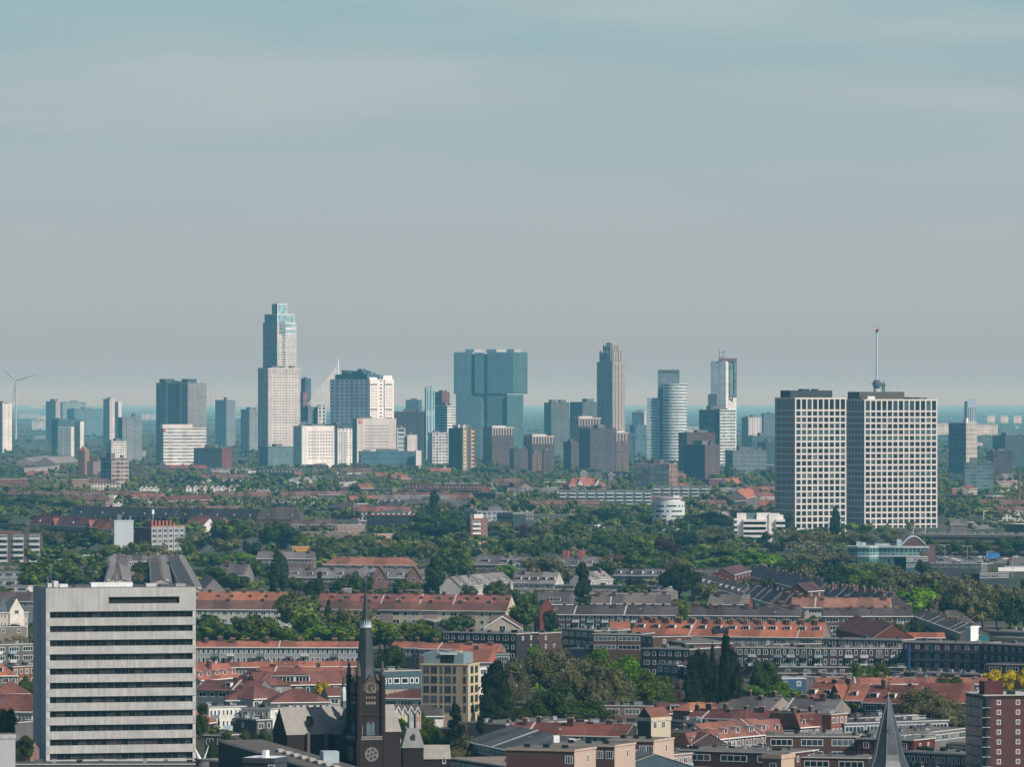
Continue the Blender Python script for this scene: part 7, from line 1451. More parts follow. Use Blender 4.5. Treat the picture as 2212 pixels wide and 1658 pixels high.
for rz, (ox, oy) in ((0, (A/2, 0)), (-math.pi/2, (0, A/2)), (math.pi/2, (A, A/2)), (math.pi, (A/2, A))):
    k = MB(); g = 1.75; k.poly([(-g, -.12, Z(1010)), (g, -.12, Z(1010)), (g, -.12, Z(960)), (0, -.12, Z(868)), (-g, -.12, Z(960))]); k.poly([(-g, -.12, Z(960)), (0, -.12, Z(868)), (0, 1.6, Z(868)), (-g, 1.6, Z(960))]); k.poly([(0, -.12, Z(868)), (g, -.12, Z(960)), (g, 1.6, Z(960)), (0, 1.6, Z(868))])
    k.build('clock_gable', M((.08, .055, .045), .9), church, loc=(ox, oy, 0), rz=rz)
    zc = Z(978); k = MB(); n = 20
    k.poly([(1.08*math.cos(2*math.pi*i/n), -.2, zc+1.08*math.sin(2*math.pi*i/n)) for i in range(n)], 0); k.poly([(-1.05, -.19, Z(1024)), (1.05, -.19, Z(1024)), (1.05, -.19, zc), (-1.05, -.19, zc)], 0)
    k.poly([(.92*math.cos(2*math.pi*i/n), -.24, zc+.92*math.sin(2*math.pi*i/n)) for i in range(n)], 1)
    for i in range(12):
        a_ = i*math.pi/6; c_, s_ = math.cos(a_), math.sin(a_); k.poly([(c_*.7-s_*.035, -.26, zc+s_*.7+c_*.035), (c_*.7+s_*.035, -.26, zc+s_*.7-c_*.035), (c_*.87+s_*.035, -.26, zc+s_*.87-c_*.035), (c_*.87-s_*.035, -.26, zc+s_*.87+c_*.035)], 0)
    ck = k.build('clock', [M((.20, .18, .155), .8), M((.04, .045, .045), .5)], church, loc=(ox, oy, 0), rz=rz)
    for a_, l_ in ((-1.1, .78), (.15, .5)):
        k = MB(); c_, s_ = math.cos(a_), math.sin(a_); w_ = .06; k.poly([(-s_*w_, -.3, zc+c_*w_), (s_*w_, -.3, zc-c_*w_), (c_*l_+s_*w_, -.3, zc+s_*l_-c_*w_), (c_*l_-s_*w_, -.3, zc+s_*l_+c_*w_)]); k.build('clock_hand', M((.55, .32, .08), .4, metal=.5), ck)
    for x in (-.75, 0, .75):
        k = MB(); k.poly([(x-.22, -.06, Z(1180)), (x+.22, -.06, Z(1180)), (x+.22, -.06, Z(1075)), (x, -.06, Z(1050)), (x-.22, -.06, Z(1075))]); k.box(x-.3, x+.3, -.12, 0, Z(1122), Z(1112), 1); k.build('belfry_opening', [m_black, stn], church, loc=(ox, oy, 0), rz=rz)
    for x in (-.9, -.3, .3, .9):
        k = MB(); k.box(x-.16, x+.16, -.14, 0, Z(1112), Z(1098)); k.box(x-.12, x+.12, -.14, 0, Z(1075), Z(1055)); k.build('tracery', stn, church, loc=(ox, oy, 0), rz=rz)
    for x in (-.55, .55):
        k = MB(); k.poly([(x-.35, -.06, Z(1390)), (x+.35, -.06, Z(1390)), (x+.35, -.06, Z(1300)), (x, -.06, Z(1268)), (x-.35, -.06, Z(1300))]); k.build('lancet_window', M((.10, .15, .18), .4), church, loc=(ox, oy, 0), rz=rz)
    k = MB(); k.box(-.08, .08, -.1, 0, Z(1390), Z(1290)); k.box(-1.9, -1.75, -.1, 0, Z(1390), Z(1300)); k.build('mullion', M((.16, .2, .22), .6), church, loc=(ox, oy, 0), rz=rz)
    if rz in (0, -math.pi/2):
        k = MB(); k.box(-2.3, 2.3, -.75, -.6, Z(1405), Z(1397)); k.box(-2.3, 2.3, -.75, -.6, Z(1428), Z(1420))
        for i in range(12): x = -2.2+.4*i; k.box(x-.09, x+.09, -.75, -.62, Z(1420), Z(1405))
        k.build('balustrade', M((.27, .23, .2), .8), church, loc=(ox, oy, 0), rz=rz)
        k = MB(); zc = Z(1553); R1 = 1.5
        k.poly([(R1*math.cos(2*math.pi*i/n), -.66, zc+R1*math.sin(2*math.pi*i/n)) for i in range(n)], 0)
        for i in range(6): a_ = i*math.pi/3+.3; k.lathe([(.34, 0), (.44, 0)], n=10) if False else None; k.poly([(R1*.6*math.cos(a_)+.36*math.cos(2*math.pi*j/10), -.7, zc+R1*.6*math.sin(a_)+.36*math.sin(2*math.pi*j/10)) for j in range(10)], 1)
        k.poly([(.36*math.cos(2*math.pi*j/10), -.7, zc+.36*math.sin(2*math.pi*j/10)) for j in range(10)], 1)
        k.build('rose_window', [M((.22, .195, .17), .8), M((.04, .055, .06), .5)], church, loc=(ox, oy, 0), rz=rz)
k = MB(); k.lathe([(2.5, Z(965)), (2.15, Z(880)), (1.8, Z(800)), (1.62, Z(700)), (1.22, Z(470))], (A/2, A/2), 8, 0, math.pi/8); k.lathe([(.92, Z(460)), (.05, Z(62))], (A/2, A/2), 8, 0, math.pi/8); k.build('spire', sl, church)
k = MB(); k.lathe([(1.24, Z(462)), (1.2, Z(440))], (A/2, A/2), 16)
for i in range(16):
    a0, a1 = 2*math.pi*i/16, 2*math.pi*(i+1)/16; am = (a0+a1)/2
    k.poly([(A/2+1.22*math.cos(a0), A/2+1.22*math.sin(a0), Z(441)), (A/2+1.22*math.cos(a1), A/2+1.22*math.sin(a1), Z(441)), (A/2+1.28*math.cos(am), A/2+1.28*math.sin(am), Z(388))])
k.build('silver_crown', M((.55, .62, .66), .4, .15, metal=.3), church)
k = MB(); c = A/2; k.tube((c, c, Z(70)), (c, c, Z(-95)), .07, .04, 5); k.box(c-.5, c+.5, c-.04, c+.04, Z(-55), Z(-62)); k.lathe([(.02, Z(62)), (.18, Z(50)), (.02, Z(38))], (c, c), 6); k.build('finial', M((.25, .27, .28), .5), church)
# nave, transept, ridge turret
def ridge(P0, P1, w, ze, zr, nm, mat, walls=None, over=.3):
    (x0, y0), (x1, y1) = P0, P1; d = Vector((x1-x0, y1-y0, 0)); ln = d.length; d /= ln; nrm = Vector((-d.y, d.x, 0))*w/2
    a_, b_ = Vector((x0, y0, 0)), Vector((x1, y1, 0)); k = MB()
    A1, A2, B1, B2 = a_-nrm, a_+nrm, b_-nrm, b_+nrm
    k.prism([(A1.x, A1.y), (B1.x, B1.y), (B2.x, B2.y), (A2.x, A2.y)], 0, ze); k.poly([(A2.x, A2.y, ze), (A1.x, A1.y, ze), (a_.x, a_.y, zr)]); k.poly([(B1.x, B1.y, ze), (B2.x, B2.y, ze), (b_.x, b_.y, zr)]); k.build(nm+'_wall', br, church)
    k = MB(); o = 1.04; q = nrm*o; u = [(0, 0), (ln, 0), (ln, 6), (0, 6)]
    k.poly([(a_-q-d*.2).to_tuple()[:2]+(ze-.15,), (b_-q+d*.2).to_tuple()[:2]+(ze-.15,), (b_+d*.2).to_tuple()[:2]+(zr+.1,), (a_-d*.2).to_tuple()[:2]+(zr+.1,)], 0, u)
    k.poly([(b_+q+d*.2).to_tuple()[:2]+(ze-.15,), (a_+q-d*.2).to_tuple()[:2]+(ze-.15,), (a_-d*.2).to_tuple()[:2]+(zr+.1,), (b_+d*.2).to_tuple()[:2]+(zr+.1,)], 0, u); k.build(nm+'_roof', mat, church)
ridge((c, A), (c, 24), 7.6, Z(1420), Z(1188), 'nave', sl)
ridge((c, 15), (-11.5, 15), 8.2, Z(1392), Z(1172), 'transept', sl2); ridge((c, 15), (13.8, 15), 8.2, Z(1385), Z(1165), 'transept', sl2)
k = MB(); k.prism([(-1.6, A), (7.0, A), (7.0, 22), (-1.6, 22)], 0, Z(1480)); k.build('aisle', br, church)
k = MB(); k.poly([(-1.8, A, Z(1482)), (-1.8, 11, Z(1482)), (-1.1, 11, Z(1425)), (-1.1, A, Z(1425))][::-1]); k.build('aisle_roof', sl, church)
k = MB(); k.lathe([(.62, Z(1200)), (.6, Z(1120))], (c, 15), 6); k.build('ridge_turret_base', M((.12, .14, .15), .7), church)
k = MB(); k.lathe([(.66, Z(1120)), (.6, Z(1040)), (.42, Z(1000))], (c, 15), 6); k.build('ridge_turret', M((.5, .55, .58), .5, .25), church)
k = MB(); k.lathe([(.42, Z(1005)), (.22, Z(950)), (.02, Z(895))], (c, 15), 6); k.build('turret_spire', sl, church)
for x, y, z in ((-6, 12.6, 1290),): k = MB(); k.prism([(x-.6, y-1.4), (x+.5, y-1.4), (x+.5, y+1), (x-.6, y+1)], Z(1325), Z(1280)); k.poly([(x-.7, y-1.5, Z(1285)), (x+.6, y-1.5, Z(1285)), (x-.05, y-1.5, Z(1240))]); k.poly([(x+.6, y-1.5, Z(1285)), (x+.6, y+2, Z(1285)), (x-.05, y+2, Z(1240)), (x-.05, y-1.5, Z(1240))]); k.build('roof_dormer', sl, church)
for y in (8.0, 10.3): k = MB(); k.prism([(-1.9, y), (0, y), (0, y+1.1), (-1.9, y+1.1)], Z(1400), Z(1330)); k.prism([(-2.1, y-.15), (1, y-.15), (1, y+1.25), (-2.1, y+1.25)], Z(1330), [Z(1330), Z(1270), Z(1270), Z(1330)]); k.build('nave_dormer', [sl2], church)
for x in (-3, -7): k = MB(); k.box(x-.3, x+.3, 10.2, 10.9, 0, Z(1385)); k.build('buttress', M((.14, .09, .08), .9), church)
# small turreted house beside the church
s = 10.7; p = ground_pt(cv('C2', 1262, 0)[0], s); Z2 = lambda y: hz('C2', y, 10.7); t = thing('presbytery', 'brick house with truncated slate turret right of the church', 'house', p, .12); W = 4.2
k = MB(); k.prism([(0, 0), (W, 0), (W, W), (0, W)], 0, Z2(1495)); k.prism([(W, 1.2), (W+5.6, 1.2), (W+5.6, 6), (W, 6)], 0, Z2(1590)); k.poly([(W+5.6, 1.2, Z2(1590)), (W+5.6, 6, Z2(1590)), (W+5.6, 3.6, Z2(1480))]); k.build('wall', br, t)
k = MB(); q0 = [(-.25, -.25), (W+.25, -.25), (W+.25, W+.25), (-.25, W+.25)]; q1 = [(.9, .9), (W-.9, .9), (W-.9, W-.9), (.9, W-.9)]
for i in range(4): j = (i+1) % 4; k.poly([(*q0[i], Z2(1497)), (*q0[j], Z2(1497)), (*q1[j], Z2(1335)), (*q1[i], Z2(1335))])
k.poly([(*q, Z2(1335)) for q in q1]); k.build('turret_roof', M((.24, .235, .23), .7), t)
k = MB(); k.box(W/2-.4, W/2+.4, .1, 1.2, Z2(1430), Z2(1395)); k.poly([(W/2-.55, .05, Z2(1397)), (W/2+.55, .05, Z2(1397)), (W/2, .05, Z2(1370))]); k.build('turret_dormer', sl, t)
for x, y in q1: k = MB(); k.tube((x, y, Z2(1335)), (x, y, Z2(1310)), .09, .03, 4); k.build('finial', m_metal, t)
k = MB(); k.poly([(W-.1, .9, Z2(1598)), (W+5.7, .9, Z2(1598)), (W+5.7, 3.6, Z2(1480)), (W-.1, 3.6, Z2(1480))]); k.poly([(W+5.7, 6.3, Z2(1598)), (W-.1, 6.3, Z2(1598)), (W-.1, 3.6, Z2(1480)), (W+5.7, 3.6, Z2(1480))]); k.build('wing_roof', sl2, t)
put('window', win_mesh(.7, 1.6, 0), t, (W+4.3, 1.2, Z2(1640)))
# slate spire in the right foreground
s = 14.0; p = ground_pt(cv('C4', 1043, 0)[0], s); Z3 = lambda y: hz('C4', y, 14.0); u = Q/14
t = thing('slate_spire', 'dark slate church spire with golden ball and weathercock, foreground right', 'church spire', p, .0)
prof = [(185, 1665), (150, 1600), (132, 1550), (112, 1450), (76, 1300), (30, 1140), (2, 1045)]
slm = M((.045, .055, .064), .38, .35, 1.2, (1, 1, .25), spec=.5, name='spire_slate'); ph = math.radians(-101)
k = MB(); k.lathe([(235*u, Z3(1790)), (235*u, Z3(1740))]+[(r*u, Z3(y)) for r, y in prof], n=8, ph=ph); k.build('spire_roof', slm, t)
k = MB(); k.lathe([(225*u, 0), (225*u, Z3(1785))], n=8, ph=ph); k.build('tower_wall', M((.2, .1, .08), .9), t)
for i in range(8):
    a_ = ph+2*math.pi*i/8; k = MB()
    for (r0, y0), (r1, y1) in zip(prof, prof[1:]): k.tube((r0*u*math.cos(a_), r0*u*math.sin(a_), Z3(y0)), (r1*u*math.cos(a_), r1*u*math.sin(a_), Z3(y1)), .055, .045, 4, cap=False)
    k.build('hip_roll', M((.24, .27, .29), .5), t)
k = MB(); k.box(-.25, .25, -1.65, -.8, Z3(1362), Z3(1335)); k.poly([(-.32, -1.7, Z3(1337)), (.32, -1.7, Z3(1337)), (0, -1.7, Z3(1318))]); k.build('louvre_dormer', M((.12, .14, .15), .6), t)
k = MB(); k.lathe([(.02, Z3(1052)), (.2, Z3(1036)), (.2, Z3(1022)), (.02, Z3(1010))], n=10); k.build('golden_ball', M((.65, .5, .2), .35, metal=.7), t)
k = MB(); k.tube((0, 0, Z3(1045)), (0, 0, Z3(880)), .05, .03, 5); k.box(-.35, .35, -.03, .03, Z3(945), Z3(938)); k.box(-.22, .22, -.03, .03, Z3(985), Z3(980)); k.build('finial_rod', m_black, t)
k = MB(); k.poly([(-.28, -.02, Z3(895)), (.1, -.02, Z3(900)), (.5, -.02, Z3(885)), (.42, -.02, Z3(868)), (.1, -.02, Z3(884)), (-.2, -.02, Z3(868)), (-.38, -.02, Z3(880))]); k.poly([(-.38, .02, Z3(880)), (-.2, .02, Z3(868)), (.1, .02, Z3(884)), (.42, .02, Z3(868)), (.5, .02, Z3(885)), (.1, .02, Z3(900)), (-.28, .02, Z3(895))]); k.build('weathercock', M((.55, .36, .10), .4, metal=.5), t)

# ================================================================ trees
trees('left of the banded office', [('C1', 230, 870, 130, 'r', 9, 'G'), ('C1', 60, 1145, 190, 'r', 12, 'D'), ('C1', 215, 1370, 150, 'r', 8, 'D'), ('C1', 225, 478, 190, 'b', 9, 'O'), ('C1', 70, 545, 150, 'b', 8, 'O'), ('C1', 50, 85, 110, 'r', 9, 'D'), ('C1', 110, 1480, 110, 'r', 6, 'D')])
trees('behind the left end of the banded office roof', [('B1', 430, 925, 400, 'r', 19, 'G'), ('B1', 290, 1010, 200, 'r', 15, 'G'), ('B1', 560, 1000, 230, 'r', 16, 'D'), ('B1', 640, 868, 165, 'r', 13, 'E'), ('B1', 850, 940, 190, 'r', 14, 'D'), ('B1', 800, 1040, 200, 'r', 11, 'D'), ('B1', 700, 1080, 150, 'r', 9, 'D')])
trees('in the courtyard between the receding grey rows', [('B1', 1270, 955, 220, 'r', 14, 'D'), ('B1', 1230, 1045, 180, 'b', 12, 'O'), ('B1', 1395, 960, 170, 'r', 13, 'E'), ('B1', 1400, 1040, 160, 'b', 12, 'O'), ('B1', 940, 1050, 90, 'b', 10, 'O'), ('B1', 1540, 1030, 70, 'r', 10, 'D')])
trees('around the five-storey brick-pier flats', [('B1', 760, 668, 300, 'r', 18, 'D'), ('B1', 500, 700, 280, 'b', 14, 'O'), ('B1', 640, 720, 200, 'b', 13, 'O'), ('B1', 450, 838, 120, 's', 5, 'L'), ('B1', 380, 850, 70, 's', 5, 'L'), ('B1', 920, 850, 150, 'r', 10, 'G'), ('B1', 1060, 785, 200, 'b', 13, 'E'), ('B1', 1215, 790, 190, 'r', 13, 'E'), ('B1', 760, 850, 120, 'r', 8, 'D'), ('B1', 960, 780, 70, 'p', 12, 'D'), ('B1', 300, 660, 150, 'b', 12, 'O'), ('B1', 30, 560, 150, 'r', 13, 'D'), ('B1', 140, 660, 120, 'r', 9, 'G')])
trees('between finned flats and church spire', [('B1', 1715, 715, 290, 'b', 15, 'O'), ('B1', 1960, 755, 220, 'b', 14, 'O'), ('B1', 1990, 585, 290, 'r', 24, 'D'), ('B1', 1800, 895, 210, 'r', 12, 'D'), ('B1', 2050, 885, 220, 'r', 10, 'L'), ('B1', 1820, 1005, 210, 'r', 13, 'D'), ('B1', 2010, 1065, 210, 'r', 12, 'D'), ('B1', 2170, 945, 140, 'r', 12, 'D'), ('B1', 1700, 1000, 90, 'r', 12, 'D'), ('B1', 1780, 1110, 180, 'r', 9, 'G'), ('B1', 2160, 790, 140, 'b', 13, 'K'), ('B1', 1620, 790, 120, 'r', 12, 'G'),
      ('B2', 180, 565, 300, 'r', 24, 'D'), ('B2', 30, 600, 200, 'b', 18, 'O'), ('B2', 185, 850, 175, 'p', 25, 'K'), ('B2', 30, 950, 140, 'r', 12, 'D')])
trees('in the left park belt beyond the long row', [('B1', 275, 390, 270, 'r', 15, 'D'), ('B1', 440, 412, 200, 'r', 13, 'G'), ('B1', 575, 415, 240, 'r', 13, 'E'), ('B1', 420, 515, 180, 'r', 9, 'D'), ('B1', 70, 395, 200, 'b', 14, 'O'), ('B1', 170, 450, 150, 'r', 11, 'D'), ('B1', 1545, 440, 220, 'r', 11, 'G'), ('B1', 1640, 455, 200, 'r', 10, 'D'), ('B1', 2048, 348, 70, 'p', 13, 'K')])
trees('behind the long grey row with brick gables', [('B2', 565, 775, 160, 'p', 17, 'D'), ('B2', 655, 760, 130, 'p', 17, 'D'), ('B2', 980, 830, 110, 'r', 11, 'D'), ('B2', 1050, 830, 100, 'r', 11, 'D'), ('B2', 1130, 840, 120, 'r', 11, 'D'), ('B2', 1205, 835, 110, 'r', 11, 'D'), ('B2', 1310, 845, 120, 'r', 10, 'D'), ('B2', 430, 730, 190, 'r', 12, 'G'), ('B2', 560, 740, 120, 'b', 10, 'O'), ('B2', 880, 740, 260, 'r', 12, 'G'), ('B2', 760, 790, 160, 'b', 10, 'E'), ('B2', 1090, 770, 200, 'b', 10, 'B'), ('B2', 1250, 810, 160, 'r', 10, 'G'), ('B2', 1270, 680, 160, 'r', 14, 'D'), ('B2', 390, 920, 230, 'b', 7, 'B'), ('B2', 1330, 690, 130, 'r', 12, 'D')])
trees('in the clump beside the dark glass office', [('B2', 1525, 345, 110, 'p', 26, 'K'), ('B2', 1500, 500, 250, 'r', 20, 'D'), ('B2', 1640, 470, 260, 'r', 22, 'D'), ('B2', 1740, 560, 220, 'r', 18, 'D'), ('B2', 1450, 620, 190, 'r', 15, 'D'), ('B2', 1600, 640, 260, 'r', 15, 'K')])
trees('in the columns near the hipped roof', [('B2', 1650, 775, 190, 'p', 20, 'G'), ('B2', 1745, 785, 170, 'p', 20, 'G'), ('B2', 1805, 820, 120, 'p', 18, 'G'), ('B2', 1580, 850, 110, 'p', 15, 'G'), ('B2', 1530, 925, 175, 'p', 21, 'K'), ('B2', 1470, 800, 160, 'b', 13, 'O'), ('B2', 1820, 1000, 130, 'r', 8, 'D'), ('B2', 1690, 960, 200, 'r', 9, 'G'), ('B2', 1400, 1000, 130, 'r', 8, 'D')])
trees('in the avenue by the narrow brick flats', [('B2', 1905, 812, 110, 'r', 11, 'D'), ('B2', 1985, 805, 120, 'r', 12, 'D'), ('B2', 2060, 790, 120, 'r', 12, 'D'), ('B2', 2140, 785, 120, 'r', 12, 'D'), ('B2', 2205, 755, 120, 'r', 13, 'G'), ('B2', 2100, 600, 180, 'b', 13, 'O'), ('B3', 50, 770, 130, 'r', 13, 'D'), ('B3', 175, 808, 130, 'r', 12, 'D'), ('B3', 260, 760, 110, 'r', 12, 'D'), ('B3', 350, 790, 90, 'b', 11, 'D'), ('B3', 435, 785, 130, 'r', 11, 'D'), ('B3', 590, 738, 140, 'r', 12, 'G'), ('B3', 100, 640, 170, 'b', 13, 'B'), ('B3', 230, 620, 200, 'b', 14, 'O'), ('B3', 350, 600, 200, 'b', 14, 'O'), ('B3', 460, 640, 160, 'r', 13, 'G')])
trees('around the white tent canopy', [('B3', 580, 555, 190, 'r', 12, 'D'), ('B3', 520, 600, 130, 'r', 12, 'D'), ('B3', 800, 510, 250, 'r', 13, 'K'), ('B3', 900, 560, 180, 'r', 12, 'K'), ('B3', 1010, 440, 260, 'r', 16, 'E'), ('B3', 1120, 460, 170, 'r', 15, 'E'), ('B3', 1100, 540, 160, 'r', 12, 'D'), ('B3', 640, 470, 100, 'b', 12, 'D'), ('B3', 845, 460, 50, 'p', 12, 'K'), ('B3', 1000, 600, 130, 'r', 9, 'D'), ('B3', 720, 700, 100, 'r', 6, 'D')])
trees('on the grove below the round white office', [('B3', 820, 715, 230, 'r', 14, 'D'), ('B3', 930, 740, 230, 'r', 14, 'D'), ('B3', 1080, 725, 240, 'r', 15, 'G'), ('B3', 1210, 715, 230, 'r', 14, 'E'), ('B3', 1000, 820, 240, 'r', 14, 'D'), ('B3', 1150, 810, 240, 'r', 15, 'G'), ('B3', 1100, 880, 260, 'r', 13, 'D'), ('B3', 1240, 890, 180, 'r', 12, 'D'), ('B3', 1310, 755, 150, 'r', 15, 'P'), ('B3', 1390, 780, 130, 'r', 14, 'P'), ('B3', 740, 830, 150, 'r', 11, 'D'), ('B3', 1300, 850, 110, 'r', 11, 'D'), ('B3', 1410, 580, 110, 'b', 13, 'O'), ('B3', 1540, 560, 200, 'r', 15, 'D'), ('B3', 1690, 535, 230, 'r', 15, 'D'), ('B3', 1810, 570, 170, 'b', 13, 'K'), ('B3', 1740, 640, 180, 'b', 11, 'O')])
trees('in the park left of the white terrace office', [('B3', 1480, 700, 190, 'b', 15, 'K'), ('B3', 1610, 680, 230, 'b', 16, 'O'), ('B3', 1740, 690, 220, 'b', 16, 'O'), ('B3', 1560, 830, 230, 'r', 14, 'D'), ('B3', 1780, 780, 300, 'r', 14, 'E'), ('B3', 1920, 800, 260, 'r', 14, 'G'), ('B3', 2060, 870, 230, 'r', 12, 'L'), ('B3', 1650, 935, 140, 'r', 8, 'L'), ('B3', 1480, 850, 150, 'r', 14, 'D'), ('B3', 1850, 890, 230, 'r', 11, 'G'), ('B3', 2180, 830, 130, 'b', 13, 'K'), ('B3', 1560, 430, 160, 'r', 13, 'G'), ('B3', 1740, 443, 120, 'r', 11, 'L'), ('B3', 1670, 470, 120, 'r', 10, 'D')])
trees('among the grey roofs, centre', [('B3', 250, 890, 330, 'b', 17, 'O'), ('B3', 450, 1010, 200, 'b', 14, 'O'), ('B3', 780, 935, 190, 'r', 12, 'D'), ('B3', 865, 895, 150, 'b', 12, 'B'), ('B3', 950, 955, 110, 'r', 10, 'D'), ('B3', 1040, 975, 110, 'r', 9, 'D'), ('B3', 1130, 960, 110, 'r', 10, 'D'), ('B3', 1250, 950, 110, 'r', 11, 'D'), ('B3', 595, 935, 130, 'p', 22, 'K'), ('B3', 605, 1110, 160, 'p', 15, 'K'), ('B3', 1430, 880, 200, 'b', 21, 'O'), ('B3', 1440, 985, 270, 'r', 19, 'K'), ('B3', 1680, 1135, 180, 'b', 14, 'O'), ('B3', 1045, 1055, 110, 'b', 13, 'K'), ('B3', 1045, 1160, 230, 'r', 10, 'D'), ('B3', 460, 1210, 110, 'r', 7, 'D'), ('B3', 1640, 1290, 150, 'r', 7, 'G'), ('B3', 1870, 1335, 130, 's', 4, 'G'), ('B3', 1140, 1300, 90, 'r', 6, 'D'), ('B3', 910, 1110, 80, 'r', 9, 'D')])
trees('right of the dark slate row, among diagonal roofs', [('B3', 1990, 1110, 200, 'b', 11, 'D'), ('B3', 1790, 1180, 100, 'r', 9, 'D'), ('B4', 20, 1100, 150, 'r', 11, 'D'), ('B4', 140, 1190, 150, 'r', 9, 'D'), ('B4', 310, 1195, 160, 'r', 10, 'D'), ('B4', 60, 1240, 150, 'r', 8, 'D')])
trees('behind the very long salmon roof', [('B2', 540, 1045, 195, 'c', 18, 'K'), ('B2', 480, 1110, 130, 'r', 14, 'K'), ('B2', 750, 1060, 120, 'r', 12, 'D'), ('B2', 850, 1035, 120, 'p', 14, 'D'), ('B2', 700, 1130, 140, 'r', 9, 'D'), ('B2', 950, 1090, 110, 'r', 11, 'D'), ('B2', 1080, 1175, 120, 'r', 8, 'D'), ('B2', 1245, 1108, 120, 'r', 11, 'D'), ('B2', 1370, 1115, 110, 'r', 10, 'G'), ('B2', 1490, 1155, 120, 'r', 9, 'G'), ('B2', 1700, 1130, 110, 'r', 9, 'D'), ('B2', 1835, 1165, 120, 'r', 10, 'D'), ('B2', 2055, 1145, 170, 'r', 12, 'D'), ('B2', 2140, 985, 160, 'r', 9, 'L'), ('B2', 1900, 990, 70, 's', 5, 'G'), ('B2', 850, 1165, 120, 'b', 7, 'O'), ('B2', 330, 1100, 130, 'r', 10, 'D')])
trees('around the salmon and orange roofs', [('C2', 370, 115, 340, 'r', 20, 'E'), ('C2', 280, 110, 200, 'b', 17, 'O'), ('C2', 440, 230, 230, 'r', 16, 'G'), ('C2', 620, 200, 150, 'c', 15, 'K'), ('C2', 850, 210, 290, 'b', 17, 'O'), ('C2', 690, 300, 180, 'b', 13, 'O'), ('C2', 1725, 335, 250, 'r', 11, 'D'), ('C3', 110, 190, 240, 'r', 16, 'D'), ('C3', 40, 110, 170, 'r', 14, 'D'), ('C3', 180, 120, 110, 'r', 13, 'D'), ('C3', 320, 290, 110, 'r', 14, 'K'), ('C3', 110, 410, 90, 'r', 7, 'D'), ('C2', 2080, 40, 150, 'r', 13, 'D'), ('C2', 2190, 240, 90, 'r', 10, 'D')])
hed = [('C1', 1780, 320, 190, 13), ('C1', 1860, 395, 230, 11), ('C1', 2050, 425, 190, 9), ('C1', 2130, 330, 230, 13), ('C2', 40, 350, 210, 13), ('C2', 150, 400, 230, 12), ('C2', 60, 450, 200, 10), ('C2', 290, 450, 170, 9), ('C2', 730, 385, 200, 12), ('C2', 810, 350, 220, 13), ('C2', 790, 440, 220, 10), ('C2', 1060, 370, 210, 13), ('C2', 1110, 440, 240, 10), ('C2', 1240, 370, 210, 12), ('C2', 1380, 380, 200, 12), ('C2', 1330, 485, 180, 8), ('C2', 1480, 440, 200, 11), ('C2', 1560, 470, 150, 10), ('C1', 1720, 430, 130, 9), ('C2', 420, 480, 140, 8)]
trees('in the rounded line above the balcony row', [(a_, b_, c_, d_*1.15, 'r', e_, 'G' if i % 3 else 'D') for i, (a_, b_, c_, d_, e_) in enumerate(hed)]+[('C2', 540, 432, 240, 'r', 10, 'L')])
trees('right of the church spire', [('C2', 1120, 590, 310, 'r', 14, 'D'), ('C2', 1220, 700, 170, 'r', 10, 'D'), ('C2', 1230, 1005, 210, 'r', 9, 'G'), ('C2', 1180, 1110, 130, 'r', 8, 'G'), ('C2', 1220, 1225, 170, 'r', 9, 'D'), ('C2', 1430, 1150, 190, 'r', 9, 'E'), ('C2', 1470, 1275, 240, 'r', 10, 'G'), ('C2', 1560, 1320, 200, 'r', 9, 'L'), ('C2', 1720, 1085, 270, 'c', 16, 'K'), ('C2', 1930, 1190, 190, 'c', 14, 'K'), ('C2', 1720, 1255, 240, 'b', 11, 'O'), ('C2', 1800, 1380, 340, 'b', 11, 'O'), ('C2', 1350, 1500, 230, 'r', 12, 'G'), ('C2', 1840, 1070, 110, 'b', 9, 'O'), ('C2', 1290, 1200, 200, 'r', 7, 'E'), ('C2', 1360, 1195, 150, 'r', 7, 'G'), ('C3', -20, 850, 260, 'b', 13, 'O'), ('C2', 2160, 980, 200, 'r', 13, 'D'), ('C2', 2055, 685, 250, 'p', 23, 'K'), ('C2', 2120, 860, 200, 'p', 17, 'K'), ('C2', 2165, 800, 110, 'b', 14, 'B'), ('C2', 1990, 1000, 170, 'p', 14, 'K')])
trees('left of the church', [('C2', 570, 918, 195, 's', 10, 'Y'), ('C2', 570, 1070, 170, 'r', 7, 'D'), ('C2', 320, 1125, 220, 's', 5, 'L'), ('C2', 50, 1325, 150, 'r', 8, 'D'), ('C1', 1740, 1085, 120, 'r', 12, 'D'), ('C1', 1885, 1235, 60, 'c', 6, 'G'), ('C1', 1790, 1280, 110, 's', 4, 'G'), ('C1', 1850, 1420, 130, 'r', 9, 'D'), ('C1', 1990, 1345, 210, 'r', 10, 'D'), ('C1', 2140, 1315, 170, 'r', 10, 'D'), ('C1', 2060, 1235, 100, 'r', 6, 'D'), ('C1', 2170, 1240, 110, 'r', 6, 'D'), ('C2', 180, 1190, 90, 's', 5, 'L'), ('C2', 110, 1440, 120, 'r', 6, 'D')])
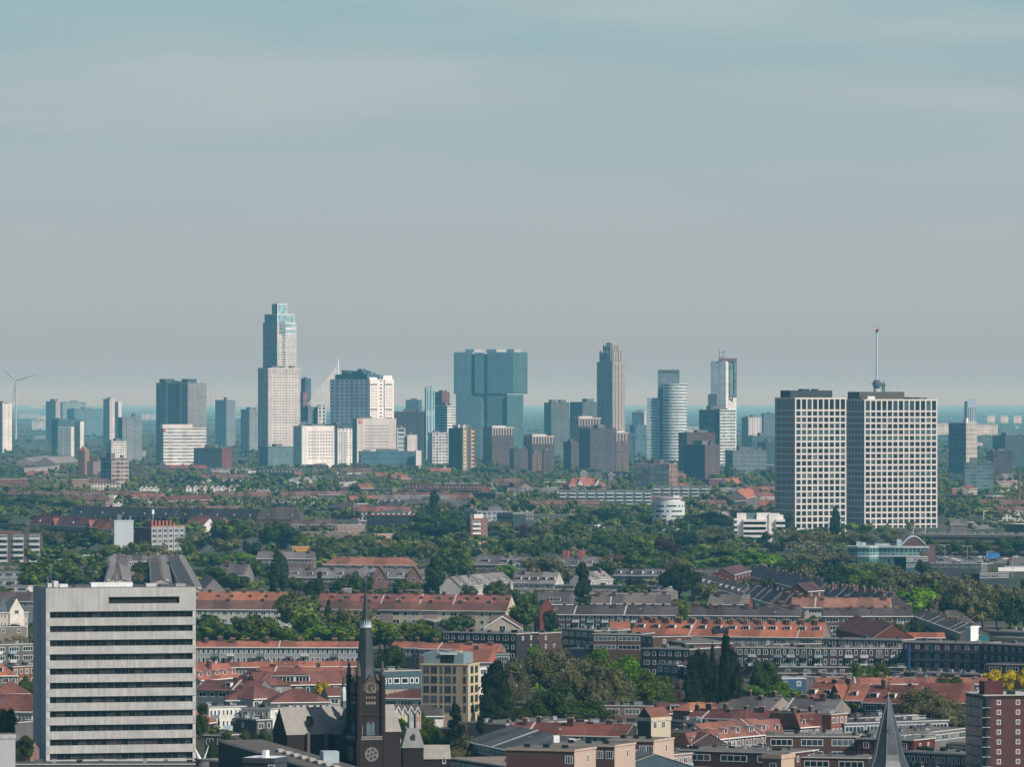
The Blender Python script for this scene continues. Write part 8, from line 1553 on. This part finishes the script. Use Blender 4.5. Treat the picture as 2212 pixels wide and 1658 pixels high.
trees('in the big group left of the four poplars', [('C3', 130, 640, 420, 'b', 17, 'O'), ('C3', 380, 605, 420, 'b', 18, 'O'), ('C3', 560, 690, 330, 'b', 18, 'O'), ('C3', 760, 705, 430, 'b', 20, 'O'), ('C3', 900, 800, 330, 'b', 17, 'O'), ('C3', 230, 585, 260, 'r', 16, 'L'), ('C3', 790, 605, 330, 'r', 18, 'L'), ('C3', 930, 670, 330, 'r', 17, 'L'), ('C3', 1060, 770, 250, 'r', 15, 'L'), ('C3', 1180, 835, 300, 'r', 15, 'G'), ('C3', 1290, 860, 210, 'r', 13, 'G'), ('C3', 1400, 880, 150, 'b', 12, 'B'), ('C3', 330, 910, 360, 'r', 14, 'D'), ('C3', 450, 990, 430, 'r', 15, 'D'), ('C3', 660, 1080, 330, 'r', 12, 'D'), ('C3', 170, 1070, 270, 'r', 12, 'D'), ('C3', 60, 1120, 230, 'r', 11, 'D'), ('C3', 1250, 1040, 230, 'r', 8, 'E'), ('C3', 1340, 1050, 180, 'r', 8, 'E'), ('C3', 820, 950, 330, 'b', 14, 'O'), ('C3', 980, 1140, 170, 'r', 8, 'D'), ('C3', 560, 1150, 300, 'r', 10, 'D')])
trees('of the dark poplar group, centre right', [('C3', 1600, 590, 190, 'p', 25, 'K'), ('C3', 1545, 700, 180, 'p', 22, 'K'), ('C3', 1660, 660, 170, 'p', 23, 'K'), ('C3', 1715, 590, 90, 'p', 25, 'K'), ('C3', 1750, 680, 120, 'p', 22, 'K'), ('C3', 1835, 500, 140, 'p', 28, 'K'), ('C3', 1905, 580, 130, 'p', 25, 'K'), ('C3', 1930, 760, 130, 'p', 20, 'K')])
trees('along the orange and slate rows', [('C3', 1285, 442, 150, 'r', 9, 'E'), ('C3', 1440, 192, 170, 'r', 14, 'G'), ('C3', 1460, 270, 130, 'p', 12, 'D'), ('C3', 1650, 200, 140, 'r', 8, 'D'), ('C3', 1840, 545, 70, 'b', 8, 'O'), ('B4', 995, 1395, 130, 'b', 13, 'O'), ('B4', 1185, 1490, 150, 'b', 10, 'E'), ('B4', 1300, 1435, 130, 'b', 13, 'K'), ('B4', 1395, 1490, 120, 'b', 10, 'K'), ('B4', 350, 1425, 150, 'r', 9, 'D'), ('B4', 440, 1435, 110, 'r', 8, 'G')])
trees('around the slate spire and long grey block', [('C4', 790, 745, 190, 'r', 11, 'G'), ('C4', 950, 740, 190, 'r', 11, 'G'), ('C4', 870, 770, 170, 'r', 9, 'D'), ('C4', 30, 720, 170, 'r', 12, 'D'), ('C3', 2130, 720, 170, 'r', 13, 'D'), ('C3', 2080, 940, 190, 'r', 8, 'L'), ('C4', 170, 905, 250, 'r', 10, 'L'), ('C4', 70, 950, 230, 'r', 9, 'L'), ('C4', 20, 980, 180, 'r', 8, 'L'), ('C4', 1590, 855, 250, 'r', 11, 'G'), ('C4', 1700, 980, 130, 'r', 7, 'D'), ('C4', 1370, 960, 420, 'b', 14, 'O'), ('C4', 1230, 1020, 300, 'b', 12, 'O'), ('C4', 1540, 1010, 330, 'b', 13, 'O'), ('C4', 1950, 805, 220, 's', 9, 'Y'), ('C4', 2060, 808, 210, 's', 9, 'Y'), ('C4', 2190, 800, 80, 's', 9, 'Y'), ('C4', 745, 1085, 200, 'r', 8, 'G'), ('C4', 990, 1100, 120, 'r', 6, 'D'), ('C4', 245, 1475, 160, 'r', 9, 'D'), ('C4', 640, 1560, 190, 'b', 8, 'E'), ('C4', 1250, 1600, 190, 'b', 8, 'E'), ('C3', 2110, 1460, 160, 'r', 8, 'D'), ('C3', 1810, 1490, 110, 's', 5, 'E'), ('C4', 2160, 1570, 160, 'r', 7, 'D'), ('C3', 1700, 880, 30, 'b', 8, 'B')])
trees('in the shaded park with visible trunks, right', [('B4', 1500+i*118, 1195+(i % 3)*18, 215, 'b' if i % 3 else 'r', 16.5, 'K' if i % 2 else 'O') for i in range(7)])
trees('in the park belt below the petrol-coloured pavilion', [('B4', 1120, 1045, 260, 'b', 15, 'O'), ('B4', 1260, 1030, 250, 'b', 15, 'O'), ('B4', 1400, 1030, 260, 'b', 15, 'O'), ('B4', 1540, 1045, 260, 'b', 15, 'O'), ('B4', 1680, 1070, 250, 'b', 15, 'O'), ('B4', 1820, 1110, 250, 'b', 15, 'O'), ('B4', 1960, 1150, 250, 'b', 15, 'O'), ('B4', 2110, 1170, 250, 'b', 15, 'O'), ('B4', 780, 1075, 230, 'r', 13, 'G'), ('B4', 880, 1110, 210, 'r', 13, 'D'), ('B4', 1010, 1110, 200, 'b', 12, 'O'), ('B4', 1370, 1130, 230, 'r', 15, 'G'), ('B4', 1290, 1180, 270, 'r', 15, 'L'), ('B4', 1365, 1278, 280, 'r', 11, 'L'), ('B4', 1130, 1180, 220, 'r', 12, 'D'), ('B4', 1010, 1200, 200, 'r', 11, 'D'), ('B4', 1180, 1290, 150, 'r', 8, 'G')])
trees('in the belt left of the pavilion', [('B4', 100, 885, 320, 'r', 13, 'L'), ('B4', 20, 930, 220, 'r', 11, 'L'), ('B4', 300, 865, 270, 'b', 15, 'O'), ('B4', 460, 855, 290, 'b', 15, 'O'), ('B4', 610, 880, 260, 'b', 14, 'O'), ('B4', 770, 940, 220, 'b', 13, 'E'), ('B4', 890, 955, 220, 'b', 12, 'E'), ('B4', 960, 980, 230, 'b', 12, 'E'), ('B4', 1080, 1000, 230, 'b', 12, 'O'), ('B4', 830, 1000, 200, 'r', 12, 'G'), ('B4', 560, 990, 300, 'b', 15, 'K'), ('B4', 380, 1000, 270, 'b', 14, 'O'), ('B4', 700, 1020, 220, 'b', 13, 'K'), ('B4', 250, 960, 220, 'r', 12, 'D'), ('B4', 1340, 945, 100, 'r', 10, 'D')])
trees('in front of the twin slabs', [('B4', 270, 700, 280, 'b', 13, 'O'), ('B4', 450, 697, 250, 'b', 13, 'O'), ('B4', 640, 700, 240, 'b', 13, 'O'), ('B4', 810, 712, 200, 'b', 12, 'O'), ('B4', 1060, 715, 200, 'b', 12, 'O'), ('B4', 585, 490, 95, 'p', 23, 'K'), ('B4', 150, 500, 110, 'b', 20, 'D'), ('B4', 60, 760, 160, 'b', 12, 'K')])
trees('before the parking deck', [('B4', 1380, 735, 150, 'r', 13, 'D'), ('B4', 1440, 765, 120, 'r', 12, 'D'), ('B4', 1620, 775, 130, 'r', 12, 'D'), ('B4', 1740, 765, 130, 'r', 12, 'D'), ('B4', 1855, 780, 120, 'r', 12, 'D'), ('B4', 2040, 755, 150, 'r', 13, 'D'), ('B4', 2170, 745, 160, 'r', 13, 'D')])

# the many trees beyond those, one mass
def mass(name, label, cat, items, seed, n=150, q=.085):
    R = np.random.RandomState(seed); protos = [crown_mesh('round', n, q, 100+i, blobs=5) for i in range(4)]+[crown_mesh('bare', n+60, q*.75, 120+i, blobs=5, core=True) for i in range(2)]
    P = []
    for me in protos:
        v = np.empty(len(me.vertices)*3, dtype=np.float32); me.vertices.foreach_get('co', v); v = v.reshape(-1, 3)
        ls = np.empty(len(me.polygons), dtype=np.int32); me.polygons.foreach_get('loop_total', ls); lv = np.empty(len(me.loops), dtype=np.int32); me.loops.foreach_get('vertex_index', lv); P.append((v, ls, lv))
    V = []; LS = []; LV = []; C = []; base = 0
    for (x, y, w, h, col) in items:
        v, ls, lv = P[R.randint(len(P))]; a = R.uniform(0, 6.28); c, s_ = math.cos(a), math.sin(a)
        vv = np.stack([(v[:, 0]*c-v[:, 1]*s_)*w+x, (v[:, 0]*s_+v[:, 1]*c)*w+y, v[:, 2]*h], 1); V.append(vv); LS.append(ls); LV.append(lv+base); base += len(vv)
        C.append(np.tile(np.array([*col, 1], dtype=np.float32)*R.uniform(.8, 1.2)*LEAFM, (len(vv), 1)))
    V = np.concatenate(V); LS = np.concatenate(LS); LV = np.concatenate(LV); C = np.concatenate(C)
    me = bpy.data.meshes.new(name); me.vertices.add(len(V)); me.vertices.foreach_set('co', V.astype(np.float32).ravel()); me.loops.add(len(LV)); me.loops.foreach_set('vertex_index', LV.astype(np.int32))
    me.polygons.add(len(LS)); me.polygons.foreach_set('loop_start', np.concatenate([[0], np.cumsum(LS)[:-1]]).astype(np.int32)); me.update(calc_edges=True)
    at_ = me.color_attributes.new('leaf_colour', 'FLOAT_COLOR', 'POINT'); at_.data.foreach_set('color', C.astype(np.float32).ravel())
    m, t_ = nt('foliage_mass'); ca = t_.nodes.new('ShaderNodeAttribute'); ca.attribute_name = 'leaf_colour'; geo = t_.nodes.new('ShaderNodeNewGeometry')
    wn = t_.nodes.new('ShaderNodeTexWhiteNoise'); wn.noise_dimensions = '1D'; L(t_, geo.outputs['Random Per Island'], wn.inputs['W'])
    cc = scl(t_, ca.outputs['Color'], remap(t_, wn.outputs[0], 0, 1, .55, 1.45)); d = t_.nodes.new('ShaderNodeBsdfDiffuse'); L(t_, cc, d.inputs[0]); tr = t_.nodes.new('ShaderNodeBsdfTranslucent'); L(t_, cc, tr.inputs[0])
    mx = t_.nodes.new('ShaderNodeMixShader'); mx.inputs[0].default_value = .3; L(t_, d.outputs[0], mx.inputs[1]); L(t_, tr.outputs[0], mx.inputs[2]); out(t_, mx.outputs[0]); me.materials.append(m)
    o = put(name, me, kind='stuff'); o['label'] = label; o['category'] = cat
R = random.Random(31); items = []
CL = [TCOL[c][0] for c in 'DDGGEEEEEOOOOOOK']
for s_, cov, hh in ((.32, .9, 14), (.42, .9, 14), (.52, .85, 13), (.64, .8, 13), (.78, .8, 12), (.92, .8, 12), (1.06, .8, 12), (1.2, .8, 12), (1.33, .85, 12), (1.45, .85, 12), (1.58, .9, 12), (1.7, .95, 12.5), (1.76, .9, 12), (1.83, .9, 13), (1.91, .9, 13), (2.0, .88, 13), (2.1, .88, 13), (2.2, .85, 13), (2.3, .85, 13), (2.42, .82, 12.5), (2.5, .8, 12.5), (2.58, .8, 12.5), (2.7, .82, 12.5), (2.82, .88, 12.5), (2.95, .88, 12), (3.12, .7, 11), (3.3, .7, 10.5), (3.5, .65, 10.5), (3.7, .6, 10), (3.9, .55, 9.5), (4.1, .5, 9), (4.3, .45, 9), (4.6, .4, 8.5), (5.0, .35, 8), (5.4, .25, 7.5), (5.9, .2, 7)):
    x = -60; st = 12 if s_ > .6 else 30
    while x < 2270:
        c_ = R.choice(CL)
        run = R.randint(2, 9)
        if R.random() < cov*1.05:
            for _ in range(run):
                w = R.uniform(8, 15)*(1 if s_ > .6 else 2.4); sj = s_*R.uniform(.98, 1.02)
                hx = hh*R.uniform(.72, 1.15)
                if (s_ > 3.0 and s_ < 3.3 and 1660 < x < 2040) or (3.6 < s_ < 4.4 and x > 1825) or (3.25 < s_ < 3.6 and x > 1930 and R.random() < .8): pass
                else: items.append(((x-CX)/sj, F/sj, w, hx, c_ if R.random() < .6 else R.choice(CL)))
                x += w*s_*.72
        else: x += run*st*s_*.45
mass('distant_woods', 'countless distant tree crowns between the city roofs', 'trees', items, 5)
items = []
for i in range(1500):
    s_ = R.uniform(3.2, 11.5); x = R.uniform(-40, 2250); w = R.uniform(2.5, 6)
    if x < 445 and s_ > 8.2: continue
    items.append(((x-CX)/s_, F/s_, w, w*R.uniform(.5, .8), R.choice([TCOL[c][0] for c in 'DDGGLEO'])))
mass('undergrowth', 'low garden shrubs filling the yards between rows', 'shrubs', items, 9, n=60, q=.13)

# little rows of houses between the mid-distance tree belts, named by what stands above them
LM = [(0, 'below the wind turbine'), (150, 'below the grey balcony flats'), (330, 'below the dark twin-core slab'), (455, 'below the slab-side grey block'), (550, 'below the tallest skyscraper'), (650, 'below the bridge cables'), (710, 'below the hospital tower'), (860, 'below the purple-brown slab'), (975, 'below the joined glass towers'), (1145, 'below the grey tower pair'), (1290, 'below the stepped stone tower'), (1370, 'below the curved banded office'), (1500, 'below the red-framed tower'), (1600, 'near the twin white slabs'), (2030, 'below the woven tower')]
R = random.Random(77); rows_ = []
for i in range(84):
    x = R.uniform(-20, 2190)
    if 1655 < x < 2035: continue
    rows_.append((x, R.choice((1.78, 1.86, 1.95, 2.05, 2.15, 2.25, 2.37, 2.5, 2.6, 2.73, 2.9)), R.choice(('red', 'brown', 'grey', 'dark', 'grey', 'dark', 'brown', 'white'))))
cnt = {}
for x, s_, cn in sorted(rows_):
    w = [n_ for a_, n_ in LM if x >= a_-30][-1]; key = (cn, w); cnt[key] = cnt.get(key, 0)+1
    o_ = '' if cnt[key] == 1 else ', '+ORD[cnt[key]-1]
    p = ground_pt(x, s_); wd = R.uniform(18, 60); he = R.uniform(6.5, 8); tl = {'red': (.34, .11, .08), 'brown': (.2, .1, .08), 'grey': (.22, .21, .21), 'dark': (.10, .10, .11), 'orange': (.45, .15, .08), 'white': (.6, .6, .58)}[cn]
    t = thing('roof_row', f'small {cn}-roofed row of houses among trees {w}{o_}', 'row of houses', p, R.uniform(-.35, .35), 'small rows of houses among the mid-distance trees')
    k = MB(); k.prism([(0, 0), (wd, 0), (wd, 9), (0, 9)], 0, he, 0, 0, 3, 3); k.build('wall', MG(R.choice(((.3, .18, .14), (.5, .46, .42), (.2, .13, .11), (.62, .6, .57))), (.04, .06, .07), .5, .5, .3), t)
    r = MB(); hr = he+R.uniform(3, 4.5) if cn != 'white' else he+.4
    r.poly([(-.3, -.4, he-.2), (wd+.3, -.4, he-.2), (wd+.3, 4.5, hr), (-.3, 4.5, hr)], 0, [(0, 0), (wd, 0), (wd, 6), (0, 6)]); r.poly([(wd+.3, 9.4, he-.2), (-.3, 9.4, he-.2), (-.3, 4.5, hr), (wd+.3, 4.5, hr)], 0, [(0, 0), (wd, 0), (wd, 6), (0, 6)]); r.poly([(wd+.2, 0, he-.2), (wd+.2, 9, he-.2), (wd+.2, 4.5, hr)]); r.poly([(-.2, 9, he-.2), (-.2, 0, he-.2), (-.2, 4.5, hr)]); r.build('roof', MT(tl), t)
    for i in range(int(wd/12)): put('dormer' if i % 2 else 'chimney', dormer_mesh(2.0, 1.5, 2, (.6, .6, .58)) if i % 2 else chimney_mesh(1.2, .8, 1.3, 2), t, (6+12*i, 1.0 if i % 2 else 4.5, he+.6 if i % 2 else hr))
# ================================================================ street things
def lamp(C, x, yt, yb, lab, two=False):
    X, Yt = cv(C, x, yt); _, Yb = cv(C, x, yb); h = 11.0; s = (Yb-Yt)/h; s = max(s, (Yt-HY)/(HC-h)); s = (Yt-HY)/(HC-h); p = ground_pt(X, s)
    t = thing('street_lamp', lab, 'street lamp', p, 0, 'tall street lamps near the pavilion'); k = MB(); k.tube((0, 0, 0), (0, 0, h), .16, .1, 6); k.build('pole', m_metal, t)
    for sg in ((-1, 1) if two else (1,)): k = MB(); k.tube((0, 0, h), (sg*2.4, 0, h+.3), .08, .06, 5); k.box(sg*2.4-.5, sg*2.4+.5, -.15, .15, h+.15, h+.35); k.build('lamp_head', M((.6, .62, .63), .5), t)
lamp('B4', 1530, 835, 970, 'twin-headed street lamp right of the glass pavilion', True); lamp('B4', 1722, 845, 980, 'twin-headed street lamp before the parking deck', True); lamp('B4', 1893, 890, 1010, 'slim street lamp left of the blue billboard'); lamp('B4', 2113, 925, 1000, 'street lamp beside the blue panelled hall'); lamp('B4', 1590, 900, 980, 'short lamp between the two twin-headed lamps'); lamp('B3', 672, 690, 830, 'lone street lamp on the road below the white canopy'); lamp('B3', 1513, 660, 730, 'street lamp right of the round white office')
for C, x, y0, y1, lab in (('B4', 1257, 690, 790, 'white flagpole standing left before the arched hall'), ('B4', 1360, 688, 870, 'tall white flagpole standing right before the arched hall')):
    s = 3.72; p = ground_pt(cv(C, x, 0)[0], s); t = thing('flagpole', lab, 'flagpole', p); k = MB(); k.tube((0, 0, 0), (0, 0, hz(C, y0, s)), .3, .16, 6); k.build('pole', M((.6, .62, .64), .5), t)
def car(C, x, y, col, lab, rot=0.0):
    X, Y = cv(C, x, y); s = (Y-HY)/HC; p = ground_pt(X, s); t = thing('parked_car', lab, 'car', p, rot, 'parked and driving cars')
    k = MB(); k.prism([(-2.1, -.85), (2.1, -.85), (2.1, .85), (-2.1, .85)], .3, [.85, .75, .75, .85]); c_ = [(-1.5, .85), (1.0, .8), (.5, 1.42), (-1.15, 1.42)]
    k.poly([(a_, -.78, z) for a_, z in c_]); k.poly([(a_, .78, z) for a_, z in c_[::-1]]); k.poly([(.5, -.78, 1.42), (.5, .78, 1.42), (-1.15, .78, 1.42), (-1.15, -.78, 1.42)]); k.build('body', M(col, .3, .05, spec=.6), t)
    k = MB(); k.poly([(1.0, -.74, .82), (1.0, .74, .82), (.5, .74, 1.4), (.5, -.74, 1.4)]); k.poly([(-1.5, .74, .87), (-1.5, -.74, .87), (-1.15, -.74, 1.4), (-1.15, .74, 1.4)]); k.poly([(-1.2, -.8, .92), (.75, -.8, .9), (.42, -.8, 1.33), (-1.05, -.8, 1.33)]); k.build('windows', m_glass, t)
    for wx_, wy in ((-1.3, -.86), (1.3, -.86), (-1.3, .86), (1.3, .86)): k = MB(); k.tube((wx_, wy-.08, .33), (wx_, wy+.08, .33), .33, .33, 10); k.build('wheel', m_black, t)
car('B3', 660, 858, (.35, .03, .03), 'red car on the street below the white canopy'); car('B3', 500, 862, (.6, .6, .6), 'silver car left of the red car on the street'); car('B3', 770, 855, (.7, .7, .7), 'white car right of the red car on the street'); car('C3', 268, 520, (.4, .03, .03), 'red car beside the narrow red gabled house', .4); car('C3', 340, 522, (.45, .46, .48), 'grey car right of the red car by the gabled house', .4); car('B4', 1850, 985, (.7, .7, .7), 'white car left of the blue panelled hall'); car('B4', 1910, 1000, (.65, .65, .67), 'white van-like car below the blue billboard')
me = bpy.data.meshes.new('car_park'); pts = [(at('B4', 1350, 990, 0)[0]), (at('B4', 2330, 990, 0)[0]), (at('B4', 2330, 925, 0)[0]), (at('B4', 1350, 925, 0)[0])]
me.from_pydata([(v.x, v.y, .06) for v in pts], [], [(0, 1, 2, 3)]); me.materials.append(M((.13, .13, .13), .9)); put('car_park', me, kind='structure')
R = random.Random(4); cc_ = {'silver': (.5, .51, .52), 'black': (.03, .03, .035), 'white': (.7, .7, .7), 'dark blue': (.03, .05, .12), 'red': (.35, .03, .03), 'grey': (.2, .21, .22)}
for i in range(16):
    n_ = R.choice(list(cc_)); car('B4', 1400+50*i+R.uniform(-8, 8), 945+(i % 3)*14, cc_[n_], f'{n_} car on the car park before the parking deck, {ORD[i] if i < 15 else "rightmost"}', R.uniform(-.2, .2))
me = bpy.data.meshes.new('road'); pts = [(at('B3', 280, 872, 0)[0]), (at('B3', 900, 870, 0)[0]), (at('B3', 900, 845, 0)[0]), (at('B3', 280, 848, 0)[0])]
me.from_pydata([(v.x, v.y, .05) for v in pts], [], [(0, 1, 2, 3)]); me.materials.append(M((.11, .115, .12), .9)); put('road', me, kind='structure')
# ================================================================ ground, haze, sky, sun, camera
me = bpy.data.meshes.new('ground'); gx = 60000; gy = 118000
me.from_pydata([(-gx, -1500, 0), (gx, -1500, 0), (gx, gy, 0), (-gx, gy, 0)], [], [(0, 1, 2, 3)])
m, t_ = nt('ground')
n1 = noise(t_, .012, (1, .6, 1), 6, .65); n2 = noise(t_, .15, (1, 1, 1), 4)
cr = t_.nodes.new('ShaderNodeValToRGB'); L(t_, n1, cr.inputs[0]); e = cr.color_ramp.elements
e[0].position = .36; e[0].color = (.035, .055, .025, 1); e[1].position = .64; e[1].color = (.13, .115, .095, 1)
x_ = e.new(.5); x_.color = (.06, .07, .04, 1); x_ = e.new(.56); x_.color = (.075, .07, .065, 1)
out(t_, princ(t_, scl(t_, cr.outputs[0], remap(t_, n2, .25, .75, .6, 1.4)), .95, .1)); me.materials.append(m)
o = put('ground', me, kind='structure')
hz_b = MB(); hz_b.box(-gx-500, gx+500, -2000, gy+500, -1.0, 262)
me = hz_b.mesh('haze', []); m = bpy.data.materials.new('haze_air'); m.use_nodes = True; t_ = m.node_tree; t_.nodes.clear()
pv = t_.nodes.new('ShaderNodeVolumePrincipled'); pv.inputs['Color'].default_value = HAZE_COL; pv.inputs['Absorption Color'].default_value = HAZE_A; pv.inputs['Density'].default_value = HAZE_D; pv.inputs['Anisotropy'].default_value = HAZE_G
om = t_.nodes.new('ShaderNodeOutputMaterial'); L(t_, pv.outputs[0], om.inputs['Volume'])
me.materials.append(m); o = put('haze', me, kind='stuff')
# sun
az = math.radians(SUN_AZ); el = math.radians(SUN_EL)     # azimuth measured from straight behind the viewer towards the right
sv = Vector((math.sin(az)*math.cos(el), -math.cos(az)*math.cos(el), math.sin(el)))
ld = bpy.data.lights.new('sun', 'SUN'); ld.energy = SUN_E; ld.angle = math.radians(.53); ld.color = SUN_C
lo = bpy.data.objects.new('sun', ld); COL.objects.link(lo); lo.rotation_euler = sv.to_track_quat('Z', 'Y').to_euler(); lo.location = (0, 0, 600)
w = bpy.data.worlds.new('World'); SC.world = w; w.use_nodes = True; t_ = w.node_tree; t_.nodes.clear()
sky = t_.nodes.new('ShaderNodeTexSky'); sky.sky_type = 'NISHITA'; sky.sun_disc = False; sky.sun_elevation = el
sky.sun_rotation = math.atan2(sv.x, sv.y); sky.altitude = 50; sky.air_density = 1.0; sky.dust_density = 1.5; sky.ozone_density = 2.0
tc = t_.nodes.new('ShaderNodeTexCoord'); sp_ = t_.nodes.new('ShaderNodeSeparateXYZ'); L(t_, tc.outputs['Generated'], sp_.inputs[0])
# thin veils of cirrus: long streaks in direction space
mp = t_.nodes.new('ShaderNodeMapping'); mp.inputs['Scale'].default_value = (1.0, 1.0, 8.0); mp.inputs['Rotation'].default_value = (0, math.radians(1.4), 0); L(t_, tc.outputs['Generated'], mp.inputs[0])
nz = t_.nodes.new('ShaderNodeTexNoise'); nz.inputs['Scale'].default_value = 13.0; nz.inputs['Detail'].default_value = 6; nz.inputs['Roughness'].default_value = .5; L(t_, mp.outputs[0], nz.inputs['Vector'])
cl = math_(t_, 'MULTIPLY', remap(t_, nz.outputs['Fac'], .42, .68, 0, 1), remap(t_, sp_.outputs[2], .02, .05, .05, 1))
base = t_.nodes.new('ShaderNodeVectorMath'); base.operation = 'MULTIPLY'; L(t_, sky.outputs[0], base.inputs[0]); base.inputs[1].default_value = SKY_TINT
rmp = t_.nodes.new('ShaderNodeValToRGB'); rmp.color_ramp.interpolation = 'EASE'; L(t_, remap(t_, sp_.outputs[2], 0, .1, 0, 1), rmp.inputs[0]); e = rmp.color_ramp.elements
e[0].position = 0; e[0].color = (*LOWS[0][1], 1); e[1].position = LOWS[-1][0]*10; e[1].color = (*LOWS[-1][1], 1)
for z_, c_ in LOWS[1:-1]: x_ = e.new(z_*10); x_.color = (*c_, 1)
hazy = mixc(t_, math_(t_, 'MULTIPLY', cl, .6), rmp.outputs[0], VEILC)
hazy = scl(t_, hazy, 1/SKY_S)
mixed = mixc(t_, remap(t_, sp_.outputs[2], .075, .22, 1, 0), base.outputs[0], hazy)
bg = t_.nodes.new('ShaderNodeBackground'); L(t_, mixed, bg.inputs[0]); bg.inputs[1].default_value = SKY_S
ow = t_.nodes.new('ShaderNodeOutputWorld'); L(t_, bg.outputs[0], ow.inputs[0])
cam = bpy.data.cameras.new('camera'); co = bpy.data.objects.new('camera', cam); COL.objects.link(co)
co.location = (0, 0, HC); co.rotation_euler = (math.pi/2, 0, 0)
cam.sensor_fit = 'HORIZONTAL'; cam.sensor_width = 36; cam.lens = 36*F/2212; cam.shift_y = -(829-HY)/2212*1.0
cam.clip_start = 5; cam.clip_end = 400000
SC.camera = co
SC.view_settings.view_transform = 'Standard'; SC.view_settings.look = 'None'; SC.view_settings.gamma = 1; SC.view_settings.exposure = EXPO
SC.render.resolution_x = 1024; SC.render.resolution_y = 768
SC.cycles.use_denoising = True; SC.cycles.max_bounces = 6; SC.cycles.volume_bounces = 1; SC.cycles.transparent_max_bounces = 4
d_ = {k: v for k, v in LABELS.items() if len(v) > 1}
print('DUP', len(d_), list(d_.items())[:8]); print('TREES', NTREE[0], 'OBJ', len(bpy.data.objects), 'LONG', [k for k in LABELS if len(k.split()) > 16][:10])
